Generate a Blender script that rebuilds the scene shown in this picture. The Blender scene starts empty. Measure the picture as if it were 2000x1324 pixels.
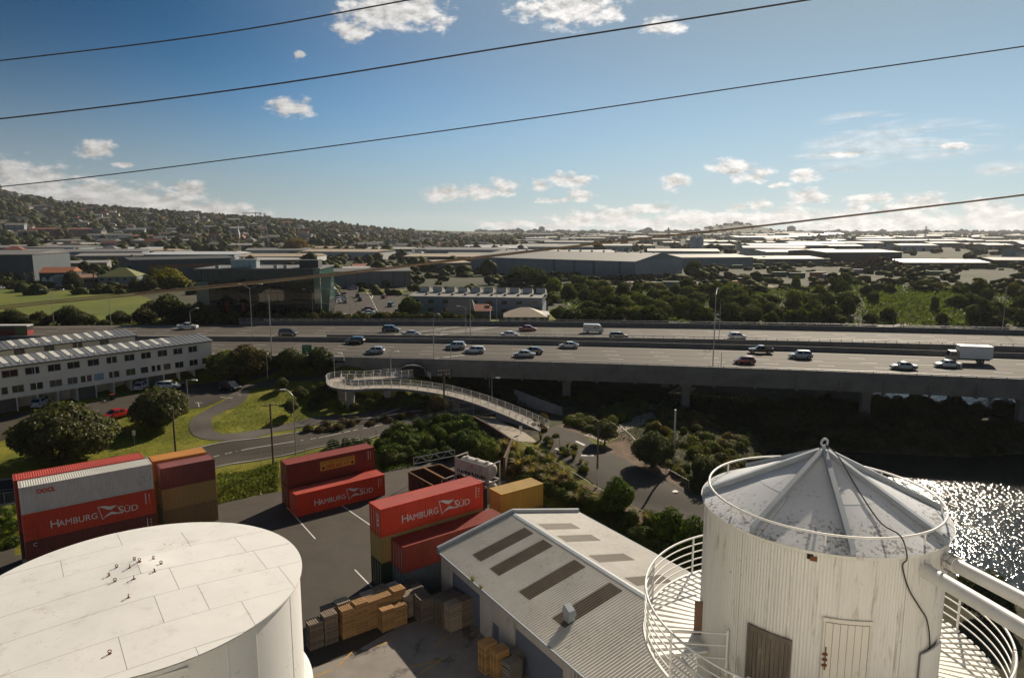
import bpy, bmesh, math, random
import numpy as np
from mathutils import Vector, Matrix
from mathutils.geometry import delaunay_2d_cdt
R = math.radians
rnd = random.Random(7)

# ---------------------------------------------------------------- camera
scene = bpy.context.scene
COL = scene.collection
FPX, HZ, CAMZ = 1340.0, 455.0, 35.0          # focal length in pixels of the 2000 px wide photograph, horizon row, eye height
PITCH = math.atan((662 - HZ) / FPX)
cam_data = bpy.data.cameras.new('camera')
cam_data.sensor_width = 36.0
cam_data.lens = 36.0 * FPX / 2000.0
cam_data.clip_start = 0.2
cam_data.clip_end = 30000
cam = bpy.data.objects.new('camera', cam_data)
COL.objects.link(cam)
cam.location = (0, 0, CAMZ)
cam.rotation_euler = (math.pi / 2 - PITCH, 0, 0)
scene.camera = cam

# ---------------------------------------------------------------- sun and sky
SUN_EL, SUN_AZ = 29.5, 28.0                  # degrees; azimuth clockwise from +Y (the view direction)
SKY_STRENGTH = 0.05
sun_data = bpy.data.lights.new('sun', 'SUN')
sun_data.energy = 5.0
sun_data.angle = R(0.53)
sun_data.color = (1.0, 0.87, 0.69)
sun = bpy.data.objects.new('sun', sun_data)
COL.objects.link(sun)
sun.rotation_euler = (R(90 - SUN_EL), 0, R(180 - SUN_AZ))
scene.view_settings.view_transform = 'Standard'
scene.view_settings.look = 'None'
scene.view_settings.exposure = 0.43
scene.view_settings.gamma = 1.0
scene.cycles.max_bounces = 6
scene.cycles.diffuse_bounces = 2
scene.cycles.glossy_bounces = 3
scene.cycles.transmission_bounces = 4
scene.cycles.transparent_max_bounces = 8
scene.cycles.volume_bounces = 0
scene.cycles.caustics_reflective = False
scene.cycles.caustics_refractive = False
scene.cycles.sample_clamp_indirect = 4.0

def azel(u, v):
    """photograph pixel -> azimuth, elevation (radians) of that direction"""
    x, a = (u - 1000) / FPX, (v - 662) / FPX
    dx, dy, dz = x, math.cos(PITCH) - a * math.sin(PITCH), -math.sin(PITCH) - a * math.cos(PITCH)
    return math.atan2(dx, dy), math.atan2(dz, math.hypot(dx, dy))

def build_world():
    w = bpy.data.worlds.new('World'); scene.world = w; w.use_nodes = True
    nt = w.node_tree; N = nt.nodes; L = nt.links; N.clear()
    out = N.new('ShaderNodeOutputWorld'); bg = N.new('ShaderNodeBackground')
    sky = N.new('ShaderNodeTexSky'); sky.sky_type = 'NISHITA'; sky.sun_disc = False
    sky.sun_elevation = R(SUN_EL); sky.sun_rotation = R(SUN_AZ)
    sky.altitude = 400; sky.air_density = 0.62; sky.dust_density = 0.12; sky.ozone_density = 3.0
    bg.inputs[1].default_value = SKY_STRENGTH
    tc = N.new('ShaderNodeTexCoord')
    sep = N.new('ShaderNodeSeparateXYZ'); L.new(tc.outputs['Generated'], sep.inputs[0])
    def math_(op, a=None, b=None, c=None, clamp=False):
        n = N.new('ShaderNodeMath'); n.operation = op; n.use_clamp = clamp
        for i, s in enumerate((a, b, c)):
            if s is None: continue
            if isinstance(s, (int, float)): n.inputs[i].default_value = s
            else: L.new(s, n.inputs[i])
        return n.outputs[0]
    def vec_(op, a, b=None, c=None):
        n = N.new('ShaderNodeVectorMath'); n.operation = op
        for i, s in enumerate((a, b, c)):
            if s is None: continue
            if isinstance(s, (tuple, list)): n.inputs[i].default_value = s
            else: L.new(s, n.inputs[i])
        return n
    az = math_('ARCTAN2', sep.outputs[0], sep.outputs[1])
    el = math_('ARCSINE', sep.outputs[2])
    cmb = N.new('ShaderNodeCombineXYZ'); L.new(az, cmb.inputs[0]); L.new(el, cmb.inputs[1])
    P0 = cmb.outputs[0]
    # billow noise that frays the outline of every cloud
    def noise(scale, detail, vec, rough=0.6, out='Fac', dist=0.0):
        n = N.new('ShaderNodeTexNoise'); n.inputs['Scale'].default_value = scale; n.inputs['Detail'].default_value = detail
        n.inputs['Roughness'].default_value = rough; n.inputs['Distortion'].default_value = dist
        L.new(vec, n.inputs['Vector']); return n.outputs[out]
    stretch = vec_('MULTIPLY', P0, (1.0, 1.9, 1.0)).outputs[0]
    wn = noise(14.0, 3.0, stretch, 0.6, 'Color')
    warp = vec_('MULTIPLY', vec_('SUBTRACT', wn, (0.5, 0.5, 0.5)).outputs[0], (0.055, 0.024, 0.0)).outputs[0]
    P1 = vec_('ADD', P0, warp).outputs[0]
    n1 = noise(38.0, 6.0, stretch, 0.62)
    lit = vec_('ADD', stretch, (0.006, 0.012, 0.0)).outputs[0]
    n2 = noise(38.0, 6.0, lit, 0.62)
    # cumulus puffs: photograph position and half sizes in pixels
    puffs = [(760,20,105,42),(690,62,48,22),(820,18,60,40),(1110,15,100,38),(1190,25,30,24),(1300,50,46,17),
             (565,208,42,17),(585,112,16,10),(185,292,42,17),(240,322,22,6),
             (60,362,110,42),(180,392,140,36),(300,402,130,28),(410,408,90,18),(30,345,60,28),(370,370,35,13),(480,420,60,10),
             (875,380,52,16),(935,375,48,16),(985,366,36,17),(1112,350,46,14),(1050,360,20,10),(1130,383,34,13),(1085,392,34,7),
             (1318,358,34,14),(1420,325,50,17),(1470,338,42,15),(1580,338,38,15),(1580,386,44,15),(1480,402,30,11),(1440,410,24,9),
             (1700,385,60,8),(1790,395,52,20),(1740,408,30,13),(1680,404,34,13),(1930,415,70,26),(1850,285,34,8),(1655,297,44,9),
             (1190,425,80,20),(1130,432,70,14),(1260,432,70,12),(1350,425,60,14),(1420,432,80,14),(1500,430,70,16),(1560,425,60,20),
             (1660,430,90,20),(1760,432,90,22),(1860,432,90,22),(1960,440,90,24),(1010,438,80,8),(1080,442,90,10),(2060,420,90,30),
             (1270,408,60,7),(1330,445,200,10),(1700,446,300,13),(1520,360,26,6),(2150,400,90,26),(-90,370,110,30),(2130,250,60,18),(-200,300,60,18)]
    acc = None
    for (u, v, hu, hv) in puffs:
        hu, hv = hu * 1.2, hv * 1.35
        a0, e0 = azel(u, v); a1, _ = azel(u + hu, v); _, e1 = azel(u, v - hv)
        sx, sy = 1 / max(abs(a1 - a0), 1e-3), 1 / max(abs(e1 - e0), 1e-3)
        q = vec_('MULTIPLY_ADD', P1, (sx, sy, 0), (-a0 * sx, -e0 * sy, 0)).outputs[0]
        d = vec_('DOT_PRODUCT', q, q).outputs['Value']
        acc = d if acc is None else math_('MINIMUM', acc, d)
    body = math_('SUBTRACT', 1.0, math_('SQRT', acc))
    f = math_('ADD', body, math_('MULTIPLY', math_('SUBTRACT', n1, 0.52), 2.1))
    # the rest of the sky, out of the frame: the same scattered fair-weather cumulus
    n3 = noise(5.0, 5.0, vec_('MULTIPLY', P0, (1.0, 2.6, 1.0)).outputs[0], 0.55)
    aside = math_('MULTIPLY', math_('GREATER_THAN', math_('ABSOLUTE', az), 0.75), 1.0)
    g = math_('SUBTRACT', math_('MULTIPLY', n3, 4.0), 2.45)
    f = math_('MAXIMUM', f, math_('SUBTRACT', g, math_('MULTIPLY', math_('SUBTRACT', 1.0, aside), 20.0)))
    mr = N.new('ShaderNodeMapRange'); mr.interpolation_type = 'SMOOTHSTEP'
    L.new(f, mr.inputs[0]); mr.inputs[1].default_value = -0.02; mr.inputs[2].default_value = 0.62
    dens = mr.outputs[0]
    # thin high streaks on the right
    sv = N.new('ShaderNodeMapping'); sv.inputs['Rotation'].default_value = (0, 0, R(-13)); sv.inputs['Scale'].default_value = (3.0, 42.0, 1.0)
    L.new(P0, sv.inputs['Vector'])
    st = noise(1.6, 6.0, sv.outputs[0], 0.62, 'Fac', 0.6)
    smask = None
    for (u, v, hu, hv) in [(1800,275,190,45),(1650,300,120,40),(1680,240,100,26),(1960,330,70,18),(2120,290,160,60)]:
        a0, e0 = azel(u, v); a1, _ = azel(u + hu, v); _, e1 = azel(u, v - hv)
        sx, sy = 1 / abs(a1 - a0), 1 / abs(e1 - e0)
        q = vec_('MULTIPLY_ADD', P0, (sx, sy, 0), (-a0 * sx, -e0 * sy, 0)).outputs[0]
        d = math_('SUBTRACT', 1.0, vec_('DOT_PRODUCT', q, q).outputs['Value'], clamp=True)
        smask = d if smask is None else math_('MAXIMUM', smask, d)
    ms = N.new('ShaderNodeMapRange'); L.new(st, ms.inputs[0]); ms.inputs[1].default_value = 0.40; ms.inputs[2].default_value = 0.66
    streak = math_('MULTIPLY', math_('MULTIPLY', ms.outputs[0], smask), 1.0)
    dens = math_('MAXIMUM', dens, streak)
    # cloud brightness: billows lit from the sun's side, grey towards the base, brighter near the sun
    shade = math_('ADD', math_('MULTIPLY', math_('SUBTRACT', n1, n2), 2.6), 0.62, clamp=True)
    sd = Vector((math.sin(R(SUN_AZ)) * math.cos(R(SUN_EL)), math.cos(R(SUN_AZ)) * math.cos(R(SUN_EL)), math.sin(R(SUN_EL))))
    cosang = vec_('DOT_PRODUCT', tc.outputs['Generated'], tuple(sd)).outputs['Value']
    near = math_('POWER', math_('MAXIMUM', cosang, 0.0), 5.0)
    lum = math_('MULTIPLY', math_('ADD', math_('MULTIPLY', shade, 0.55), 0.45), math_('ADD', math_('MULTIPLY', near, 9.0), 9.5))
    cc = N.new('ShaderNodeCombineColor')
    L.new(math_('MULTIPLY', lum, 1.03), cc.inputs[0]); L.new(lum, cc.inputs[1]); L.new(math_('MULTIPLY', lum, 0.97), cc.inputs[2])
    mix = N.new('ShaderNodeMix'); mix.data_type = 'RGBA'
    L.new(math_('MULTIPLY', dens, 0.97), mix.inputs[0])
    gm = N.new('ShaderNodeHueSaturation'); gm.inputs['Saturation'].default_value = 1.25; gm.inputs['Value'].default_value = 1.0
    L.new(sky.outputs[0], gm.inputs['Color'])
    ramp = N.new('ShaderNodeMapRange'); ramp.interpolation_type = 'SMOOTHSTEP'; L.new(cosang, ramp.inputs[0])
    ramp.inputs[1].default_value = 0.40; ramp.inputs[2].default_value = 0.9; ramp.inputs[3].default_value = 0.62; ramp.inputs[4].default_value = 1.35
    tint = vec_('MULTIPLY', gm.outputs[0], (0.32, 1.06, 1.06)).outputs[0]
    deep = N.new('ShaderNodeVectorMath'); deep.operation = 'SCALE'; L.new(tint, deep.inputs[0]); zen = N.new('ShaderNodeMapRange'); zen.interpolation_type = 'SMOOTHSTEP'; L.new(el, zen.inputs[0]); zen.inputs[1].default_value = 0.12; zen.inputs[2].default_value = 0.30; zen.inputs[3].default_value = 1.0; zen.inputs[4].default_value = 0.7
    L.new(math_('MULTIPLY', ramp.outputs[0], zen.outputs[0]), deep.inputs['Scale'])
    wf = N.new('ShaderNodeMapRange'); wf.interpolation_type = 'SMOOTHSTEP'; L.new(cosang, wf.inputs[0]); wf.inputs[1].default_value = 0.60; wf.inputs[2].default_value = 1.05; wf.inputs[4].default_value = 0.62
    wm = N.new('ShaderNodeMix'); wm.data_type = 'RGBA'; L.new(wf.outputs[0], wm.inputs[0]); L.new(deep.outputs[0], wm.inputs[6]); wm.inputs[7].default_value = (6.9, 7.7, 7.5, 1)
    # pale low haze all round the horizon
    hzf = math_('MULTIPLY', math_('POWER', 2.718, math_('MULTIPLY', math_('MULTIPLY', el, el), -52.0)), 0.90)
    hc = N.new('ShaderNodeCombineColor'); hl = math_('ADD', math_('MULTIPLY', near, 6.0), 5.6)
    L.new(math_('MULTIPLY', hl, 0.88), hc.inputs[0]); L.new(hl, hc.inputs[1]); L.new(math_('MULTIPLY', hl, 1.03), hc.inputs[2])
    hm = N.new('ShaderNodeMix'); hm.data_type = 'RGBA'; L.new(hzf, hm.inputs[0]); L.new(wm.outputs[2], hm.inputs[6]); L.new(hc.outputs[0], hm.inputs[7])
    L.new(hm.outputs[2], mix.inputs[6]); L.new(cc.outputs[0], mix.inputs[7])
    L.new(mix.outputs[2], bg.inputs[0]); L.new(bg.outputs[0], out.inputs[0])
build_world()
scene.world.cycles.sampling_method = 'MANUAL'
scene.world.cycles.sample_map_resolution = 256

# ---------------------------------------------------------------- helpers
def px(u, v, z=0.0):
    """where the sight line through photograph pixel (u, v) meets the level z"""
    x, a = (u - 1000) / FPX, (v - 662) / FPX
    dy, dz = math.cos(PITCH) - a * math.sin(PITCH), -math.sin(PITCH) - a * math.cos(PITCH)
    t = (z - CAMZ) / dz
    return Vector((x * t, dy * t, z))

def pxd(u, v, Y):
    """the point on the sight line at ground distance Y"""
    x, a = (u - 1000) / FPX, (v - 662) / FPX
    dy, dz = math.cos(PITCH) - a * math.sin(PITCH), -math.sin(PITCH) - a * math.cos(PITCH)
    t = Y / dy
    return Vector((x * t, Y, CAMZ + dz * t))

class MB:
    """collects faces; build() links them as one mesh object"""
    def __init__(s): s.v = []; s.f = []; s.m = []
    def add(s, vs, fs, mi=0):
        o = len(s.v); s.v.extend(vs); s.f.extend([tuple(i + o for i in q) for q in fs]); s.m.extend([mi] * len(fs)); return s
    def box(s, x0, x1, y0, y1, z0, z1, mi=0, rot=0.0, c=(0, 0)):
        p = [(x0,y0,z0),(x1,y0,z0),(x1,y1,z0),(x0,y1,z0),(x0,y0,z1),(x1,y0,z1),(x1,y1,z1),(x0,y1,z1)]
        if rot:
            ca, sa = math.cos(rot), math.sin(rot)
            p = [(c[0] + (x - c[0]) * ca - (y - c[1]) * sa, c[1] + (x - c[0]) * sa + (y - c[1]) * ca, z) for x, y, z in p]
        return s.add(p, [(0,3,2,1),(4,5,6,7),(0,1,5,4),(1,2,6,5),(2,3,7,6),(3,0,4,7)], mi)
    def hexa(s, p, mi=0):
        return s.add([tuple(q) for q in p], [(0,3,2,1),(4,5,6,7),(0,1,5,4),(1,2,6,5),(2,3,7,6),(3,0,4,7)], mi)
    def prism(s, poly, z0, z1, mi=0):
        n = len(poly); zz0 = z0 if callable(z0) else (lambda x, y: z0); zz1 = z1 if callable(z1) else (lambda x, y: z1)
        vs = [(x, y, zz0(x, y)) for x, y in poly] + [(x, y, zz1(x, y)) for x, y in poly]
        fs = [tuple(range(n - 1, -1, -1)), tuple(range(n, 2 * n))] + [(i, (i + 1) % n, (i + 1) % n + n, i + n) for i in range(n)]
        return s.add(vs, fs, mi)
    def tube(s, path, r, n=6, mi=0, closed=False, r1=None):
        pts = [Vector(p) for p in path]; m = len(pts); rings = []
        prev = None
        for i in range(m):
            a = pts[(i - 1) % m] if (closed or i > 0) else pts[i]; b = pts[(i + 1) % m] if (closed or i < m - 1) else pts[i]
            t = (b - a).normalized()
            if prev is None:
                up = Vector((0, 0, 1)) if abs(t.z) < 0.95 else Vector((1, 0, 0))
                prev = t.cross(up).normalized()
            e1 = (prev - t * prev.dot(t)).normalized(); prev = e1; e2 = t.cross(e1)
            rr = r if r1 is None else r + (r1 - r) * i / max(1, m - 1)
            rings.append([tuple(pts[i] + (e1 * math.cos(2 * math.pi * k / n) + e2 * math.sin(2 * math.pi * k / n)) * rr) for k in range(n)])
        vs = [p for q in rings for p in q]; fs = []
        for i in range(m if closed else m - 1):
            j = (i + 1) % m
            for k in range(n): fs.append((i * n + k, i * n + (k + 1) % n, j * n + (k + 1) % n, j * n + k))
        if not closed: fs += [tuple(range(n - 1, -1, -1)), tuple((m - 1) * n + k for k in range(n))]
        return s.add(vs, fs, mi)
    def lathe(s, prof, n=32, c=(0, 0), mi=0, a0=0.0, a1=2 * math.pi):
        full = abs(a1 - a0 - 2 * math.pi) < 1e-6; cols = n if full else n + 1; k = len(prof); vs = []
        for i in range(cols):
            t = a0 + (a1 - a0) * i / n
            for r, z in prof: vs.append((c[0] + r * math.cos(t), c[1] + r * math.sin(t), z))
        fs = []
        for i in range(n):
            j = (i + 1) % cols
            for q in range(k - 1): fs.append((i * k + q, j * k + q, j * k + q + 1, i * k + q + 1))
        return s.add(vs, fs, mi)
    def mesh(s, name, mats, smooth=None):
        me = bpy.data.meshes.new(name); me.from_pydata(s.v, [], s.f)
        for m in (mats if isinstance(mats, (list, tuple)) else [mats]): me.materials.append(m)
        if any(s.m): me.polygons.foreach_set('material_index', s.m)
        if smooth is not None:
            me.polygons.foreach_set('use_smooth', [True] * len(me.polygons)); me.set_sharp_from_angle(angle=R(smooth))
        me.update(); return me
    def build(s, name, mats, parent=None, loc=(0,0,0), rz=0.0, smooth=None):
        return link(name, s.mesh(name, mats, smooth), parent, loc, rz)

def link(name, me, parent=None, loc=(0,0,0), rz=0.0):
    o = bpy.data.objects.new(name, me); COL.objects.link(o)
    o.location = loc; o.rotation_euler = (0, 0, rz)
    if parent is not None: o.parent = parent
    return o

def tag(o, label, cat, group=None, kind=None):
    if label: o['label'] = label
    if cat: o['category'] = cat
    if group: o['group'] = group
    if kind: o['kind'] = kind
    return o

def thing(name, label, cat, loc=(0,0,0), rz=0.0, group=None):
    o = bpy.data.objects.new(name, None); COL.objects.link(o)
    o.location = loc; o.rotation_euler = (0, 0, rz); o.empty_display_size = 0.3
    return tag(o, label, cat, group)

def copy_tree(o, parent=None):
    c = o.copy(); COL.objects.link(c); c.parent = parent
    for ch in list(o.children): copy_tree(ch, c)
    return c

def struct(o): o['kind'] = 'structure'; return o

# ---------------------------------------------------------------- materials
def mat(name, col, rough=0.75, var=0.18, scale=1.5, bump=0.0, bscale=None, metal=0.0, spec=0.4, objcol=False, world=False, stains=0.0,
        stain_col=(0.05, 0.04, 0.03), stain_scale=0.6, stain_sharp=0.12, stretch=None, coat=0.0, rvar=0.0):
    m = bpy.data.materials.new(name); m.use_nodes = True
    nt = m.node_tree; N = nt.nodes; L = nt.links; b = N['Principled BSDF']
    b.inputs['Roughness'].default_value = rough; b.inputs['Metallic'].default_value = metal
    b.inputs['Specular IOR Level'].default_value = spec
    if coat: b.inputs['Coat Weight'].default_value = coat; b.inputs['Coat Roughness'].default_value = 0.08
    if world:
        g = N.new('ShaderNodeNewGeometry'); vec = g.outputs['Position']
    else:
        t = N.new('ShaderNodeTexCoord'); vec = t.outputs['Object']
    if stretch:
        mp = N.new('ShaderNodeMapping'); mp.inputs['Scale'].default_value = stretch; L.new(vec, mp.inputs['Vector']); vec2 = mp.outputs[0]
    else: vec2 = vec
    n = N.new('ShaderNodeTexNoise'); n.inputs['Scale'].default_value = scale; n.inputs['Detail'].default_value = 5; n.inputs['Roughness'].default_value = 0.65
    L.new(vec2, n.inputs['Vector'])
    mr = N.new('ShaderNodeMapRange'); L.new(n.outputs['Fac'], mr.inputs[0]); mr.inputs[1].default_value = 0.25; mr.inputs[2].default_value = 0.75
    mr.inputs[3].default_value = 1 - var; mr.inputs[4].default_value = 1 + var
    mx = N.new('ShaderNodeMix'); mx.data_type = 'RGBA'; mx.blend_type = 'MULTIPLY'; mx.inputs[0].default_value = 1.0
    if objcol:
        oi = N.new('ShaderNodeObjectInfo'); L.new(oi.outputs['Color'], mx.inputs[6])
    else: mx.inputs[6].default_value = (*col, 1)
    L.new(mr.outputs[0], mx.inputs[7])
    cur = mx.outputs[2]
    if stains:
        sn = N.new('ShaderNodeTexNoise'); sn.inputs['Scale'].default_value = stain_scale; sn.inputs['Detail'].default_value = 8; sn.inputs['Roughness'].default_value = 0.7
        L.new(vec2, sn.inputs['Vector'])
        sr = N.new('ShaderNodeMapRange'); L.new(sn.outputs['Fac'], sr.inputs[0]); sr.inputs[1].default_value = 0.56; sr.inputs[2].default_value = 0.56 + stain_sharp
        sr.inputs[3].default_value = 0; sr.inputs[4].default_value = stains
        m2 = N.new('ShaderNodeMix'); m2.data_type = 'RGBA'; L.new(sr.outputs[0], m2.inputs[0]); L.new(cur, m2.inputs[6]); m2.inputs[7].default_value = (*stain_col, 1)
        cur = m2.outputs[2]
    L.new(cur, b.inputs['Base Color'])
    if rvar:
        rr = N.new('ShaderNodeMapRange'); L.new(n.outputs['Fac'], rr.inputs[0]); rr.inputs[1].default_value = .3; rr.inputs[2].default_value = .7
        rr.inputs[3].default_value = rough - rvar; rr.inputs[4].default_value = min(1, rough + rvar); L.new(rr.outputs[0], b.inputs['Roughness'])
    if bump:
        bn = N.new('ShaderNodeTexNoise'); bn.inputs['Scale'].default_value = bscale or scale * 6; bn.inputs['Detail'].default_value = 4; L.new(vec2, bn.inputs['Vector'])
        bp = N.new('ShaderNodeBump'); bp.inputs['Strength'].default_value = bump; bp.inputs['Distance'].default_value = 0.05
        L.new(bn.outputs['Fac'], bp.inputs['Height']); L.new(bp.outputs[0], b.inputs['Normal'])
    return m

def leaf_mat(name, objcol=True, col=(0.05, 0.09, 0.02), trans=0.34, gloss=0.06):
    m = bpy.data.materials.new(name); m.use_nodes = True; nt = m.node_tree; N = nt.nodes; L = nt.links; N.clear()
    out = N.new('ShaderNodeOutputMaterial'); d = N.new('ShaderNodeBsdfDiffuse'); t = N.new('ShaderNodeBsdfTranslucent'); g = N.new('ShaderNodeBsdfGlossy')
    oi = N.new('ShaderNodeObjectInfo'); geo = N.new('ShaderNodeNewGeometry'); n = N.new('ShaderNodeTexNoise')
    n.inputs['Scale'].default_value = 0.9; n.inputs['Detail'].default_value = 3; L.new(geo.outputs['Position'], n.inputs['Vector'])
    ri = N.new('ShaderNodeMath'); ri.operation = 'MULTIPLY_ADD'; L.new(geo.outputs['Random Per Island'], ri.inputs[0]); ri.inputs[1].default_value = 0.75; ri.inputs[2].default_value = 0.6
    nr = N.new('ShaderNodeMath'); nr.operation = 'MULTIPLY_ADD'; L.new(n.outputs['Fac'], nr.inputs[0]); nr.inputs[1].default_value = 1.7; nr.inputs[2].default_value = 0.4
    mu = N.new('ShaderNodeMath'); mu.operation = 'MULTIPLY'; L.new(ri.outputs[0], mu.inputs[0]); L.new(nr.outputs[0], mu.inputs[1])
    mx = N.new('ShaderNodeMix'); mx.data_type = 'RGBA'; mx.blend_type = 'MULTIPLY'; mx.inputs[0].default_value = 1
    if objcol: L.new(oi.outputs['Color'], mx.inputs[6])
    else: mx.inputs[6].default_value = (*col, 1)
    L.new(mu.outputs[0], mx.inputs[7])
    tw = N.new('ShaderNodeMix'); tw.data_type = 'RGBA'; tw.blend_type = 'MULTIPLY'; tw.inputs[0].default_value = 1
    L.new(mx.outputs[2], tw.inputs[6]); tw.inputs[7].default_value = (1.5, 1.55, 0.6, 1)
    L.new(mx.outputs[2], d.inputs[0]); L.new(tw.outputs[2], t.inputs[0])
    g.inputs['Roughness'].default_value = 0.5; g.inputs[0].default_value = (0.35, 0.33, 0.25, 1)
    a = N.new('ShaderNodeMixShader'); a.inputs[0].default_value = trans; L.new(d.outputs[0], a.inputs[1]); L.new(t.outputs[0], a.inputs[2])
    c = N.new('ShaderNodeMixShader'); c.inputs[0].default_value = gloss; L.new(a.outputs[0], c.inputs[1]); L.new(g.outputs[0], c.inputs[2])
    L.new(c.outputs[0], out.inputs[0]); return m

def two_tone(name, a, b, scale, rough=0.95, detail=6, lo=0.42, hi=0.62, extra=None, bump=0.0):
    m = bpy.data.materials.new(name); m.use_nodes = True; nt = m.node_tree; N = nt.nodes; L = nt.links; p = N['Principled BSDF']
    p.inputs['Roughness'].default_value = rough; p.inputs['Specular IOR Level'].default_value = 0.2
    g = N.new('ShaderNodeNewGeometry'); n = N.new('ShaderNodeTexNoise'); n.inputs['Scale'].default_value = scale; n.inputs['Detail'].default_value = detail
    n.inputs['Roughness'].default_value = 0.7
    L.new(g.outputs['Position'], n.inputs['Vector'])
    mr = N.new('ShaderNodeMapRange'); L.new(n.outputs['Fac'], mr.inputs[0]); mr.inputs[1].default_value = lo; mr.inputs[2].default_value = hi
    mx = N.new('ShaderNodeMix'); mx.data_type = 'RGBA'; L.new(mr.outputs[0], mx.inputs[0]); mx.inputs[6].default_value = (*a, 1); mx.inputs[7].default_value = (*b, 1)
    n2 = N.new('ShaderNodeTexNoise'); n2.inputs['Scale'].default_value = 3.0; n2.inputs['Detail'].default_value = 6; n2.inputs['Roughness'].default_value = 0.75; L.new(g.outputs['Position'], n2.inputs['Vector'])
    m3 = N.new('ShaderNodeMapRange'); L.new(n2.outputs['Fac'], m3.inputs[0]); m3.inputs[1].default_value = .3; m3.inputs[2].default_value = .7; m3.inputs[3].default_value = .6; m3.inputs[4].default_value = 1.4
    m2 = N.new('ShaderNodeMix'); m2.data_type = 'RGBA'; m2.blend_type = 'MULTIPLY'; m2.inputs[0].default_value = 1
    L.new(mx.outputs[2], m2.inputs[6]); L.new(m3.outputs[0], m2.inputs[7]); L.new(m2.outputs[2], p.inputs['Base Color'])
    if bump:
        bp = N.new('ShaderNodeBump'); bp.inputs['Strength'].default_value = bump; bp.inputs['Distance'].default_value = 0.2
        L.new(n2.outputs['Fac'], bp.inputs['Height']); L.new(bp.outputs[0], p.inputs['Normal'])
    return m

def specks(m, scale, lo, hi, col, amount=.8):
    """small spots of rust, chips or dirt over a finished material"""
    nt = m.node_tree; N = nt.nodes; L = nt.links; b = N['Principled BSDF']; base = b.inputs['Base Color'].links[0].from_socket
    g = N.new('ShaderNodeNewGeometry'); v = N.new('ShaderNodeTexNoise'); v.inputs['Scale'].default_value = scale; v.inputs['Detail'].default_value = 5; v.inputs['Roughness'].default_value = .7; L.new(g.outputs['Position'], v.inputs['Vector'])
    w = N.new('ShaderNodeTexNoise'); w.inputs['Scale'].default_value = scale * .09; w.inputs['Detail'].default_value = 2; L.new(g.outputs['Position'], w.inputs['Vector'])
    a = N.new('ShaderNodeMath'); a.operation = 'MULTIPLY_ADD'; L.new(w.outputs['Fac'], a.inputs[0]); a.inputs[1].default_value = .4; L.new(v.outputs['Fac'], a.inputs[2])
    r = N.new('ShaderNodeMapRange'); L.new(a.outputs[0], r.inputs[0]); r.inputs[1].default_value = lo; r.inputs[2].default_value = hi; r.inputs[4].default_value = amount
    mx = N.new('ShaderNodeMix'); mx.data_type = 'RGBA'; L.new(r.outputs[0], mx.inputs[0]); L.new(base, mx.inputs[6]); mx.inputs[7].default_value = (*col, 1); L.new(mx.outputs[2], b.inputs['Base Color']); return m
MT = {}
MT['asphalt'] = mat('asphalt', (0.054, 0.043, 0.032), 0.8, 0.22, 0.35, 0.15, 30, world=True, stains=0.55, stain_col=(0.025, 0.023, 0.021), stain_scale=0.22, stain_sharp=0.1)
MT['road'] = mat('road_asphalt', (0.062, 0.053, 0.043), 0.85, 0.18, 0.3, 0.1, 20, world=True, spec=0.15, stains=.4, stain_col=(.035, .03, .025), stain_scale=.25)
MT['motorway'] = mat('motorway_asphalt', (0.085, 0.073, 0.06), 0.8, 0.14, 0.5, 0.1, 12, world=True, spec=0.16, stretch=(0.05, 1.6, 1.0), stains=0.25, stain_col=(0.045, 0.04, 0.036), stain_scale=0.9, stain_sharp=0.3)
MT['path'] = mat('path_asphalt', (0.07, 0.058, 0.05), 0.85, 0.2, 0.5, 0.1, world=True)
MT['concrete'] = mat('concrete', (0.27, 0.25, 0.225), 0.85, 0.2, 0.8, 0.1, world=True, stains=0.4, stain_col=(0.12, 0.11, 0.1), stain_scale=0.5, stain_sharp=0.3)
MT['slab'] = mat('yard_concrete', (0.22, 0.195, 0.17), 0.8, 0.2, 0.5, 0.1, world=True, stains=0.8, stain_col=(0.07, 0.06, 0.055), stain_scale=0.33, stain_sharp=0.06)
MT['viaduct'] = mat('viaduct_concrete', (0.155, 0.15, 0.143), 0.88, 0.25, 0.35, 0.05, world=True, stains=0.6, stain_col=(0.07, 0.07, 0.072), stain_scale=0.3, stain_sharp=0.25)
MT['line'] = mat('line_paint', (0.62, 0.6, 0.56), 0.7, 0.25, 2.0, world=True, stains=0.6, stain_col=(0.12, 0.11, 0.1), stain_scale=1.2, stain_sharp=0.2)
MT['yline'] = mat('yellow_line_paint', (0.42, 0.25, 0.04), 0.75, 0.3, 2.0, world=True, stains=0.7, stain_col=(0.08, 0.07, 0.05), stain_scale=1.0, stain_sharp=0.2)
MT['galv'] = mat('galvanised_steel', (0.42, 0.42, 0.42), 0.45, 0.15, 2.0, metal=0.6)
MT['dark_metal'] = mat('dark_steel', (0.06, 0.06, 0.06), 0.6, 0.2, 2.0, metal=0.3)
MT['white_steel'] = mat('white_painted_steel', (0.72, 0.71, 0.68), 0.45, 0.1, 3.0)
MT['wood_pole'] = mat('pole_timber', (0.10, 0.075, 0.055), 0.9, 0.3, 2.0, 0.2, stretch=(4, 4, 0.3))
MT['wire'] = mat('wire_dark', (0.035, 0.03, 0.028), 0.5, 0.1, 5.0)
MT['wire_aged'] = mat('wire_aged', (0.13, 0.095, 0.065), 0.6, 0.1, 5.0)
MT['glass'] = mat('window_glass', (0.02, 0.022, 0.025), 0.06, 0.1, 1.0, spec=0.7)
MT['car_glass'] = mat('car_glass', (0.012, 0.014, 0.016), 0.05, 0.05, 1.0, spec=0.8)
MT['paint'] = mat('car_paint', (1, 1, 1), 0.3, 0.04, 0.8, objcol=True, coat=0.8)
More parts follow.
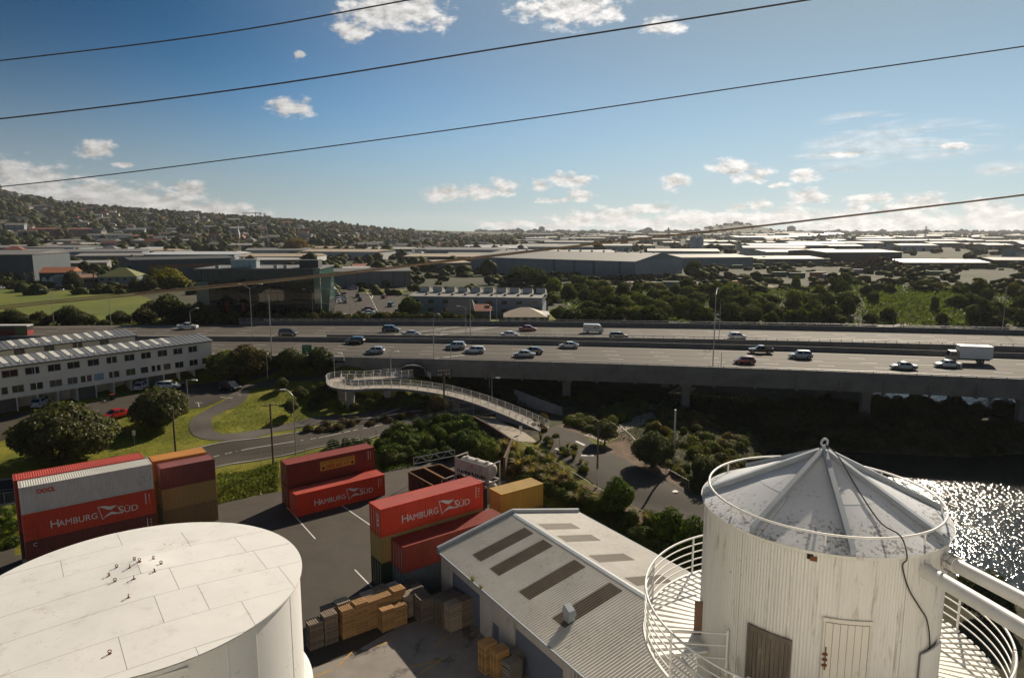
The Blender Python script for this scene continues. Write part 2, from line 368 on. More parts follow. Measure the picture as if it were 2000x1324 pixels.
MT['tyre'] = mat('tyre_rubber', (0.015, 0.015, 0.015), 0.8, 0.1)
MT['rim'] = mat('wheel_rim', (0.4, 0.4, 0.42), 0.3, 0.1, metal=0.8)
MT['lamp_glass'] = mat('headlight', (0.7, 0.7, 0.72), 0.12, 0.05, spec=0.7)
MT['tail'] = mat('tail_light', (0.3, 0.01, 0.01), 0.2, 0.05)
MT['tint'] = mat('matt_paint', (1, 1, 1), 0.7, 0.16, 0.6, objcol=True)
MT['iron'] = mat('painted_iron_sheet', (1, 1, 1), 0.42, 0.16, 0.45, objcol=True, spec=0.5)
MT['leaf'] = leaf_mat('leaves', trans=0.4)
MT['leaf_far'] = leaf_mat('leaves_far', trans=0.3, gloss=0.03)
MT['bark'] = mat('bark', (0.09, 0.07, 0.055), 0.95, 0.3, 3.0, 0.3)
MT['grass'] = two_tone('grass_turf', (0.095, 0.105, 0.007), (0.185, 0.17, 0.015), 0.22, bump=0.25)
MT['field'] = two_tone('sports_field', (0.085, 0.11, 0.014), (0.13, 0.14, 0.02), 0.03, bump=0.1)
MT['rust'] = mat('rusty_iron', (0.15, 0.06, 0.022), 0.9, 0.4, 1.5, 0.2, stains=0.6, stain_col=(0.05, 0.025, 0.015), stain_scale=1.0)
MT['black'] = mat('shade_and_scrawl_black', (0.012, 0.012, 0.012), 0.95, 0.1)  # black stands in for unlit hollows; also colours the scrawls
MT['mulch'] = two_tone('bark_mulch', (0.10, 0.068, 0.045), (0.17, 0.12, 0.085), 0.8, lo=.35, hi=.65, bump=.3)
MT['litter_path'] = mat('pale_concrete_path', (0.34, 0.29, 0.235), 0.9, 0.15, 0.6, world=True)
# ---------------------------------------------------------------- terrain
def sstep(a, b, x):
    t = np.clip((x - a) / (b - a), 0, 1); return t * t * (3 - 2 * t)

CPS_PX = [(-100,1050,1.0),(0,1000,1.2),(15,960,1.8),(420,905,1.9),(480,935,0.9),(560,905,1.6),(640,870,2.0),(760,835,2.0),(860,815,2.2),(930,822,2.3),
 (0,880,3.5),(100,890,3.4),(250,870,3.2),(330,870,3.0),(0,830,4.6),(100,800,5.2),(220,800,5),(300,770,5.3),(380,760,5.3),(440,755,5.3),(400,820,3.9),
 (400,850,3.2),(500,760,5.3),(520,800,4),(600,800,3.2),(540,840,2.6),(680,810,2.8),(700,790,3.2),(620,760,4.5),(600,740,6),(520,735,6.2),(560,715,7.6),
 (480,715,7.2),(640,730,7.2),(700,735,7.0),(760,733,7.2),(810,733,7.2),(680,712,8.4),(500,700,8.6),(-50,790,5.3),(50,780,5.4),(-150,800,5.3),(-150,900,3.5),
 (840,760,4.5),(900,770,2.5),(960,790,2.2),(1000,760,2.2),(1100,770,2),(1100,800,2.2),(1200,770,1.8),(1250,810,1.8),(1300,780,1.2),(1400,800,.6),
 (1500,840,-.3),(1480,900,.2),(1420,870,1.2),(1350,850,1.6),(1300,830,1.8),(1150,900,2.1),(1080,850,2.2),(1250,940,2.0),(1330,900,1.9),(1400,950,1.2),
 (1200,1000,1.2),(1330,1020,.8),(1000,860,2.2),(1010,900,1.2),(1100,960,1.2),(1040,930,1.0),(1250,1060,.5),(850,850,1.8),(900,840,2.1),(780,870,1.4),
 (740,900,.6),(1600,810,-.6),(1750,810,-.8),(1900,820,-.8),(2100,850,-.8),(1640,790,-.8),(1900,1190,0),(2000,1250,.2),(2100,1200,0),(1700,1300,0)]
CPS = [tuple(px(u, v, z)) for u, v, z in CPS_PX]
CPS += [(-60,150,9.1),(-60,175,9.1),(-100,145,9.1),(-100,170,9.1),(-140,150,9.1),(-140,172,9.1),(-40,150,8.6),(-40,175,9.0),(-20,172,8.6),(0,188,8),(-20,190,8.4),(-60,190,8.6),(-100,188,8.6),
        (-10,150,4),(10,150,2.2),(10,172,4),(35,150,1.2),(40,172,3),(60,150,0),(80,130,-.8),(60,175,0),(-75,137,8.0),(-110,135,7),(30,192,6),(-150,120,6),(-40,20,0),(30,20,0),(60,40,0),(-60,50,0)]
CPA = np.array(CPS)
YARD = [(-75,8),(-75,62),(-57,74)] + [tuple(px(u, v, 0))[:2] for u, v in [(30,1085),(420,985),(530,962),(720,930),(860,890),(960,915),(1060,985),(1115,1010),(1420,1190)]] + [(26,45),(26,8)]
WATER = [tuple(px(u, v, -2))[:2] for u, v in [(1990,1185),(1850,1130),(1600,1050),(1470,950),(1495,878),(1700,884),(1880,893)]] + \
        [(90,112),(96,122),(96,132),(93,138),(86,146),(80,156),(84,164),(96,172),(120,180),(160,186),(260,196),(300,60),(90,50)]
def poly_dist(poly, X, Y):
    """signed distance, negative inside"""
    P = np.array(poly); n = len(P); d = np.full(X.shape, 1e18); inside = np.zeros(X.shape, bool)
    for i in range(n):
        a, b = P[i], P[(i + 1) % n]; e = b - a; w0, w1 = X - a[0], Y - a[1]
        t = np.clip((w0 * e[0] + w1 * e[1]) / (e @ e), 0, 1)
        d = np.minimum(d, (w0 - e[0] * t) ** 2 + (w1 - e[1] * t) ** 2)
        c = ((a[1] <= Y) & (b[1] > Y)) | ((b[1] <= Y) & (a[1] > Y))
        xi = a[0] + (Y - a[1]) / (e[1] if e[1] else 1e-9) * e[0]
        inside ^= c & (X < xi)
    return np.where(inside, -np.sqrt(d), np.sqrt(d))
RIDGE_U = np.array([-400,-250,-120,0,60,100,200,300,400,500,600,700,800,900,1000,1200,2600.])
RIDGE_V = np.array([400,372,368,379,390,398,411,416,423,430,438,444.5,449,452,453.5,455,455.])
def zfar(X, Y):
    X = np.asarray(X, float); Y = np.asarray(Y, float); Ys = np.maximum(Y, 50.0)
    b = X / Ys; U = 1000 + b * FPX * 1.01
    base = 7.5 + 0.0035 * np.clip(Y - 200, 0, 2500)
    base = base - sstep(42, 85, X) * (1 - sstep(190, 300, Y)) * 7.0
    v = np.interp(U, RIDGE_U, RIDGE_V); Yr = np.interp(U, [-400, 650, 1000, 2600], [2300, 2200, 4200, 5200])
    slope = (455 - v) / FPX * 0.985
    zr = CAMZ + slope * Yr
    z = base + (zr - base) * sstep(0.28, 1.0, Y / Yr) ** np.where(U < 700, 1.0, 1.4)
    z = np.where(Y > Yr, zr - (zr - 20) * 0.5 * sstep(Yr, Yr + 2500, Y), z)
    cx, cy = 0.325 * 4300, 4300.0
    r = np.hypot((X - cx) / 190, (Y - cy) / 260)
    z = z + 52 * np.exp(-np.maximum(r - 0.45, 0) ** 2 / 0.35)
    return z
def znear(X, Y):
    num = np.zeros(X.shape); den = np.zeros(X.shape)
    for (x, y, z) in CPA:
        w = 1.0 / ((X - x) ** 2 + (Y - y) ** 2 + 2.0) ** 1.9
        num += w * z; den += w
    z = num / den
    d = poly_dist(YARD, X, Y); z = -0.12 + (z + 0.12) * sstep(0.3, 3.5, d)
    return z
xs = np.concatenate([-np.geomspace(132, 9000, 46)[::-1], np.arange(-130.5, 141, 1.5), np.geomspace(143, 9000, 46)])
ys = np.concatenate([np.array([-60, -40, -20, -5, 4]), np.arange(8, 231, 1.5), np.geomspace(233, 9500, 96)])
GX, GY = np.meshgrid(xs, ys)
nearmask = (np.abs(GX) < 260) & (GY < 260)
GZ = zfar(GX, GY)
zn = znear(GX[nearmask], GY[nearmask])
wn_ = sstep(188, 212, GY[nearmask]); GZ[nearmask] = zn * (1 - wn_) + GZ[nearmask] * wn_
wd = poly_dist(WATER, GX[nearmask], GY[nearmask])
GZ[nearmask] = -3.4 + (GZ[nearmask] + 3.4) * sstep(-2.5, 3.0, wd)
from bisect import bisect_right
XL, YL, ZL = xs.tolist(), ys.tolist(), GZ.tolist()
def hz(x, y):
    i = min(max(bisect_right(XL, x) - 1, 0), len(XL) - 2); j = min(max(bisect_right(YL, y) - 1, 0), len(YL) - 2)
    tx = (x - XL[i]) / (XL[i + 1] - XL[i]); ty = (y - YL[j]) / (YL[j + 1] - YL[j]); a, b = ZL[j], ZL[j + 1]
    return (a[i] * (1 - tx) + a[i + 1] * tx) * (1 - ty) + (b[i] * (1 - tx) + b[i + 1] * tx) * ty
def gp(u, v):
    """photograph pixel -> first point where its sight line meets the modelled ground"""
    x, a = (u - 1000) / FPX, (v - 662) / FPX
    dy, dz = math.cos(PITCH) - a * math.sin(PITCH), -math.sin(PITCH) - a * math.cos(PITCH)
    y0, y = 20.0, 20.0
    while y < 8500:
        if CAMZ + dz * y / dy < hz(x * y / dy, y): break
        y0 = y; y = y * 1.008 + .1
    for _ in range(14):
        m = (y0 + y) / 2
        if CAMZ + dz * m / dy < hz(x * m / dy, m): y = m
        else: y0 = m
    return Vector((x * y / dy, y, hz(x * y / dy, y)))
def build_ground():
    nx, ny = len(xs), len(ys)
    V = np.stack([GX, GY, GZ], -1).reshape(-1, 3)
    idx = np.arange(nx * ny).reshape(ny, nx)
    F = np.stack([idx[:-1, :-1], idx[:-1, 1:], idx[1:, 1:], idx[1:, :-1]], -1).reshape(-1, 4)
    me = bpy.data.meshes.new('ground'); me.from_pydata(V.tolist(), [], F.tolist())
    cen = V[F].mean(1); cx, cy = cen[:, 0], cen[:, 1]
    mi = np.zeros(len(F), int)
    mi[cy > 232] = 1
    under = (cy > 108) & (cy < 195) & (cx > -12) & (cx < 140)
    mi[under] = 2
    mi[(cx > 20) & (cy < 118)] = 2
    mi[(cx > 15) & (cy > 188)] = 1
    me.materials.append(MT['grass']); me.materials.append(MT['farland']); me.materials.append(MT['soil'])
    me.polygons.foreach_set('material_index', mi.tolist()); me.polygons.foreach_set('use_smooth', [True] * len(F)); me.update()
    return struct(link('ground', me))
MT['farland'] = two_tone('town_ground', (0.03, 0.04, 0.012), (0.075, 0.07, 0.045), 0.012, detail=8)
MT['soil'] = two_tone('bank_soil', (0.035, 0.032, 0.018), (0.06, 0.06, 0.028), 0.4)
build_ground()

def sheet(name, poly, m, dz=0.03, step=1.5, zf=None, parent=None, kind='structure', thick=None):
    """a thin sheet with the outline poly (world x, y) draped over the ground"""
    zf = zf or hz
    P = [Vector((p[0], p[1])) for p in poly]
    dense = []
    for i, a in enumerate(P):
        b = P[(i + 1) % len(P)]; n = max(1, int((b - a).length / step))
        dense += [a + (b - a) * (k / n) for k in range(n)]
    nb = len(dense); X0, X1 = min(p.x for p in P), max(p.x for p in P); Y0, Y1 = min(p.y for p in P), max(p.y for p in P)
    gx, gy = np.meshgrid(np.arange(X0 + step / 2, X1, step), np.arange(Y0 + step / 2, Y1, step))
    if gx.size:
        d = poly_dist([tuple(p) for p in P], gx, gy); keep = d < -step * 0.35
        dense += [Vector((float(a), float(b))) for a, b in zip(gx[keep], gy[keep])]
    vo, eo, fo, *_ = delaunay_2d_cdt(dense, [(i, (i + 1) % nb) for i in range(nb)], [], 1, 1e-4)
    mb = MB(); mb.add([(v.x, v.y, zf(v.x, v.y) + dz) for v in vo], [tuple(f) for f in fo])
    o = mb.build(name, m, parent, smooth=40)
    # faces up
    me = o.data
    if len(me.polygons) and sum(p.normal.z for p in me.polygons) < 0: me.flip_normals()
    if kind: o['kind'] = kind
    return o

def smooth_poly(pts, n=5, closed=False):
    """Catmull-Rom through the points"""
    P = [Vector(p) for p in pts]; out = []; m = len(P)
    for i in range(m if closed else m - 1):
        p0 = P[(i - 1) % m] if closed or i > 0 else P[i]; p1 = P[i]; p2 = P[(i + 1) % m]; p3 = P[(i + 2) % m] if closed or i + 2 < m else P[(i + 1) % m]
        for k in range(n):
            t = k / n
            out.append(0.5 * ((2 * p1) + (p2 - p0) * t + (2 * p0 - 5 * p1 + 4 * p2 - p3) * t * t + (3 * p1 - p0 - 3 * p2 + p3) * t ** 3))
    if not closed: out.append(P[-1])
    return out
def ribbon(pts, w):
    """left and right outline of a strip of width w along pts -> polygon"""
    P = [Vector((p[0], p[1])) for p in pts]; l, r = [], []
    for i, p in enumerate(P):
        a = P[max(0, i - 1)]; b = P[min(len(P) - 1, i + 1)]; t = (b - a).normalized(); n = Vector((-t.y, t.x)) * (w / 2)
        l.append(p + n); r.append(p - n)
    return l + r[::-1]
def g2(u, v): p = gp(u, v); return (p.x, p.y)

# water of the inlet
def water_mat():
    m = bpy.data.materials.new('inlet_water'); m.use_nodes = True; nt = m.node_tree; N = nt.nodes; L = nt.links; b = N['Principled BSDF']
    b.inputs['Base Color'].default_value = (0.018, 0.02, 0.017, 1); b.inputs['Roughness'].default_value = 0.085; b.inputs['IOR'].default_value = 1.33
    g = N.new('ShaderNodeNewGeometry'); mp = N.new('ShaderNodeMapping'); mp.inputs['Scale'].default_value = (1.0, 0.75, 1); mp.inputs['Rotation'].default_value = (0, 0, R(25)); L.new(g.outputs['Position'], mp.inputs[0])
    n1 = N.new('ShaderNodeTexNoise'); n1.inputs['Scale'].default_value = 2.3; n1.inputs['Detail'].default_value = 1.5; n1.inputs['Roughness'].default_value = .6; L.new(mp.outputs[0], n1.inputs['Vector'])
    n2 = N.new('ShaderNodeTexNoise'); n2.inputs['Scale'].default_value = 0.09; n2.inputs['Detail'].default_value = 3; L.new(g.outputs['Position'], n2.inputs['Vector'])
    mr = N.new('ShaderNodeMapRange'); L.new(n2.outputs['Fac'], mr.inputs[0]); mr.inputs[1].default_value = .35; mr.inputs[2].default_value = .6; mr.inputs[3].default_value = .45; mr.inputs[4].default_value = 1.0
    bp = N.new('ShaderNodeBump'); bp.inputs['Distance'].default_value = 0.16; L.new(mr.outputs[0], bp.inputs['Strength']); L.new(n1.outputs['Fac'], bp.inputs['Height']); L.new(bp.outputs[0], b.inputs['Normal'])
    return m
MT['water'] = water_mat()
MB().add([(30,48,-2),(320,48,-2),(320,230,-2),(30,230,-2)], [(0,1,2,3)]).build('water', MT['water'])['kind'] = 'structure'

# ---------------------------------------------------------------- yard, roads, paths
sheet('yard', YARD, MT['asphalt'], 0.0, 4.0, zf=lambda x, y: 0.0)
slab = [tuple(px(u, v, 0))[:2] for u, v in [(600,1330),(598,1290),(760,1252),(830,1320),(950,1420),(700,1500)]]
# pale concrete apron in the near yard with an asphalt band round it
ap = [tuple(px(u, v, 0))[:2] for u, v in [(598,1310),(682,1278),(775,1225),(905,1180),(960,1240),(1120,1420),(800,1600),(560,1500)]]
sheet('concrete_apron', ap, MT['slab'], 0.006, 3.0, zf=lambda x, y: 0.0)
for a, b in [((560,990),(616,1052)),((665,985),(723,1025)),((693,1112),(726,1146)),((485,930),(510,965))]:
    p, q = px(*a, 0), px(*b, 0)
    sheet('bay_marking', ribbon([p, q], 0.14), MT['line'], 0.008, 2.0, zf=lambda x, y: 0.0)
for a, b in [((660,1300),(690,1270)),((600,1325),(650,1308)),((735,1262),(765,1250)),((800,1303),(868,1287)),((850,1262),(875,1240)),((820,1315),(865,1287))]:
    p, q = px(*a, 0), px(*b, 0)
    sheet('yard_marking', ribbon([p, q], 0.12), MT['yline'], 0.013, 2.0, zf=lambda x, y: 0.0)

# street along the fence, bending away under the ramp
road_pts = smooth_poly([g2(-260,990), g2(-60,968), g2(120,945), g2(300,915), g2(450,888), g2(560,868), g2(680,846), g2(770,826), g2(850,808), g2(930,800), g2(990,790)], 6)
sheet('street', ribbon(road_pts, 7.5), MT['road'], 0.05, 1.2)
def side_line(pts, off, w, name='kerb', m=None, dz=0.055, h=None):
    l = ribbon(pts, abs(off) * 2); n = len(l) // 2; edge = l[:n] if off > 0 else l[n:][::-1]
    if h is None: return sheet(name, ribbon(edge, w), m or MT['line'], dz, 1.2)
    mb = MB()
    for a, b in zip(edge[:-1], edge[1:]):
        t = (b - a).normalized(); nn = Vector((-t.y, t.x)) * (w / 2)
        q = [a - nn, b - nn, b + nn, a + nn]
        mb.hexa([(p.x, p.y, hz(p.x, p.y) - 0.1) for p in q] + [(p.x, p.y, hz(p.x, p.y) + h) for p in q])
    return struct(mb.build(name, m or MT['concrete']))
side_line(road_pts, 3.9, 0.25, 'kerb', MT['concrete'], h=0.13)
side_line(road_pts, -3.9, 0.25, 'kerb', MT['concrete'], h=0.13)
side_line(road_pts, 0.6, 0.12, 'centre_line', MT['line'], 0.06)
# looped footpath round the lawn
loop = smooth_poly([g2(445,740), g2(470,765), g2(455,785), g2(425,800), g2(398,815), g2(392,835), g2(415,852), g2(470,852), g2(530,840), g2(590,828), g2(660,816), g2(740,808), g2(800,800)], 6)
sheet('footpath', ribbon(loop, 3.3), MT['path'], 0.055, 0.9)
up = smooth_poly([g2(440,757), g2(500,755), g2(560,742), g2(620,738), g2(660,740)], 6)
sheet('footpath', ribbon(up, 3.0), MT['path'], 0.06, 0.9)
up2 = smooth_poly([g2(490,742), g2(530,728), g2(560,715)], 5)
sheet('footpath', ribbon(up2, 2.2), MT['path'], 0.058, 0.9)
# car park in front of the flats
park = [g2(-150,862), g2(0,862), g2(60,840), g2(180,835), g2(270,806), g2(345,800), g2(400,795), g2(445,776), g2(470,757), g2(430,744), g2(370,752), g2(300,765), g2(150,790), g2(0,815), g2(-150,835)]
sheet('car_park', park, MT['road'], 0.045, 1.2)
for a, b in [((245,815),(258,803)),((20,858),(36,850)),((430,776),(455,778)),((381,787),(395,787)),((387,787),(389,795)),((196,778),(206,784)),((445,766),(470,772))]:
    p, q = g2(*a), g2(*b); sheet('bay_marking', ribbon([p, q], 0.13), MT['line'], 0.065, 2.0)
# access road on the reserve
acc = [g2(1035,848), g2(1085,832), g2(1140,850), g2(1180,880), g2(1215,895), g2(1275,925), g2(1345,960), g2(1400,985), g2(1480,1030), g2(1520,1100), g2(1400,1060), g2(1290,1010), g2(1225,985), g2(1160,945), g2(1090,895)]
sheet('access_road', acc, MT['road'], 0.05, 1.2)
sheet('footpath', [g2(1140,850), g2(1205,832), g2(1245,812), g2(1280,803), g2(1292,812), g2(1262,827), g2(1215,843), g2(1180,866)], MT['litter_path'], 0.06, 1.0)
sheet('footpath', [g2(930,822), g2(960,815), g2(1025,845), g2(1050,865), g2(1010,862)], MT['litter_path'], 0.055, 1.0)
sheet('footpath', [g2(1255,800), g2(1300,770), g2(1330,752), g2(1360,758), g2(1340,775), g2(1300,802)], MT['litter_path'], 0.055, 1.0)
sheet('mulch_bed', [g2(1180,880), g2(1185,868), g2(1215,845), g2(1300,880), g2(1330,925), g2(1390,950), g2(1345,962), g2(1275,928), g2(1215,896)], MT['mulch'], 0.04, 1.2)
sheet('mulch_bed', [g2(1085,832), g2(1100,828), g2(1180,862), g2(1150,855)], MT['mulch'], 0.04, 1.2)
sheet('mulch_bed', [g2(1160,950), g2(1225,988), g2(1290,1013), g2(1400,1063), g2(1380,1075), g2(1270,1030), g2(1190,990), g2(1120,940)], MT['mulch'], 0.045, 1.2)
for a, b in [((1085,876),(1106,884)),((1125,862),(1142,870)),((1135,890),(1160,890))]:
    p, q = g2(*a), g2(*b); sheet('road_marking', ribbon([p, q], 0.5), MT['line'], 0.065, 2.0)
cov = gp(1318,960)
mb = MB().lathe([(0.001,0.03),(0.42,0.03),(0.42,0.0)], 20); tag(mb.build('manhole_cover', mat('worn_iron', (0.4,0.38,0.35), 0.5, 0.2), loc=(cov.x, cov.y, cov.z + 0.05)), 'round pale manhole cover in the access road by the silo', 'manhole')

# ---------------------------------------------------------------- motorway
Q = -5.35e-4
yN = lambda x: Q * x * x - 0.1491 * x + 136.66
yNF = lambda x: Q * x * x - 0.1153 * x + 158.14
yMF = lambda x: Q * x * x - 0.0795 * x + 162.71
yF = lambda x: Q * x * x - 0.0671 * x + 185.06
yNP = lambda x: yN(x) - 3.6
ZN, ZF_ = 9.3, 10.0
XA, XB = -190, 250
def lane_sheet(name, fa, fb, sa, sb, z, m, x0=XA, x1=XB, st=3.0):
    n = int((x1 - x0) / st) + 1; vs, fs = [], []
    for i in range(n):
        x = x0 + (x1 - x0) * i / (n - 1); a, b = fa(x), fb(x)
        vs += [(x, a + (b - a) * sa, z), (x, a + (b - a) * sb, z)]
    for i in range(n - 1): fs.append((2 * i, 2 * i + 2, 2 * i + 3, 2 * i + 1))
    return struct(MB().add(vs, fs).build(name, m, smooth=60))
tones = [MT['motorway']] + [mat('motorway_worn_%d' % k, (c, c * .87, c * .73), .8, .16, .5, .1, 12, world=True, spec=.16, stretch=(.05, 1.6, 1), stains=.3, stain_col=(.05, .043, .036), stain_scale=.9, stain_sharp=.3) for k, c in enumerate((.07, .096, .058))]
def carriageway(fa, fb, z):
    # wheel tracks polished darker, lane middles paler
    n, ns = 150, 34; mb = MB(); vs = []
    for i in range(n):
        x = XA + (XB - XA) * i / (n - 1); a, b = fa(x), fb(x); vs += [(x, a + (b - a) * q / ns, z) for q in range(ns + 1)]
    mb.v = vs; r = random.Random(int(z * 10)); tone = [r.choices((0, 1, 2, 3), (4, 3, 2, 2))[0] for _ in range(ns)]
    for i in range(n - 1):
        for q in range(ns): mb.f.append((i * (ns + 1) + q, (i + 1) * (ns + 1) + q, (i + 1) * (ns + 1) + q + 1, i * (ns + 1) + q + 1)); mb.m.append(tone[q])
    struct(mb.build('motorway', tones, smooth=60))
carriageway(yNP, yNF, ZN); carriageway(yMF, yF, ZF_)
for fa, fb, z in ((yN, yNF, ZN), (yMF, yF, ZF_)):
    lane_sheet('edge_line', fa, fb, 0.075, 0.084, z + 0.006, MT['line'])
    lane_sheet('edge_line', fa, fb, 0.915, 0.924, z + 0.006, MT['line'])
    for s in (0.28, 0.49, 0.70):
        mb = MB(); x = -120.0
        while x < 150:
            a, b = fa(x), fb(x); a2, b2 = fa(x + 3), fb(x + 3); w = 0.0035
            mb.add([(x, a + (b - a) * (s - w), z + .006), (x + 3, a2 + (b2 - a2) * (s - w), z + .006), (x + 3, a2 + (b2 - a2) * (s + w), z + .006), (x, a + (b - a) * (s + w), z + .006)], [(0,1,2,3)])
            x += 10.0
        struct(mb.build('lane_line', MT['line']))
# expansion joints where the bridge begins
for x, m in ((-28, 'line'), (-20.5, 'line'), (-18.2, 'concrete'), (-17.2, 'line')):
    a, b = (x - 4, yMF(x) + .8), (x + 14, yF(x) - 2.2)
    sheet('expansion_joint', ribbon([a, b], 0.28), MT[m], 0.009, 4, zf=lambda x, y: ZF_)
a, b = (-16, yN(-16) + .8), (-9, yN(-9) + 7); sheet('expansion_joint', ribbon([a, b], 0.3), MT['line'], 0.009, 4, zf=lambda x, y: ZN)

def barrier(name, label, f, z, h, w, off, xa, xb, pitch=7.0, rail=None, railside=0):
    """concrete safety barrier in cast panels, with an optional steel rail on posts along its top"""
    t = thing(name, label, 'barrier')
    x = xa; mbp = MB()
    while x < xb:
        x2 = min(x + pitch - 0.04, xb)
        q = [(x, f(x) + off), (x2, f(x2) + off), (x2, f(x2) + off + w), (x, f(x) + off + w)]
        dz = rnd.uniform(-0.01, 0.01)
        mb = MB(); mb.hexa([(a, b, z - 0.05) for a, b in q] + [(q[0][0], q[0][1] + w * .22, z + h + dz), (q[1][0], q[1][1] + w * .22, z + h + dz), (q[2][0], q[2][1] - w * .22, z + h + dz), (q[3][0], q[3][1] - w * .22, z + h + dz)])
        mb.build('panel', MT['viaduct'], t)
        x += pitch
    if rail:
        pts = [(x, f(x) + off + w / 2 + railside, z + h + rail) for x in np.arange(xa, xb, 3.0)]
        MB().tube(pts, 0.07, 6).build('rail', MT['galv'], t, smooth=50)
        mb = MB()
        for x in np.arange(xa, xb, 2.3): mb.box(x - .05, x + .05, f(x) + off + w / 2 - .05 + railside, f(x) + off + w / 2 + .05 + railside, z + h - .02, z + h + rail)
        o = mb.build('rail_posts', MT['galv'], t); o['kind'] = 'stuff'
    return t
barrier('motorway_barrier', 'concrete parapet along the near edge of the viaduct above the creek', yNP, ZN, 0.85, 0.5, -0.5, -34, 150, rail=0.22)
barrier('motorway_barrier', 'low dark barrier along the near carriageway of the motorway by the green sign', yNP, ZN, 0.75, 0.3, -0.3, -110, -34.2, rail=None)
barrier('motorway_barrier', 'dark concrete wall behind the near carriageway, below the median rail', yNF, ZN, 1.05, 0.45, 0.0, -130, 150)
barrier('motorway_barrier', 'median barrier with a steel rail on posts, in front of the far carriageway', yMF, ZF_, 0.62, 0.45, -0.5, -45, 150, rail=0.5)
barrier('motorway_barrier', 'grey concrete parapet with a rail on the far side of the motorway', yF, ZF_, 1.25, 0.5, 0.0, -75, 160, rail=0.45)

# viaduct: deck slabs, girders in panels, piers
via = thing('viaduct', 'grey concrete motorway viaduct on hammerhead piers over the creek', 'viaduct')
def deck(fa, fb, z, x0, x1, name):
    n = 40; vs, fs = [], []
    for i in range(n + 1):
        x = x0 + (x1 - x0) * i / n; a, b = fa(x) - .5, fb(x) + .5
        vs += [(x, a, z - .06), (x, b, z - .06), (x, b, z - .36), (x, a, z - .36)]
    for i in range(n):
        for k in range(4): fs.append((4 * i + k, 4 * i + 4 + k, 4 * i + 4 + (k + 1) % 4, 4 * i + (k + 1) % 4))
    MB().add(vs, fs).build(name, MT['viaduct'], via)
deck(yNP, yNF, ZN, -34, 200, 'deck_slab'); deck(yMF, yF, ZF_, -22, 200, 'deck_slab')
x = -34.0
while x < 150:
    x2 = x + 7.2
    for (f, off, z, fl) in ((yNP, -0.35, ZN, 1), (yF, .1, ZF_, -1), (yNF, -.2, ZN, -1), (yMF, 0, ZF_, 1)):
        tint = rnd.uniform(0, 1)
        q = [(x + .05, f(x) + off), (x2 - .05, f(x2) + off), (x2 - .05, f(x2) + off + .35), (x + .05, f(x) + off + .35)]
        if f is yNP:
            mb = MB(); mb.hexa([(a, b - .12, z - 1.18) for a, b in q] + [(a, b - .12, z - .37) for a, b in q]); o = mb.build('girder_panel', MT['viaduct'], via)
            mb = MB(); mb.hexa([(a, b + .18, z - 2.75) for a, b in q] + [(a, b + .18, z - 1.24) for a, b in q]); mb.build('girder_panel', MT['concrete'] if rnd.random() < .12 else MT['viaduct'], via)
            mb = MB(); mb.box(x2 - .22, x2 + .22, f(x2) + off - .3, f(x2) + off + .1, z - 2.95, z - .5); mb.build('rib', MT['viaduct'], via)
        else:
            mb = MB(); mb.hexa([(a, b, z - 1.9) for a, b in q] + [(a, b, z - .37) for a, b in q]); mb.build('girder_panel', MT['viaduct'], via)
    x = x2
for k in range(1, 5):   # inner girders, in shade
    mb = MB(); n = 30
    for i in range(n):
        xa_, xb_ = -30 + 200 * i / n, -30 + 200 * (i + 1) / n
        for fa, fb, z in ((yN, yNF, ZN), (yMF, yF, ZF_)):
            ya, yb = fa(xa_) + (fb(xa_) - fa(xa_)) * k / 5, fa(xb_) + (fb(xb_) - fa(xb_)) * k / 5
            mb.hexa([(xa_, ya, z - 1.9), (xb_, yb, z - 1.9), (xb_, yb + .5, z - 1.9), (xa_, ya + .5, z - 1.9), (xa_, ya, z - .37), (xb_, yb, z - .37), (xb_, yb + .5, z - .37), (xa_, ya + .5, z - .37)])
    mb.build('girder', MT['viaduct'], via)
for x in (11, 34, 66, 91, 118):
    for fa, fb, z in ((yN, yNF, ZN), (yMF, yF, ZF_)):
        for s in (0.02, 0.80):
            y = fa(x) + (fb(x) - fa(x)) * s; g = hz(x, y) - 1.0
            mb = MB()
            prof = [(.8, g), (.8, z - 4.2), (1.7, z - 2.6), (1.7, z - 1.95)]
            for (w0, z0), (w1, z1) in zip(prof[:-1], prof[1:]):
                mb.hexa([(x - w0, y - .55, z0), (x + w0, y - .55, z0), (x + w0, y + .55 + (w0 - .8), z0), (x - w0, y + .55 + (w0 - .8), z0), (x - w1, y - .55, z1), (x + w1, y - .55, z1), (x + w1, y + .55 + (w1 - .8), z1), (x - w1, y + .55 + (w1 - .8), z1)])
            mb.build('pier', MT['viaduct'], via)
# abutment at the left end
MB().prism([(-36, yNP(-36) - .1), (-32, yNP(-32) - .1), (-24, yF(-24)), (-28, yF(-28))], 2.0, ZN - .4).build('abutment', MT['viaduct'], via)
# ---------------------------------------------------------------- text and clipping helpers
def text_mesh(name, s, size, m, parent, origin, ex, ey, depth=0.012, sx=1.0, bold=0.0):
    """flat lettering: baseline start at origin, ex along the line, ey up, in the parent's space"""
    cu = bpy.data.curves.new(name, 'FONT'); cu.body = s; cu.size = size; cu.extrude = depth; cu.offset = bold; cu.resolution_u = 4
    t = bpy.data.objects.new(name, cu); COL.objects.link(t)
    bpy.context.view_layer.update()
    me = bpy.data.meshes.new_from_object(t.evaluated_get(bpy.context.evaluated_depsgraph_get()))
    bpy.data.objects.remove(t)
    ex, ey = Vector(ex).normalized(), Vector(ey).normalized(); ez = ex.cross(ey)
    M = Matrix(((ex.x * sx, ey.x, ez.x, origin[0]), (ex.y * sx, ey.y, ez.y, origin[1]), (ex.z * sx, ey.z, ez.z, origin[2]), (0, 0, 0, 1)))
    me.transform(M); me.materials.clear(); me.materials.append(m)
    return link(name, me, parent)
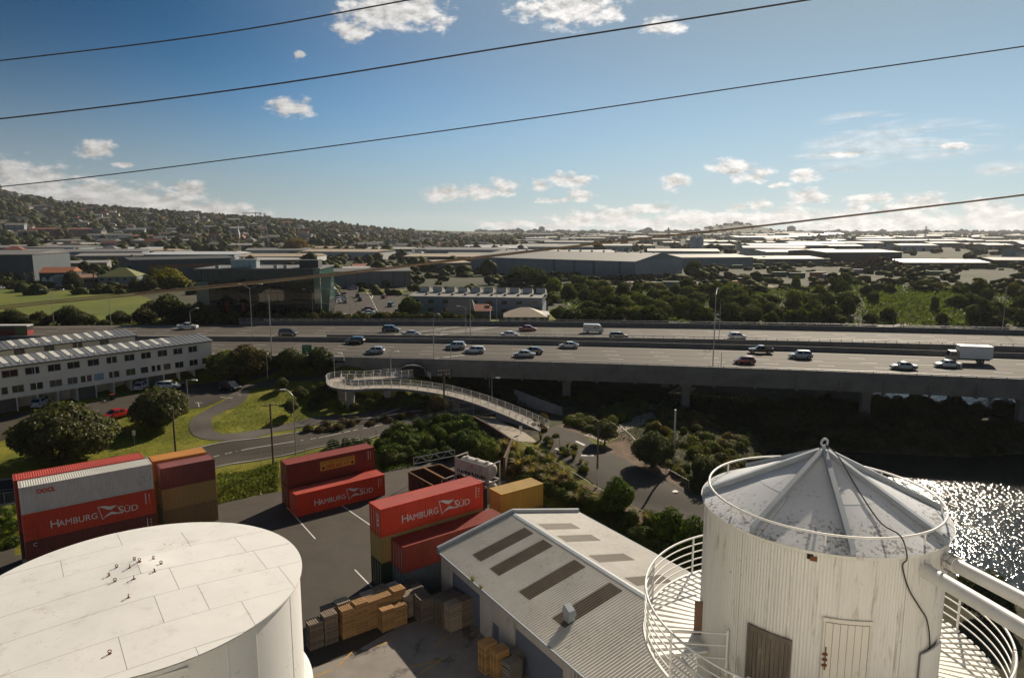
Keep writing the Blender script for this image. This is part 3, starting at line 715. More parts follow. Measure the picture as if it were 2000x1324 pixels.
def text_width(s, size):
    cu = bpy.data.curves.new('w', 'FONT'); cu.body = s; cu.size = size
    t = bpy.data.objects.new('w', cu); COL.objects.link(t); bpy.context.view_layer.update(); w = t.dimensions.x
    bpy.data.objects.remove(t); return w
def clip_half(poly, p, n):
    """keep the part of a 2D polygon where (q - p).n >= 0"""
    out = []
    for i, a in enumerate(poly):
        b = poly[(i + 1) % len(poly)]; da, db = (a - p).dot(n), (b - p).dot(n)
        if da >= 0: out.append(a)
        if (da >= 0) != (db >= 0): out.append(a + (b - a) * (da / (da - db)))
    return out

# ---------------------------------------------------------------- big white tank, bottom left
MT['tank_white'] = mat('tank_white_paint', (0.70, 0.69, 0.665), 0.55, 0.06, 0.7, 0.32, 0.45, world=True, stains=0.5, stain_col=(0.42, 0.37, 0.31), stain_scale=1.1, stain_sharp=0.14, spec=0.45)
MT['tank_wall'] = mat('tank_wall_paint', (0.70, 0.69, 0.665), 0.6, 0.06, 0.5, 0.06, 0.5, world=True, stains=0.25, stain_col=(0.4, 0.37, 0.33), stain_scale=0.8, stain_sharp=0.3, stretch=(1, 1, 0.15))
MT['seam'] = mat('rusty_seam', (0.22, 0.15, 0.10), 0.9, 0.4, 4.0)
specks(MT['tank_white'], 7.0, .845, .90, (.36, .29, .22), .55); specks(MT['tank_wall'], 5.0, .82, .9, (.36, .30, .24), .6)
TC, TR, TZ = Vector((-16.02, 27.41)), 6.73, 20.0
def tank():
    t = thing('storage_tank', 'big round white steel tank with welded roof plates and eyebolts', 'tank', (TC.x, TC.y, 0))
    apex = px(272, 1100, 20.45) - Vector((TC.x, TC.y, 0))
    def zt(x, y):
        r = math.hypot(x - apex.x, y - apex.y); rim = math.hypot(x, y)
        return TZ + 0.45 * max(0.0, 1 - rim / TR) ** 1.0 + 0.18 * max(0, 1 - r / 1.6) ** 2
    MB().lathe([(TR - .12, 14.3), (TR - .12, TZ - .03)], 96).build('shell', MT['tank_wall'], t, smooth=40)
    MB().lathe([(TR - .02, TZ - .10), (TR + .0, TZ - .02), (TR - .06, TZ - .02)], 96).build('rim', MT['tank_wall'], t, smooth=40)
    MB().lathe([(TR + .0, 0), (TR + .25, 0), (TR + .25, 14.3), (TR + .05, 14.55), (TR - .12, 14.55)], 96).build('base_ring', MT['tank_wall'], t, smooth=40)
    # dark under-plate that shows in the joints
    n = 96
    MB().add([(0, 0, TZ - .02 + .43)] + [((TR - .05) * math.cos(2 * math.pi * i / n), (TR - .05) * math.sin(2 * math.pi * i / n), TZ - .03) for i in range(n)], [(0, i + 1, (i + 1) % n + 1) for i in range(n)]).build('under_plate', MT['seam'], t)
    s0, s1 = px(0, 1254, 20.2), px(580, 1090.7, 20.2); d = Vector((s1.x - s0.x, s1.y - s0.y)).normalized(); nrm = Vector((-d.y, d.x))
    off0 = (Vector((s0.x, s0.y)) - TC).dot(nrm)
    circ = [Vector((TR * math.cos(2 * math.pi * i / 120), TR * math.sin(2 * math.pi * i / 120))) for i in range(120)]
    W = 2.15; ks = range(-5, 5)
    cuts = {-3: [1.0], -2: [-1.2, 3.2], -1: [.35, 2.0, 5.4], 0: [-4.9, 1.3, 4.9], 1: [-4.8, .2, 4.6], 2: [-2.5, 2.6], 3: [0]}
    for k in ks:
        lo, hi = off0 + k * W, off0 + (k + 1) * W
        pl = clip_half(clip_half(circ, nrm * (lo + .008), nrm), nrm * (hi - .008), -nrm)
        if len(pl) < 3: continue
        cl = [-99] + cuts.get(k, []) + [99]
        for a, b in zip(cl[:-1], cl[1:]):
            q = clip_half(clip_half(pl, d * (a + .008), d), d * (b - .008), -d)
            if len(q) < 3: continue
            area = abs(sum(q[i].x * q[(i + 1) % len(q)].y - q[(i + 1) % len(q)].x * q[i].y for i in range(len(q)))) / 2
            if area < 0.3: continue
            dz = rnd.uniform(0.0, 0.008)
            o = sheet('roof_plate', q, MT['tank_white'], 0.012 + dz, 0.45, zf=zt, parent=t, kind=None)
    # eyebolts
    for (u, v) in [(262,1085),(299,1083),(314,1092),(272,1093),(227,1098),(253,1102),(301,1108),(212,1114),(224,1126),(261,1123),(250,1155),(212,1251)]:
        p = px(u, v, 20.62); lx, ly = p.x - TC.x, p.y - TC.y; z = zt(lx, ly)
        mb = MB(); mb.tube([(lx, ly, z), (lx, ly, z + .07)], .02, 6)
        ang = rnd.uniform(0, 3); ca, sa = math.cos(ang), math.sin(ang)
        mb.tube([(lx + .055 * math.cos(q) * ca, ly + .055 * math.cos(q) * sa, z + .11 + .055 * math.sin(q)) for q in np.linspace(0, 2 * math.pi, 14)[:-1]], .017, 6, closed=True)
        mb.lathe([(.001, z + .03), (.06, z + .025), (.09, z)], 8, (lx, ly))
        mb.build('eyebolt', MT['rust'], t, smooth=50)
    # weld scabs and rust along the near roof edge, hatch box, pipe bracket
    e0, e1 = px(262, 1324, 19.6), px(362, 1296, 19.6)
    mb = MB(); a, b = Vector((e0.x - TC.x, e0.y - TC.y, 19.62)), Vector((e1.x - TC.x, e1.y - TC.y, 19.62))
    out = Vector((a.x + b.x, a.y + b.y, 0)).normalized()
    mb.hexa([a, b, b + out * .5, a + out * .5, a + Vector((0, 0, .12)), b + Vector((0, 0, .12)), b + out * .5 + Vector((0, 0, .12)), a + out * .5 + Vector((0, 0, .12))])
    mb.build('hatch', MT['tank_wall'], t)
    mb = MB(); mb.tube([a + Vector((0, 0, .15)), (a + b) / 2 + Vector((0, 0, .16)), b + Vector((0, 0, .15))], .05, 6); mb.build('rusty_edge', MT['rust'], t)
    for ang in (-1.02, -.62, -.42, -.05, -1.45):
        r = TR - .118
        MB().tube([(r * math.cos(ang), r * math.sin(ang), 14.6), (r * math.cos(ang), r * math.sin(ang), TZ - .12)], .018, 5).build('weld_seam', MT['tank_wall'], t)
    # ladder pipe on the far right flank
    ang = .62; r = TR + .05
    MB().tube([(r * math.cos(ang), r * math.sin(ang), 14.4), (r * math.cos(ang), r * math.sin(ang), TZ - .25)], .07, 8).build('drain_pipe', MT['rust'], t, smooth=50)
tank()

# ---------------------------------------------------------------- corrugated silo, bottom right
MT['clad'] = mat('white_cladding', (0.66, 0.645, 0.61), 0.6, 0.08, 1.2, world=True, stains=0.6, stain_col=(0.27, 0.21, 0.15), stain_scale=1.9, stain_sharp=0.09, stretch=(3.0, 3.0, 0.32))
specks(MT['clad'], 9.0, .88, .91, (.2, .14, .1), .75)
def lichen_roof():
    m = mat('lichened_roof_paint', (0.60, 0.615, 0.64), 0.5, 0.12, 0.9, 0.1, 1.2)
    nt = m.node_tree; N = nt.nodes; L = nt.links; b = N['Principled BSDF']
    base = b.inputs['Base Color'].links[0].from_socket
    tc = N.new('ShaderNodeTexCoord'); v = N.new('ShaderNodeTexNoise'); v.inputs['Scale'].default_value = 9.0; v.inputs['Detail'].default_value = 6; v.inputs['Roughness'].default_value = .72; L.new(tc.outputs['Object'], v.inputs['Vector'])
    w = N.new('ShaderNodeTexNoise'); w.inputs['Scale'].default_value = 1.1; w.inputs['Detail'].default_value = 3; L.new(tc.outputs['Object'], w.inputs['Vector'])
    sp = N.new('ShaderNodeSeparateXYZ'); L.new(tc.outputs['Object'], sp.inputs[0])
    lo = N.new('ShaderNodeMapRange'); L.new(sp.outputs[2], lo.inputs[0]); lo.inputs[1].default_value = 29.2; lo.inputs[2].default_value = 28.0; lo.inputs[3].default_value = -.10; lo.inputs[4].default_value = .06
    a = N.new('ShaderNodeMath'); a.operation = 'MULTIPLY_ADD'; L.new(w.outputs['Fac'], a.inputs[0]); a.inputs[1].default_value = .35; L.new(v.outputs['Fac'], a.inputs[2])
    c = N.new('ShaderNodeMath'); c.operation = 'ADD'; L.new(a.outputs[0], c.inputs[0]); L.new(lo.outputs[0], c.inputs[1])
    r = N.new('ShaderNodeMapRange'); L.new(c.outputs[0], r.inputs[0]); r.inputs[1].default_value = .75; r.inputs[2].default_value = .82; r.inputs[4].default_value = .75
    mx = N.new('ShaderNodeMix'); mx.data_type = 'RGBA'; L.new(r.outputs[0], mx.inputs[0]); L.new(base, mx.inputs[6]); mx.inputs[7].default_value = (.10, .085, .065, 1)
    L.new(mx.outputs[2], b.inputs['Base Color']); return m
MT['silo_roof'] = lichen_roof()
MT['silo_rib'] = mat('silo_rib_paint', (0.30, 0.335, 0.38), 0.55, 0.15, 2.0)
SC, SR, SZ, SA = Vector((8.05, 17.06)), 2.98, 28.0, 29.42
def silo():
    t = thing('silo', 'white corrugated silo with a ribbed conical roof and ring railing', 'silo', (SC.x, SC.y, 0))
    wr = SR - .10
    nsheet, per = 24, 10
    for k in range(nsheet):
        vs, fs = [], []; m = per * 4
        for i in range(m + 1):
            a = 2 * math.pi * (k + i / m) / nsheet; ph = (i % 4) / 4; h = (0, .5, 1, .5)[i % 4]
            r = wr + .017 * h + (.006 if k % 2 else 0)
            for z in (20.0, 24.0, SZ - .06): vs.append((r * math.cos(a), r * math.sin(a), z))
        for i in range(m):
            for q in range(2): fs.append((3 * i + q, 3 * i + 3 + q, 3 * i + 4 + q, 3 * i + 1 + q))
        MB().add(vs, fs).build('cladding_sheet', MT['clad'], t, smooth=80)
    MB().lathe([(wr - .1, 0), (wr - .1, SZ - .1)], 48).build('shell', MT['concrete'], t, smooth=40)
    # roof: twelve plates in two rings, each its own sheet
    def zc(r): return SA - (SA - SZ) * r / SR
    for ring, (r0, r1) in enumerate(((0.02, 1.62), (1.60, SR))):
        for k in range(6 if ring == 0 else 9):
            n = 6 if ring == 0 else 9; a0 = 2 * math.pi * k / n + .35
            lift = .004 if ring == 0 else 0.0
            MB().lathe([(r0, zc(r0) + lift), ((r0 + r1) / 2, zc((r0 + r1) / 2) + lift - .012), (r1, zc(r1) + lift)], 14, a0=a0 + .002, a1=a0 + 2 * math.pi / n - .002).build('roof_plate', MT['silo_roof'], t, smooth=40)
    MB().lathe([(SR - .02, SZ - .09), (SR + .012, SZ - .005), (SR - .03, SZ - .004)], 96).build('drip_edge', MT['clad'], t, smooth=40)
    for deg in (166, 216, 259, 309, 351, 34, 77, 109):
        a = R(deg); ca, sa = math.cos(a), math.sin(a); w = .06
        q = []
        for r, h in ((.12, .1), (SR - .03, .1)):
            for s in (-1, 1):
                q.append((r * ca - s * w * sa, r * sa + s * w * ca, zc(r) + .002))
        top = [(p[0], p[1], p[2] + .14) for p in q]
        MB().hexa([q[0], q[2], q[3], q[1], top[0], top[2], top[3], top[1]]).build('roof_rib', MT['silo_rib'], t)
    # ring bolt at the apex
    mb = MB(); mb.lathe([(.001, SA + .06), (.1, SA + .05), (.13, SA - .06)], 12); mb.tube([(0, 0, SA), (0, 0, SA + .16)], .045, 8)
    mb.tube([(.095 * math.cos(q), .03 * math.cos(q), SA + .25 + .095 * math.sin(q)) for q in np.linspace(0, 2 * math.pi, 19)[:-1]], .03, 8, closed=True)
    mb.build('ring_bolt', MT['silo_rib'], t, smooth=50)
    # hoop rail round the eaves on short stanchions
    hr, hzz = SR - .18, SZ + .36
    hoop = MB().tube([(hr * math.cos(a), hr * math.sin(a), hzz) for a in np.linspace(0, 2 * math.pi, 73)[:-1]], .028, 8, closed=True).build('hoop_rail', MT['white_steel'], t, smooth=60)
    for deg in (200, 248, 296, 344, 32, 80, 128, 160):
        a = R(deg); MB().tube([(hr * math.cos(a), hr * math.sin(a), zc(hr)), (hr * math.cos(a), hr * math.sin(a), hzz)], .024, 6).build('stanchion', MT['white_steel'], hoop)
    # hole under the eaves: its inner shade put into a black patch, beside rust
    def on_wall(deg, r, z): a = R(deg); return Vector((r * math.cos(a), r * math.sin(a), z))
    def wall_panel(name, d0, d1, z0, z1, r, m, n=8, parent=None, thick=.04):
        vs, fs = [], []
        for i in range(n + 1):
            d = d0 + (d1 - d0) * i / n
            for rr, z in ((r, z0), (r, z1), (r - thick, z1), (r - thick, z0)): vs.append(tuple(on_wall(d, rr, z)))
        for i in range(n):
            for k in range(4): fs.append((4 * i + k, 4 * i + 4 + k, 4 * i + 4 + (k + 1) % 4, 4 * i + (k + 1) % 4))
        fs += [(0, 1, 2, 3), (4 * n + 3, 4 * n + 2, 4 * n + 1, 4 * n)]
        return MB().add(vs, fs).build(name, m, parent or t, smooth=30)
    wall_panel('broken_hole', 241, 243.6, SZ - .24, SZ - .09, wr + .03, MT['black'])
    wall_panel('broken_hole', 242.3, 245.2, SZ - .27, SZ - .16, wr + .034, MT['rust'])
    # door with frame, planks and latch
    dd0, dd1 = 250.5, 268.5
    door = thing('door', None, None); door.parent = t
    dm = mat('door_paint', (0.64, 0.61, 0.55), 0.6, 0.07, 1.0, world=True, stains=.35, stain_col=(.3, .25, .2), stain_scale=2.0)
    for i in range(6):
        a0 = dd0 + (dd1 - dd0) * i / 6; wall_panel('plank', a0 + .09, a0 + (dd1 - dd0) / 6 - .09, 24.0, 26.34, wr + .05, dm, 3, door)
    wall_panel('frame', dd0 - .9, dd0 - .1, 24.0, 26.42, wr + .062, dm, 2, door); wall_panel('frame', dd1 + .1, dd1 + .8, 24.0, 26.42, wr + .062, dm, 2, door)
    wall_panel('lintel', dd0 - 1.2, dd1 + 1.2, 26.37, 26.46, wr + .066, dm, 8, door)
    for z in (25.28, 25.42, 25.55): wall_panel('latch', dd0 - .6, dd0 + 1.5, z, z + .05, wr + .085, MT['rust'], 2, door)
    wall_panel('latch', dd0 + .5, dd0 + .9, 25.2, 25.75, wr + .09, MT['rust'], 1, door)
    # weathered timber shutter
    sh = thing('shutter', None, None); sh.parent = t
    tm = mat('weathered_timber', (0.15, 0.125, 0.10), 0.95, 0.35, 2.5, 0.2, world=True, stretch=(3, 3, .4), stains=.8, stain_col=(.36, .33, .29), stain_scale=1.8, stain_sharp=.1)
    s0, s1 = 217.5, 236.5
    for i in range(9):
        a0 = s0 + (s1 - s0) * i / 9; wall_panel('slat', a0 + .12, a0 + (s1 - s0) / 9 - .12, 24.35, 25.6, wr + .05, tm, 2, sh)
    for a, b, z0, z1 in ((s0 - .8, s0, 24.3, 25.66), (s1, s1 + .8, 24.3, 25.66), (s0 - .8, s1 + .8, 25.6, 25.72)): wall_panel('frame', a, b, z0, z1, wr + .09, tm, 6, sh)
    # lean-to flashing low on the right
    wall_panel('flashing', 296, 314, 23.5, 25.5, wr + .12, MT['clad'], 8)
    # cable from the apex down the wall
    def roofp(deg, r, dz=.05): a = R(deg); return (r * math.cos(a), r * math.sin(a), zc(r) + dz)
    cab = [(0.02, -.02, SA + .2), roofp(300, .4, .2), roofp(290, .9), roofp(283, 1.5, .04), roofp(281, 2.2, .05), (hr * math.cos(R(281)), hr * math.sin(R(281)), hzz + .03)]
    cab += [tuple(on_wall(281.5, SR + .03, SZ - .02)), tuple(on_wall(281, wr + .05, SZ - .25)), tuple(on_wall(285, wr + .06, SZ - .8)), tuple(on_wall(293, wr + .06, SZ - 1.35)), tuple(on_wall(299, wr + .06, SZ - 1.75)), tuple(on_wall(304, wr + .06, SZ - 2.6)), tuple(on_wall(305, wr + .14, SZ - 4.6))]
    MB().tube(smooth_poly(cab, 4), .016, 5).build('cable', MT['wire'], t, smooth=60)
    # two pipes leaving the top of the wall, each with a bolted clamp
    for nm, a, b, rr in (('pipe', px(1770, 1092, 27.55), px(2000, 1228, 27.55), .165), ('pipe', px(1832, 1085, 27.55), px(2000, 1172, 27.55), .155)):
        a = Vector((a.x - SC.x, a.y - SC.y, 27.55)); b = Vector((b.x - SC.x, b.y - SC.y, 27.55)); dv = (b - a).normalized()
        p = MB().tube([a - dv * .25, a + dv * 9], rr, 20).build('pipe', MT['white_steel'], t, smooth=50)
        for s, r2, l in ((.28, rr + .03, .09), (.40, rr + .03, .09), (.34, rr + .012, .1)):
            MB().tube([a + dv * s, a + dv * (s + l)], r2, 20).build('clamp', MT['white_steel'], p, smooth=50)
        mb = MB()
        for q in range(5):
            c = a + dv * .39 + Vector((0, 0, 1)) * (rr + .05) * math.cos(q * 1.25) + dv.cross(Vector((0, 0, 1))) * (rr + .05) * math.sin(q * 1.25)
            mb.tube([c - dv * .1, c + dv * .12], .022, 6)
        mb.build('bolt', MT['galv'], p)
silo()
def gallery():
    """ring walkway and guard rails round the silo"""
    t = thing('gallery', 'white ring walkway with curved guard rails round the corrugated silo', 'walkway', (SC.x, SC.y, 0))
    RG, ZG = 4.40, 24.15
    def pt(deg, r, z): a = R(deg); return (r * math.cos(a), r * math.sin(a), z)
    for k, dz in enumerate((1.15, .9, .65, .4, .17)):
        MB().tube([pt(d, RG, ZG + dz) for d in np.arange(110, 330, 2.5)], .03 if k == 0 else .02, 8).build('rail', MT['white_steel'], t, smooth=60)
        MB().tube([pt(d, RG, ZG + dz) for d in np.arange(-30, 30, 2.5)], .03 if k == 0 else .02, 8).build('rail', MT['white_steel'], t, smooth=60)
    for d in (120, 150, 180, 200, 225, 250, 275, 318, 329, -29, 8, 28):
        q = MB(); p0, p1 = Vector(pt(d, RG, ZG - .15)), Vector(pt(d, RG, ZG + 1.15)); q.tube([p0, p1], .032, 6); q.build('post', MT['white_steel'], t, smooth=60)
    # slatted deck on the left and right, plated deck in front
    def slat(d, w, m=MT['white_steel'], r0=2.95, r1=RG - .06, z=ZG):
        a = R(d); ca, sa = math.cos(a), math.sin(a)
        q = [(r * ca - s * w * sa, r * sa + s * w * ca) for r, s in ((r0, -1), (r1, -1), (r1, 1), (r0, 1))]
        MB().prism(q, z - .05, z).build('slat', m, t)
    for d in np.arange(112, 192, 4.0): slat(d, .075)
    for d in np.arange(-40, 30, 3.6): slat(d, .07, MT['clad'])
    for d in np.arange(214, 322, 7.5):
        vs = [pt(d + .1, 2.95, ZG), pt(d + .1, RG - .05, ZG), pt(d + 7.4, RG - .05, ZG), pt(d + 7.4, 2.95, ZG)]
        MB().hexa([(x, y, z - .04) for x, y, z in vs] + vs).build('deck_plate', MT['silo_rib'], t)
        MB().tube([pt(d, 2.95, ZG + .015), pt(d, RG - .06, ZG + .015)], .022, 5).build('joint_bar', MT['clad'], t)
    # ring beams under the deck and the gate rails across the gap
    for r, m in ((RG, MT['white_steel']), (3.7, MT['clad'])): MB().tube([pt(d, r, ZG - .1) for d in np.arange(105, 335, 3)], .06, 6).build('ring_beam', m, t, smooth=60)
    for dz in (1.05, .72, .38): MB().tube([pt(196, RG, ZG + dz), pt(206, 2.98, ZG + dz - .05)], .024, 6).build('gate_rail', MT['white_steel'], t, smooth=60)
    MB().tube([pt(206, 2.99, ZG - .1), pt(206, 2.99, ZG + 1.1)], .03, 6).build('post', MT['white_steel'], t)
    MB().box(-.03, .03, -.12, .12, 0, .95).build('brown_board', mat('brown_board', (.2, .12, .085), .8), t, loc=pt(176, 2.98, ZG + .05), rz=R(86))
    # brackets down to the shell
    for d in (125, 155, 185, 225, 255, 285, 315, 345, 15): MB().tube([pt(d, RG - .1, ZG - .1), pt(d, 2.8, ZG - 1.3)], .04, 6).build('bracket', MT['white_steel'], t)
    # rusty floor below the gap with clutter
    MB().lathe([(2.8, ZG - .75), (RG - .2, ZG - .75), (RG - .2, ZG - .8)], 10, a0=R(192), a1=R(216)).build('lower_floor', MT['rust'], t)
    lamp = MB().lathe([(.001, .16), (.1, .14), (.2, 0), (.001, 0)], 16); lamp.build('floodlight', MT['white_steel'], t, loc=pt(221, RG - .12, ZG - .1), smooth=40)
gallery()
bx = MB().box(-.25, .25, -.2, .2, 0, .35).box(-.22, .22, -.17, .17, .35, .37); a = R(204)
tag(bx.build('crate', mat('red_brown_box', (.16, .06, .04), .8), loc=(SC.x + 3.6 * math.cos(a), SC.y + 3.6 * math.sin(a), 23.4), rz=.4), 'small rusty red box on the lower floor under the gallery gap', 'box')

# ---------------------------------------------------------------- pallet shed
MT['shed_wall'] = mat('shed_wall_paint', (0.42, 0.39, 0.37), 0.75, 0.12, 0.6, world=True, stains=.5, stain_col=(.17, .15, .135), stain_scale=.9, stain_sharp=.1, stretch=(1, 1, .5))
MT['shed_roof'] = mat('shed_roof_zinc', (0.54, 0.515, 0.47), 0.6, 0.12, 0.35, spec=0.25, world=True, stains=.25, stain_col=(.2, .2, .19), stain_scale=.5, stain_sharp=.3)
specks(MT['shed_roof'], 3.0, .76, .9, (.30, .27, .23), .5)
MT['skylight'] = mat('brown_fibreglass', (0.105, 0.08, 0.055), 0.6, 0.25, 0.8, world=True)
MT['roller'] = mat('blue_roller_door', (0.11, 0.13, 0.18), 0.55, 0.12, 1.0, world=True)
MT['trim'] = mat('blue_grey_trim', (0.28, 0.31, 0.34), 0.5, 0.12, 1.0)
MT['scrape'] = mat('paint_spots', (.5, .47, .43), .8)
def shed():
    ax = Vector((.539, -.842)); cx = Vector((.842, .539)); ang = math.atan2(cx.y, cx.x)
    # local x across (left eave 0 .. right eave 16.9), local y back along the axis (0 = far gable, negative towards the camera)
    t = thing('warehouse_shed', 'long pale shed with corrugated zinc roof, brown skylights and blue roller doors', 'shed', (-7.0, 62.6, 0), ang)
    W, Ln, ZE, ZR = 16.9, 36.0, 4.6, 6.45
    zr = lambda x: ZE + (ZR - ZE) * (1 - abs(x - W / 2) / (W / 2))
    # walls in bays
    mb = MB(); mb.prism([(0.1, 0), (W - .1, 0), (W - .1, -.2), (.1, -.2)], 0, lambda x, y: zr(x) - .05); 
    mb2 = MB(); mb2.v, mb2.f, mb2.m = mb.v, mb.f, mb.m
    MB().add([(.1, -.05, 0), (W - .1, -.05, 0), (W - .1, -.05, zr(W - .1) - .05), (W / 2, -.05, ZR - .05), (.1, -.05, zr(.1) - .05)], [(0, 1, 2, 3, 4)]).build('gable_wall', MT['shed_wall'], t)
    MB().box(W - .3, W - .1, -Ln, -.06, 0, ZE - .05).build('wall', MT['shed_wall'], t)
    doors = [(-2.2, -7.6, 0, 3.5, 'roller'), (-9.6, -10.8, 0, 2.1, 'roller'), (-13.2, -19.8, 0, 3.4, 'roller'), (-25.2, -31.5, 0, 3.4, 'black')]
    y = -.06
    for (a, b, z0, z1, m) in doors:
        MB().box(.1, .3, a, y, 0, ZE - .05).build('wall', MT['shed_wall'], t)
        MB().box(.1, .3, b, a, z1, ZE - .05).build('wall', MT['shed_wall'], t)
        d = thing('door', None, None); d.parent = t
        if m == 'black':
            MB().box(2.0, 2.1, b, a, z0, z1).build('shade_panel', MT['black'], d)  # black sheet: shade of the open doorway put into colour
        else:
            n = max(3, int((z1 - z0) / .26))
            for k in range(n): MB().box(.2, .235 + .012 * (k % 2), b, a, z0 + (z1 - z0) * k / n, z0 + (z1 - z0) * (k + 1) / n - .012).build('slat', MT['roller'], d)
        MB().box(.07, .12, a, a + .12, z0, z1 + .12).build('frame', MT['shed_wall'], d); MB().box(.07, .12, b - .12, b, z0, z1 + .12).build('frame', MT['shed_wall'], d)
        y = b
    MB().box(.1, .3, -Ln, y, 0, ZE - .05).build('wall', MT['shed_wall'], t)
    # corrugated roof sheets, each its own part: pitch 0.2 m ribs running down the slope
    sheetw = 3.0
    lights = [4, 7, 11, 15] ; n = int(Ln / 1.0)
    def roof_sheet(side, y0, y1, xa, xb, m, name, lift=0):
        vs, fs = [], []; k = max(2, int(round((y0 - y1) / .133)))
        for i in range(k + 1):
            yy = y0 + (y1 - y0) * i / k; h = .08 if i % 2 else 0.0
            for x in (xa, xb): vs.append((x, yy, zr(x) + h + lift))
        for i in range(k): fs.append((2 * i, 2 * i + 2, 2 * i + 3, 2 * i + 1) if side else (2 * i, 2 * i + 1, 2 * i + 3, 2 * i + 2))
        MB().add(vs, fs).build(name, m, t)
    yy = 0.0; i = 0
    sky = {2: 1.0, 4: 1.0, 7: 1.0, 10: 1.0}
    edges = np.arange(0, Ln + .01, 1.6)
    for i in range(len(edges) - 1):
        y0, y1 = -edges[i], -edges[i + 1]
        if i in (2, 4, 7, 10):
            roof_sheet(0, y0, y1, -.15, 1.8, MT['shed_roof'], 'roof_sheet'); roof_sheet(0, y0, y1, 1.8, W / 2 - .75, MT['skylight'], 'skylight', .01); roof_sheet(0, y0, y1, W / 2 - .75, W / 2, MT['shed_roof'], 'roof_sheet')
            roof_sheet(1, y0, y1, W / 2, W / 2 + .8, MT['shed_roof'], 'roof_sheet'); roof_sheet(1, y0, y1, W / 2 + .8, W - 3.4, MT['skylight'], 'skylight', .01); roof_sheet(1, y0, y1, W - 3.4, W + .15, MT['shed_roof'], 'roof_sheet')
        else:
            roof_sheet(0, y0, y1, -.15, W / 2, MT['shed_roof'], 'roof_sheet'); roof_sheet(1, y0, y1, W / 2, W + .15, MT['shed_roof'], 'roof_sheet')
    MB().add([(W / 2 - .3, 0, ZR + .02), (W / 2, 0, ZR + .085), (W / 2 + .3, 0, ZR + .02), (W / 2 - .3, -Ln, ZR + .02), (W / 2, -Ln, ZR + .085), (W / 2 + .3, -Ln, ZR + .02)], [(0, 3, 4, 1), (1, 4, 5, 2)]).build('ridge_cap', MT['trim'], t)
    # parapet along the far gable, gutter, downpipe
    for xa, xb in ((-.2, W / 2 - .004), (W / 2 + .004, W + .2)):
        MB().hexa([(xa, -.02, zr(xa) - .3), (xb, -.02, zr(xb) - .3), (xb, .26, zr(xb) - .3), (xa, .26, zr(xa) - .3), (xa, -.02, zr(xa) + .42), (xb, -.02, zr(xb) + .42), (xb, .26, zr(xb) + .42), (xa, .26, zr(xa) + .42)]).build('parapet', MT['trim'], t)
    MB().box(-.3, -.14, -Ln, 0, ZE - .14, ZE + .0).build('gutter', MT['trim'], t)
    MB().box(W + .16, W + .3, -Ln, 0, ZE - .14, ZE + .0).build('gutter', MT['trim'], t)
    MB().tube([(.0, -21.2, 0), (.0, -21.2, ZE - .15)], .06, 8).build('downpipe', MT['shed_wall'], t, smooth=50)
    MB().tube([(-.02, -21.6, 0), (-.02, -21.6, ZE - .15)], .05, 8).build('downpipe', MT['shed_wall'], t, smooth=50)
    # roof vent
    v = thing('roof_vent', None, None); v.parent = t; v.location = (2.6, -17.2, zr(2.6))
    mb = MB(); mb.box(-.3, .3, -.35, .35, 0, .5); mb.hexa([(-.4, -.45, .5), (.4, -.45, .5), (.4, .45, .7), (-.4, .45, .7), (-.3, -.35, .95), (.3, -.35, .95), (.3, .35, 1.3), (-.3, .35, 1.3)]); mb.build('cowl', MT['trim'], v)
    # notices by the open door
    MB().box(.06, .098, -23.6, -22.9, 2.0, 2.9).build('notice', mat('yellow_notice', (.45, .3, .05), .6), t)
    nb = MB().box(.06, .098, -24.9, -24.1, 1.2, 2.5).build('notice', MT['white_steel'], t)
    for k in range(4): MB().box(.05, .06, -24.75, -24.25, 1.4 + k * .25, 1.5 + k * .25).build('print_line', mat('blue_print', (.08, .2, .4), .6), nb)
    # weeds in the gutter
    for yy, h in ((-6.8, .55), (-8.2, .3)):
        mb = MB()
        for k in range(40):
            a, l = rnd.uniform(0, 6.28), rnd.uniform(.4, 1) * h; x0, y0 = -.2 + rnd.uniform(-.08, .08), yy + rnd.uniform(-.2, .2); dx, dy = math.cos(a) * .18, math.sin(a) * .18
            mb.add([(x0, y0, ZE), (x0 + .05, y0, ZE), (x0 + dx, y0 + dy, ZE + l)], [(0, 1, 2)])
        w = mb.build('weeds', MT['leaf'], t); w.color = (.16, .16, .03, 1)
shed()

# ---------------------------------------------------------------- shipping containers
def sided(name, m, L, z0, z1, y, out, t, pitch=.278, depth=.05, x0=.12):
    """trapezoid corrugated panel along x at depth y, facing out (+1/-1)"""
    vs, fs = [], []; n = int((L - 2 * x0) / pitch); p = (L - 2 * x0) / n; X = [x0]; D = [0]
    for i in range(n):
        b = x0 + i * p; X += [b + .07 * p / .278, b + .14 * p / .278, b + .21 * p / .278, b + p]; D += [0, 1, 1, 0]
    for x, d in zip(X, D): vs += [(x, y - out * depth * d, z0), (x, y - out * depth * d, z1)]
    for i in range(len(X) - 1): fs.append((2 * i, 2 * i + 2, 2 * i + 3, 2 * i + 1) if out < 0 else (2 * i, 2 * i + 1, 2 * i + 3, 2 * i + 2))
    return MB().add(vs, fs).build(name, m, t)
cont_mats = {}
def cmat(col, stains=.35):
    k = tuple(col)
    if k not in cont_mats:
        cont_mats[k] = mat('container_paint', col, .55, .16, .35, world=True, stains=stains, stain_col=tuple(c * .45 for c in col), stain_scale=.5, stain_sharp=.25, stretch=(1, 1, .6))
        specks(cont_mats[k], 3.2, .82, .94, (col[0] * .35 + .03, col[1] * .35 + .015, col[2] * .35 + .01), .75)
    return cont_mats[k]
WHITE = mat('white_lettering', (.62, .62, .6), .6, .06); PINK = mat('red_lettering', (.5, .03, .02), .6, .06)
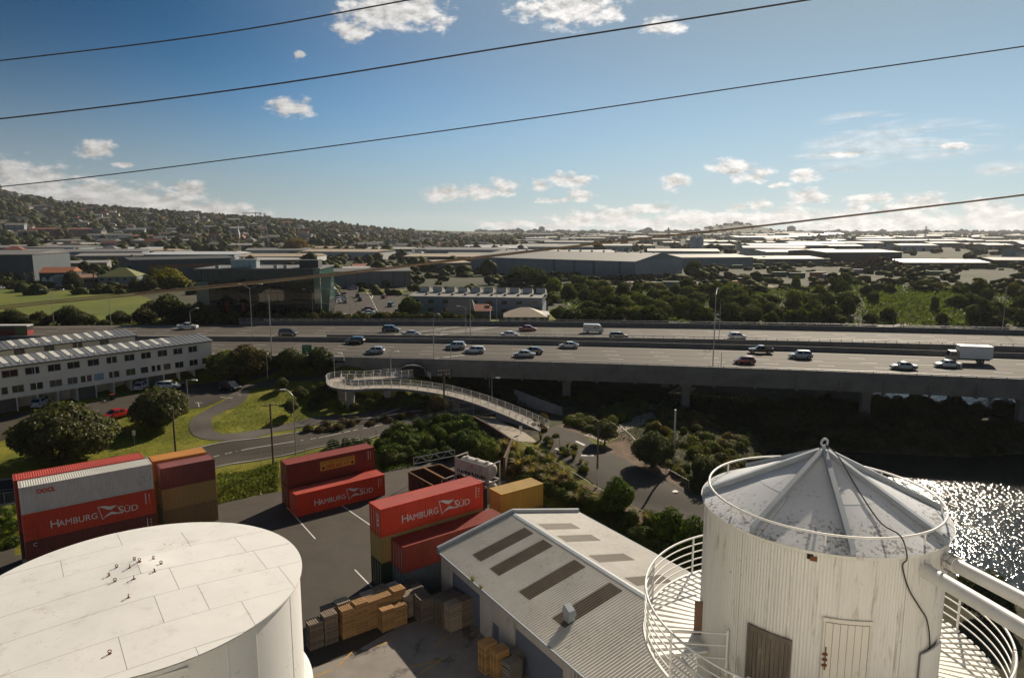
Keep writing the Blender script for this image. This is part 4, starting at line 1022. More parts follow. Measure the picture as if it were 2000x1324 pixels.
CANG = R(37.5); CD = Vector((math.cos(CANG), math.sin(CANG))); CN = Vector((-math.sin(CANG), math.cos(CANG)))
def container(near_left, z, L, H, col, label, roof=None, marks=None, door_end=0, roofcol=None, doorcol=None, ang=CANG, group='shipping containers'):
    """near_left: ground point of the near left corner; x runs along the long side, y away from the camera"""
    t = thing('shipping_container', label, 'container', (near_left[0], near_left[1], z), ang, group)
    W = 2.44; m = cmat(col); mr_ = cmat(roofcol or col); md = cmat(doorcol or col)
    fr = MB()
    for x in (0, L - .14):
        for y in (0, W - .14): fr.box(x, x + .14, y, y + .14, .12, H - .12)
    for y in (0, W - .1):
        fr.box(.14, L - .14, y, y + .1, H - .1, H - .012); fr.box(.14, L - .14, y, y + .1, .02, .16)
    for x in (0, L - .1):
        fr.box(x, x + .1, .14, W - .14, H - .13, H - .012); fr.box(x, x + .1, .14, W - .14, .02, .16)
    fr.build('frame', m, t)
    ca = MB()
    for x in (-.003, L - .175):
        for y in (-.003, W - .159):
            for zz in (0, H - .12): ca.box(x, x + .178, y, y + .162, zz, zz + .12)
    ca.build('corner_castings', m, t)['kind'] = 'stuff'
    sided('side_panel', m, L, .16, H - .1, .03, -1, t); sided('side_panel', m, L, .16, H - .1, W - .03, 1, t)
    # roof, corrugated across
    vs, fs = [], []; n = int((L - .28) / .21); p = (L - .28) / n; X, D = [.14], [0]
    for i in range(n):
        b = .14 + i * p; X += [b + .3 * p, b + .45 * p, b + .85 * p, b + p]; D += [0, 1, 1, 0]
    for x, d in zip(X, D): vs += [(x, .1, H - .045 + .03 * d), (x, W - .1, H - .045 + .03 * d)]
    for i in range(len(X) - 1): fs.append((2 * i, 2 * i + 2, 2 * i + 3, 2 * i + 1))
    MB().add(vs, fs).build('roof_panel', mr_, t)
    # ends: doors with lock rods on the left end, corrugated wall on the other
    for k in (0, 1):
        d = MB().box(.03, .07, .16 + k * (W - .32) / 2, .16 + (k + 1) * (W - .32) / 2 - .015, .17, H - .14).build('door', md, t)
        for s in (.22, .72):
            y = .16 + (k + s) * (W - .32) / 2
            MB().tube([(.0, y, .2), (.0, y, H - .2)], .02, 6).build('lock_rod', MT['galv'], d)
        for zz in (.5, 1.1, H - .6): MB().box(.012, .032, .2 + k * (W - .32) / 2, .1 + (k + 1) * (W - .32) / 2, zz, zz + .05).build('hinge_bar', md, d)
    vs, fs = [], []; k = 9
    for i in range(2 * k + 1):
        y = .14 + (W - .28) * i / (2 * k); x = L - .03 - (.04 if i % 2 else 0); vs += [(x, y, .16), (x, y, H - .13)]
    for i in range(2 * k): fs.append((2 * i, 2 * i + 2, 2 * i + 3, 2 * i + 1))
    MB().add(vs, fs).build('end_panel', m, t)
    if marks: marks(t, L, H)
    return t
def hamburg(t, L, H, text=WHITE):
    y = .022; ex, ey = (1, 0, 0), (0, 0, 1)
    # lettering in large capital and small capitals, flag sign between the two words
    s = .94
    wH = text_width('H', 1.25 * s); z0 = .72 + (H - 2.6) * .5
    x = 2.25
    text_mesh('lettering', 'H', 1.28 * s, text, t, (x, y, z0), ex, ey, .008, 1.0); x += wH + .06
    w = text_width('AMBURG', s); k = 3.55 / w
    text_mesh('lettering', 'AMBURG', s, text, t, (x, y, z0), ex, ey, .008, k); x += 3.55 + .08
    f0 = x; fz = z0
    # waving flag: outline strokes and the two light wings
    def P(a, b): return (f0 + a * 2.3, y - .008, fz - .30 + b * 1.55)
    def poly(pts): MB().add([P(*q) for q in pts] + [(p[0], p[1] + .007, p[2]) for p in [P(*q) for q in pts]], [tuple(range(len(pts)))] + [(i, i + len(pts), (i + 1) % len(pts) + len(pts), (i + 1) % len(pts)) for i in range(len(pts))]).build('flag_sign', text, t)
    poly([(0, 1.0), (.1, 1.0), (.3, .97), (.55, .86), (.74, .84), (.70, .78), (.5, .70), (.62, .62), (.74, .80), (.80, .74), (.62, .52), (.52, .50), (.38, .66), (.22, .84), (.02, .93)][:0] or [(0, 1), (.28, .98), (.52, .86), (.76, .86), (.68, .72), (.52, .60), (.36, .70), (.2, .86)])
    poly([(.16, .0), (.30, .18), (.52, .26), (.78, .22), (1.0, .18), (.74, .34), (.56, .46), (.40, .36), (.26, .2)])
    poly([(0, 1), (.03, 1), (.19, .02), (.16, 0)]); poly([(.76, .86), (.785, .84), (1.0, .20), (.97, .19)])
    x = f0 + 2.3 * .78 + .12
    text_mesh('lettering', 'S', 1.28 * s, text, t, (x, y, z0), ex, ey, .008, 1.0); x += text_width('S', 1.28 * s) + .04
    w = text_width('ÜD', s); text_mesh('lettering', 'ÜD', s, text, t, (x, y, z0), ex, ey, .008, 1.35 / w)
    ids(t, L, H)
def ids(t, L, H):
    MB().box(L - .95, L - .88, .012, .022, H * .45, H - .35).build('serial_marking', WHITE, t)
    for k in range(4): MB().box(L - .62, L - .50, .012, .022, H * .46 + k * .3, H * .46 + k * .3 + .14).build('serial_marking', WHITE if k > 1 else mat('yellow_mark', (.6, .4, .05), .6), t)
def end_labels(t, L, H):
    hamburg(t, L, H)
    for zz in (1.0, 1.45): MB().box(-.025, -.022, .35, .75, zz, zz + .3).build('label', WHITE, t)
    for zz in (1.9, 2.15): MB().box(-.025, -.022, .3, .8, zz, zz + .12).build('label', WHITE, t)
def at_ground(u, v, z): p = px(u, v, z); return Vector((p.x, p.y))
RED, RED2, MAROON, TAN, YEL = (.58, .045, .016), (.50, .05, .022), (.13, .034, .024), (.30, .20, .075), (.54, .31, .05)
# right stack: red over yellow over green, one maroon over blue in front
c3 = at_ground(742.6, 994.9, 8.5)
container(c3, 5.6, 12.19, 2.9, RED, 'bright red container with white lettering and flag sign, topping the stack beside the shed', marks=end_labels, roofcol=(.52, .12, .09))
container(c3, 2.9, 12.19, 2.69, TAN, 'yellow-brown container in the middle of the stack beside the shed', doorcol=(.36, .24, .05))
container(c3, 0.0, 12.19, 2.89, (.02, .035, .022), 'dark green container at the bottom of the stack beside the shed')
c4 = c3 - CN * 2.6 + CD * 1.0
container(c4, 2.62, 12.19, 2.7, (.26, .04, .026), 'faded red container in front of the tall stack, behind the pallets', marks=lambda t, L, H: None, group='shipping containers')
container(c4, 0.0, 12.19, 2.6, (.085, .11, .14), 'blue-grey container on the ground below the faded red one')
# middle group
cs = at_ground(559.8, 908.0, 5.8)
def sale(t, L, H):
    b = MB().box(4.4, 9.3, .008, .02, 1.1, 2.35).build('banner', mat('sale_banner', (.48, .27, .03), .6, .1), t)
    dk = mat('banner_print', (.05, .02, .03), .7)
    text_mesh('lettering', 'CONTAINERS FOR SALE OR HIRE', .36, dk, b, (4.6, .004, 1.98), (1, 0, 0), (0, 0, 1), .004, 4.4 / text_width('CONTAINERS FOR SALE OR HIRE', .36))
    text_mesh('lettering', '0800 660 117', .78, mat('banner_red', (.3, .02, .02), .7), b, (5.25, .004, 1.26), (1, 0, 0), (0, 0, 1), .004, 3.2 / text_width('0800 660 117', .78), .012)
    for x in (4.82, 8.92): MB().add([(x + .2 * math.cos(a), .003, 1.45 + .2 * math.sin(a)) for a in np.linspace(0, 6.283, 13)[:-1]], [tuple(range(12))]).build('badge', dk, b)
    ids(t, L, H)
container(cs, 2.9, 12.19, 2.9, (.17, .022, .014), 'dark red container with a yellow CONTAINERS FOR SALE banner', marks=sale, roofcol=(.33, .07, .05))
container(cs, 0, 12.19, 2.89, (.15, .02, .014), 'dark red container under the one with the yellow sale banner')
c2 = at_ground(577.4, 966.6, 2.9)
container(c2, 0, 12.19, 2.9, RED, 'red container with white lettering, alone on the asphalt before the one with the banner', marks=hamburg, roofcol=(.52, .10, .07))
# left block
co = at_ground(36, 953, 9.5)
def oocl(t, L, H):
    text_mesh('lettering', 'OOCL', .62, PINK, t, (1.45, .02, H - .95), (1, 0, 0), (0, 0, 1), .008, 1.55 / text_width('OOCL', .62), .03)
def dhl(t, L, H): MB().tube([(.9 + .18 * math.cos(a), .02, H - .5 + .18 * math.sin(a)) for a in np.linspace(.6, 5.2, 9)], .03, 4).build('emblem', WHITE, t); ids(t, L, H)
zz = 9.5 - 2.9
container(co, zz, 12.19, 2.9, (.52, .48, .47), 'long grey container with four red letters on top of the left stack', marks=oocl, roofcol=(.5, .49, .44))
container(co, zz - 2.9, 12.19, 2.89, RED2, 'red container with white lettering, below the long grey one in the left stack', marks=hamburg)
container(co, zz - 5.8, 12.19, 2.89, MAROON, 'dark maroon container under the lettered red one, behind the white tank', marks=dhl)
MB().box(0, 12.19, 0, 2.44, 0, zz - 5.82).build('plinth_block', MT['concrete'], None, (co.x, co.y, 0), CANG)
tag(bpy.data.objects['plinth_block'], 'low concrete plinth under the left container stack', 'plinth')
cb = co + CN * 2.55 - CD * .35
container(cb, zz + .1, 12.19, 2.9, (.42, .055, .035), 'red container topping the back row, behind the long grey one')
container(cb, zz - 2.8, 12.19, 2.89, (.3, .04, .03), 'red container in the back row, second from the top')
container(cb, zz - 5.7, 12.19, 2.89, MAROON, 'maroon container low in the back row behind the left stack')
MB().box(0, 12.19, 0, 2.44, 0, zz - 5.72).build('plinth_slab', MT['concrete'], None, (cb.x, cb.y, 0), CANG)
tag(bpy.data.objects['plinth_slab'], 'concrete plinth under the back row of the left container stack', 'plinth')
cm = at_ground(312, 915.7, 7.8)
container(cm, 5.2, 6.06, 2.59, (.14, .038, .034), 'short maroon container with a ribbed pinkish roof on top of two tan ones', roofcol=(.26, .09, .085))
container(cm, 2.6, 6.06, 2.59, TAN, 'short tan container, middle of the stack beside the left block')
container(cm, 0, 6.06, 2.59, (.20, .13, .06), 'short brown-tan container at the bottom beside the left block')
cy = cm + CN * 2.52 - CD * .3
container(cy, 5.5, 6.06, 2.59, (.55, .24, .05), 'short orange-yellow container showing its roof behind the short maroon one')
container(cy, 2.75, 6.06, 2.59, (.45, .2, .05), 'short orange container under the orange-yellow one, behind the tan stack')
container(cy, 0, 6.06, 2.74, (.3, .14, .05), 'short brown-orange container at the bottom of the back stack')
# yellow twenty-footer by the shed gable, on a second one
c5 = at_ground(979.2, 965.2, 5.6)
container(c5, 2.9, 6.06, 2.69, YEL, 'short yellow container beside the shed gable', roofcol=(.52, .34, .10), ang=CANG - R(2))
container(c5, 0, 6.06, 2.88, (.25, .14, .04), 'short ochre container below the yellow one, behind the shed gable', ang=CANG - R(2))

# open-topped rusty bins, tank containers and a small gangway behind
def open_bin(c, ang, L, W, H, label):
    t = thing('open_bin', label, 'bin', (c.x, c.y, 0), ang, 'rusty open-topped bins')
    m = mat('bin_paint', (.07, .035, .022), .85, .3, .8, stains=.4, stain_col=(.13, .05, .02), stain_scale=.8)
    for q in ((0, L, 0, .08), (0, L, W - .08, W), (0, .08, .08, W - .08), (L - .08, L, .08, W - .08)): MB().box(*q, .15, H).build('side_wall', m, t)
    MB().box(.08, L - .08, .08, W - .08, .15, .25).build('floor', m, t)
    rim = MB()
    for q in ((-.06, L + .06, -.06, .06), (-.06, L + .06, W - .06, W + .06), (-.06, .06, .06, W - .06), (L - .06, L + .06, .06, W - .06)): rim.box(*q, H, H + .12)
    rim.build('rim', mat('bin_rim', (.22, .10, .035), .8, .2), t)
    for k in range(1, 8): MB().box(L * k / 8 - .05, L * k / 8 + .05, -.06, -.001, .15, H - .01).build('rib', m, t)
ba = px(797, 919, 2.9); b1 = px(892, 890 + 85, 2.9)
bang = R(37.5 - 90)
open_bin(Vector((ba.x, ba.y)), bang, 11.5, 2.44, 2.7, 'rusty open-topped bin behind the red stack, farther from the tank containers')
open_bin(Vector((ba.x, ba.y)) + CD * 2.6, bang, 11.5, 2.44, 2.7, 'rusty open-topped bin beside the pale tank container')
def tank_container(c, ang, z, label, decal):
    t = thing('tank_container', label, 'tank', (c.x, c.y, z), ang, 'tank containers')
    L, W, H = 6.06, 2.44, 2.59
    tm = mat('tank_container_paint', (.52, .48, .44), .5, .12, .6, stains=.45, stain_col=(.2, .16, .13), stain_scale=.7, stretch=(1, 1, .5))
    pts = [(.5, 0)] 
    mb = MB(); n = 28; prof = [(.25, .55), (.32, .85), (.5, 1.06), (.8, 1.12), (L - .8, 1.12), (L - .5, 1.06), (L - .32, .85), (L - .25, .55)]
    vs, fs = [], []
    for (x, r) in prof:
        for i in range(n): vs.append((x, W / 2 + r * math.cos(2 * math.pi * i / n), 1.32 + r * math.sin(2 * math.pi * i / n)))
    for j in range(len(prof) - 1):
        for i in range(n): fs.append((j * n + i, j * n + (i + 1) % n, (j + 1) * n + (i + 1) % n, (j + 1) * n + i))
    fs += [tuple(range(n - 1, -1, -1)), tuple((len(prof) - 1) * n + i for i in range(n))]
    mb.add(vs, fs); mb.build('barrel', tm, t, smooth=40)
    fr = MB()
    for x in (0, L - .14):
        for y in (0, W - .14): fr.box(x, x + .14, y, y + .14, 0, H)
        for z0 in (0, H - .14): fr.box(x + .02, x + .12, .14, W - .14, z0, z0 + .14)
    for y in (0, W - .12):
        for z0 in (0.02,): fr.box(.14, L - .14, y, y + .12, z0, z0 + .12)
    fr.build('frame', tm, t)
    if decal:
        MB().box(.14, L - .14, .02, .05, .3, 2.35).build('side_cladding', tm, t)
        y = .015
        MB().add([(2.9, y, 1.75), (3.3, y, 1.75), (3.1, y, 2.1)], [(0, 1, 2)]).build('emblem', PINK, t)
        text_mesh('lettering', 'INTERFLOW', .22, PINK, t, (2.3, y, 1.4), (1, 0, 0), (0, 0, 1), .003, 1.7 / text_width('INTERFLOW', .22))
        for k in range(16): x0 = .4 + k * .33; MB().box(x0, x0 + rnd.uniform(.15, .3), y - .002, y + .002, .45 + rnd.uniform(0, .15), .75 + rnd.uniform(0, .25)).build('graffiti', MT['black'], t)
        MB().box(5.0, 5.3, y - .002, y + .002, .8, 1.05).build('label', mat('orange_label', (.5, .25, .03), .6), t)
    for x in (1.2, 3.0, 4.8): MB().lathe([(.001, 2.56), (.22, 2.54), (.26, 2.38)], 14, (x, W / 2)).build('manlid', tm, t, smooth=40)
tc1 = px(889, 915, 3.4)
tca = R(-37)
tank_container(Vector((tc1.x, tc1.y)), R(-40), 2.6, 'white tank container with a red triangle and black scrawls, on top', True)
tank_container(Vector((tc1.x, tc1.y)), R(-40), 0, 'white tank container on the ground under the one with the red triangle', False)
tank_container(Vector((tc1.x, tc1.y)) - Vector((math.cos(R(50)), math.sin(R(50)))) * 2.6, R(-40), 0, 'pale blue-grey tank container lying beside the rusty open bins', False)
gw = thing('gangway', 'grey steel gangway railing beside the open bins and tank containers', 'railing')
a, b = px(808, 906, 2.8), px(888, 890, 2.8)
for dz in (0, .9): MB().tube([a + Vector((0, 0, dz)), b + Vector((0, 0, dz))], .05, 6).build('rail', MT['galv'], gw)
for k in range(6):
    p, q = a + (b - a) * (k / 6), a + (b - a) * ((k + 1) / 6)
    MB().tube([p + Vector((0, 0, .9 if k % 2 else 0)), q + Vector((0, 0, 0 if k % 2 else .9))], .035, 5).build('brace', MT['galv'], gw)
for p in (a, b): MB().tube([Vector((p.x, p.y, 0)), p + Vector((0, 0, .9))], .06, 6).build('post', MT['galv'], gw)

# unseen white silo block added behind the viewpoint to bounce sunlight onto shaded walls
blk = thing('bounce_silo_block', 'unseen white silo block added behind the viewpoint for bounced light', 'silo', (0, -13.5, 0))
for k in range(-3, 4): MB().lathe([(5.4, 0), (5.4, 44), (4.6, 45.2), (.001, 45.6)], 40, (k * 10.6, 0)).build('cylinder', MT['tank_wall'], blk, smooth=40)
# ---------------------------------------------------------------- pallets
MT['timber'] = mat('pallet_timber', (1, 1, 1), .85, .25, 2.2, objcol=True, stretch=(.6, 4, 4))
def pallet_mesh(seed):
    r = random.Random(seed); mb = MB(); L, W, H = 1.2, 1.0, .145
    for i in range(7):
        x = i * (L - .12) / 6 + r.uniform(-.01, .01); mb.box(x, x + .115, r.uniform(-.012, .012), W + r.uniform(-.012, .012), H - .024, H)
    for y in (.02, W / 2 - .045, W - .11): mb.box(.0, L, y, y + .09, .024, H - .0245)
    for x in (0, L / 2 - .06, L - .12): mb.box(x, x + .12, 0, W, 0, .0235)
    return mb.mesh('pallet', MT['timber'])
PM = [pallet_mesh(i) for i in range(4)]
TIMB = {'new': (.42, .24, .10), 'grey': (.20, .155, .115), 'dark': (.155, .125, .10), 'pale': (.33, .27, .21)}
rest = MB()
ORD = ['top', 'second', 'third', 'fourth', 'fifth', 'sixth', 'seventh', 'eighth', 'ninth', 'tenth', 'eleventh', 'twelfth', 'thirteenth', 'fourteenth', 'fifteenth', 'sixteenth', 'seventeenth', 'eighteenth', 'nineteenth', 'twentieth', 'lowest', 'lowest', 'lowest', 'lowest']
def stack(p, n, kind, label, group, keep=99, ang=CANG, lean=0.0):
    for k in range(n):
        jx, jy, ja = rnd.uniform(-.025, .025), rnd.uniform(-.025, .025), rnd.uniform(-.02, .02)
        if k < n - keep:
            ca, sa = math.cos(ang), math.sin(ang)
            def tr(x, y): return (p[0] + x * ca - y * sa, p[1] + x * sa + y * ca)
            for (y0, y1, z0, z1) in ((0, 1, 0, .02), (0, .09, .024, .12), (.455, .545, .024, .12), (.91, 1, .024, .12), (0, 1, .122, .144)):
                qd = [tr(0, y0), tr(1.2, y0), tr(1.2, y1), tr(0, y1)]; zb = k * .148
                rest.hexa([(x, y, zb + z0) for x, y in qd] + [(x, y, zb + z1) for x, y in qd])
            continue
        o = link('pallet', PM[rnd.randrange(4)], None, (p[0] + jx + lean * k, p[1] + jy, .016 + k * .148), ang + ja)
        c = TIMB[kind]; f = rnd.uniform(.75, 1.2); o.color = (c[0] * f, c[1] * f, c[2] * f, 1)
        tag(o, label.replace(' in the ', ', %s in the ' % (ORD[n - 1 - k] + (' from top' if k < n - 1 else '')), 1), 'pallet', group)
def stk(u, vb, vt, kind, label, group, off=(0, 0), keep=99, dn=0):
    b = px(u, vb, 0); n = int(round(pxd(u, vt, b.y).z / .148)) + dn
    q = Vector((b.x, b.y)) + CD * off[0] + CN * off[1]
    stack(q, max(2, n), kind, label, group, keep)
G1 = 'pallet stacks between the containers and the tank'; G2 = 'dark pallet stacks by the shed wall'
stk(607, 1272, 1222, 'grey', 'weathered grey pallet in the stack closest to the white tank', G1)
stk(636, 1262, 1206, 'grey', 'weathered grey pallet in the second stack from the white tank', G1)
nm = ['third', 'fourth', 'fifth', 'sixth', 'seventh']
for i in range(5): stk(671, 1250, 1195, 'new', 'new yellow pine pallet in the %s stack from the white tank' % nm[i], G1, (1.24 * i, 0), dn=(0, 1, 0, 0, 1)[i])
for i in range(6): stk(671, 1250, 1195, 'pale' if i % 2 else 'grey', 'pallet in the shaded row behind the pine, stack %s' % ('one', 'two', 'three', 'four', 'five', 'six')[i], G1, (1.24 * i - 1.2, 1.06), keep=2, dn=(0, 1, -1, 0, 1, 0)[i])
for i in range(2): stk(748, 1236, 1193, 'new', 'new pine pallet in the %s stack before the pine row' % ('left', 'right')[i], G1, (1.24 * i, 0), dn=-i)
stk(790, 1210, 1166, 'pale', 'bleached pallet in the stack ending the pine row', G1)
stk(790, 1210, 1166, 'dark', 'dark pallet in the stack behind the bleached one', G1, (.1, 1.08), keep=2)
stk(823, 1220, 1172, 'dark', 'dark pallet in the leaning stack left of the shed wall', G2)
for i in range(3): stk(823, 1220, 1172, 'dark', 'dark pallet in the %s stack behind the leaning one' % ('first', 'second', 'third')[i], G2, (.1 + .3 * i, 1.1 * (i + 1)), keep=2, dn=-i)
for i in range(2): stk(880, 1236, 1183, ('pale', 'grey')[i], 'weathered pallet in the %s stack beside the small blue door' % ('left', 'right')[i], G2, (1.24 * i, 0))
for j in (1, 2):
    for i in range(2): stk(880, 1236, 1183, 'dark', 'dark pallet in the %s stack, row %s behind the blue door' % (('left', 'right')[i], ('one', 'two')[j - 1]), G2, (1.24 * i - .2, 1.08 * j), keep=2, dn=-j)
stk(971, 1330, 1277, 'new', 'pine pallet in the tall stack nearest the big blue roller door', 'tall pine stacks before the roller door')
stk(971, 1330, 1277, 'new', 'pine pallet in the second tall stack from the big blue roller door', 'tall pine stacks before the roller door', (-.35, 1.15), dn=1)
o = rest.build('lower_pallets', MT['timber']); o.color = (.15, .12, .095, 1); tag(o, 'lower layers of the shaded pallet stacks', 'pallets', None, 'stuff')
for i, (u, v) in enumerate([(1000,1330), (1010,1310)]):
    p = px(u, v, 0); mb = MB()
    for k in range(12): mb.box(-.6 + rnd.uniform(-.1, .1), .6, -.5, .5 + rnd.uniform(-.1, .1), k * .16, k * .16 + .11)
    o = mb.build('board_stack', MT['timber'], None, (p.x, p.y, 0), CANG + .1 * i); o.color = (.2, .18, .16, 1); tag(o, ('untidy grey board stack beside the tall pine pallets', 'grey board stack leaning at the blue roller door')[i], 'boards')

# ---------------------------------------------------------------- cars
def car_meshes(kind):
    """local: x forward, origin on the road under the middle"""
    S = dict(sedan=(4.65, 1.80, 1.45, .92, (-1.55, -.80, .55, 1.30), .72), hatch=(4.15, 1.74, 1.50, .93, (-1.98, -1.45, .45, 1.25), .74), wagon=(4.6, 1.78, 1.50, .93, (-2.2, -1.85, .5, 1.3), .74),
             suv=(4.6, 1.86, 1.72, 1.05, (-2.15, -1.75, .55, 1.2), .78), mpv=(4.5, 1.78, 1.72, 1.02, (-2.15, -1.9, .9, 1.7), .78), liftback=(4.45, 1.75, 1.48, .92, (-2.1, -.75, .40, 1.45), .72))[kind]
    L, W, H, B, (xr0, xr1, xf1, xf0), wt = S; hw = W / 2; clr = .2
    st = [(-L / 2, .78, .40, B - .12), (-L / 2 + .10, .92, clr + .05, B - .02), (-L / 2 + .55, 1, clr, B), (-.6, 1, clr, B), (.8, 1, clr, B - .01), (xf0 + .05, .99, clr, B - .02), (L / 2 - .45, .95, clr, B - .16), (L / 2 - .10, .86, clr + .05, B - .27), (L / 2, .70, .38, B - .36)]
    body = MB(); vs, fs = [], []
    for x, w, zb, zt in st:
        w *= hw; zs = zb + (zt - zb) * .55
        vs += [(x, -w * .9, zb), (x, -w, zb + .12), (x, -w * 1.0, zs), (x, -w * .93, zt), (x, -w * .6, zt + .03), (x, w * .6, zt + .03), (x, w * .93, zt), (x, w, zs), (x, w, zb + .12), (x, w * .9, zb)]
    n = 10
    for i in range(len(st) - 1):
        for k in range(n): fs.append((i * n + k, (i + 1) * n + k, (i + 1) * n + (k + 1) % n, i * n + (k + 1) % n))
    fs += [tuple(range(n)), tuple((len(st) - 1) * n + k for k in range(n - 1, -1, -1))]
    body.add(vs, fs)
    wb, wtp = hw * .91, hw * wt; z0 = B - .01
    xm = (xr1 + xf1) / 2
    cab = [(xr0, wb * .95, z0), (xr1, wtp, H - .04), (xm, wtp * 1.02, H), (xf1, wtp * .98, H - .04), (xf0, wb * .93, z0 - .03)]
    vs, fs = [], []
    for x, w, z in cab: vs += [(x, -w, z), (x, w, z)]
    base = len(vs)
    for x in (xr1, xm, xf1): vs += [(x, -wb, z0 - .02), (x, wb, z0 - .02)]
    for i in range(4): fs.append((2 * i, 2 * i + 2, 2 * i + 3, 2 * i + 1))
    for s in (0, 1):
        a = [0, base, 2], [2, base, base + 2, 4], [4, base + 2, base + 4, 6], [6, base + 4, 8]
        for q in a: fs.append(tuple((i + s) for i in (q if s else q[::-1])))
    body.add(vs, fs)
    gl = []
    def quad(p, inset=.06, lift=.012):
        P = [Vector(q) for q in p]; c = sum(P, Vector()) / len(P); nrm = (P[1] - P[0]).cross(P[-1] - P[0]).normalized()
        if nrm.dot(c - Vector((0, 0, B - .2))) < 0: nrm = -nrm
        q = [c + (x - c) * (1 - inset) + nrm * lift for x in P]; gl.append(MB().add([tuple(x) for x in q], [tuple(range(len(q)))]))
    quad([(xf0, -wb * .93, z0 - .02), (xf0, wb * .93, z0 - .02), (xf1, wtp * .98, H - .04), (xf1, -wtp * .98, H - .04)], .07)
    quad([(xr0, -wb * .95, z0), (xr0, wb * .95, z0), (xr1, wtp, H - .04), (xr1, -wtp, H - .04)], .1)
    for s in (-1, 1):
        xmid = (xf0 + xf1) / 2 * .35 + xm * .65 - .25
        def yz(x, t):   # side wall point: t 0 belt .. 1 roof
            return (x, s * (wb + (wtp - wb) * t), z0 + (H - .05 - z0) * t)
        xa, xb = xr0 + (xr1 - xr0) * .2 + .12, xr1 + .1
        quad([yz(xa, .06), yz(xmid - .05, .06), yz(xmid - .05, .9), yz(max(xb, xa + .1), .9)], .03, .02)
        quad([yz(xmid + .05, .06), yz(xf0 - .22, .06), yz(xf1 - .02, .9), yz(xmid + .05, .9)], .03, .02)
    wheels = []
    fx, rx = L / 2 - .82, -L / 2 + .80; r = .33 if kind != 'suv' else .37
    w = MB(); vs, fs = [], []
    k = 16
    for y in (-.10, .10):
        for i in range(k): vs.append((r * math.cos(2 * math.pi * i / k), y, r * math.sin(2 * math.pi * i / k)))
    for i in range(k): fs.append((i, (i + 1) % k, (i + 1) % k + k, i + k))
    fs += [tuple(range(k)), tuple(range(2 * k - 1, k - 1, -1))]; w.add(vs, fs)
    rim = MB(); vs, fs = [], []
    for y in (-.115, .115):
        o = len(vs); vs += [(.62 * r * math.cos(2 * math.pi * i / 12), y, .62 * r * math.sin(2 * math.pi * i / 12)) for i in range(12)]
        fs.append(tuple(o + i for i in range(12)))
    rim.add(vs, fs)
    arch = MB()  # flat black discs: shade of the wheel wells put into colour
    for xx in (fx, rx):
        for s in (-1, 1):
            o = [(xx + (r + .06) * math.cos(a), s * (hw + .004), r + (r + .06) * math.sin(a)) for a in np.linspace(-.25, math.pi + .25, 14)]
            arch.add(o, [tuple(range(14))])
    lights = [(MB().box(L / 2 - .30, L / 2 - .05, s * hw * .72 - .17, s * hw * .72 + .17, B - .42, B - .24), 'headlight') for s in (-1, 1)] + [(MB().box(-L / 2 - .012, -L / 2 + .18, s * hw * .74 - .14, s * hw * .74 + .14, B - .36, B - .08), 'tail_light') for s in (-1, 1)]
    mir = [MB().box(xf0 - .35, xf0 - .2, s * (hw + .06) - .1, s * (hw + .06) + .1, B, B + .14) for s in (-1, 1)]
    return dict(body=body.mesh('body', MT['paint'], 38), glass=[g.mesh('window', MT['car_glass']) for g in gl], wheel=w.mesh('wheel', MT['tyre'], 40), rim=rim.mesh('rim', MT['rim']), arch=arch.mesh('wheel_well_shade', MT['tyre']),
                lights=[(m.mesh(nm, MT['lamp_glass'] if nm == 'headlight' else MT['tail']), nm) for m, nm in lights], mir=[m.mesh('mirror', MT['paint']) for m in mir], wp=[(fx, hw - .1), (fx, -hw + .1), (rx, hw - .1), (rx, -hw + .1)], r=r)
CARS = {}
def make_car(kind, col, label, loc, heading, group, parts=True):
    if kind not in CARS: CARS[kind] = car_meshes(kind)
    C = CARS[kind]; t = thing({'sedan': 'sedan_car', 'hatch': 'hatchback_car', 'wagon': 'station_wagon', 'suv': 'sport_utility_car', 'mpv': 'people_carrier', 'liftback': 'hatchback_car'}[kind], label, 'car', loc, heading, group)
    b = link('body', C['body'], t); b.color = (*col, 1)
    for g in C['glass']: link('window', g, t)
    link('wheel_well_shades', C['arch'], t)['kind'] = 'stuff'
    for x, y in C['wp']:
        w = link('wheel', C['wheel'], t, (x, y, C['r'])); link('rim', C['rim'], w)
    if parts:
        for me, nm in C['lights']: link(nm, me, t)
        for me in C['mir']: m = link('mirror', me, t); m.color = (*col, 1)
    return t
SIL, WHT, BLK, RDC, DGR = (.38, .40, .42), (.66, .66, .65), (.012, .013, .016), (.30, .012, .01), (.05, .055, .06)
def road_car(kind, col, label, u, v, far, group):
    f, f2, z = (yMF, yF, ZF_) if far else (yN, yNF, ZN)
    p = px(u, v, z); sl = 2 * Q * p.x - (.07 if far else .13); h = math.atan2(sl, 1)
    return make_car(kind, col, label, (p.x, p.y, z + .008), h if far else h + math.pi, group)
GF, GN = 'cars on the far carriageway', 'cars on the near carriageway'
road_car('mpv', BLK, 'black people carrier on the far carriageway, left of the lamp posts', 563, 655.5, True, GF)
road_car('suv', BLK, 'black car on the far carriageway above the silver sedan near the lamp post', 764, 648, True, GF)
road_car('sedan', SIL, 'silver sedan on the far carriageway just right of a black car', 804, 656.5, True, GF)
road_car('sedan', RDC, 'red sedan on the far carriageway', 1031, 646, True, GF)
road_car('sedan', WHT, 'white sedan with a roof light, half behind the median barrier', 996, 658, True, GF)
road_car('wagon', BLK, 'black wagon behind the median barrier, right of the white minibus', 1208, 660, True, GF)
road_car('hatch', WHT, 'small white hatchback alone on the far carriageway right of the tall lamp', 1440, 661, True, GF)
road_car('suv', BLK, 'dark sport utility car on the near carriageway, casting a shadow left of it', 694, 671, False, GN)
road_car('hatch', SIL, 'silver hatchback on the near carriageway by the edge, right of the green sign', 733, 690, False, GN)
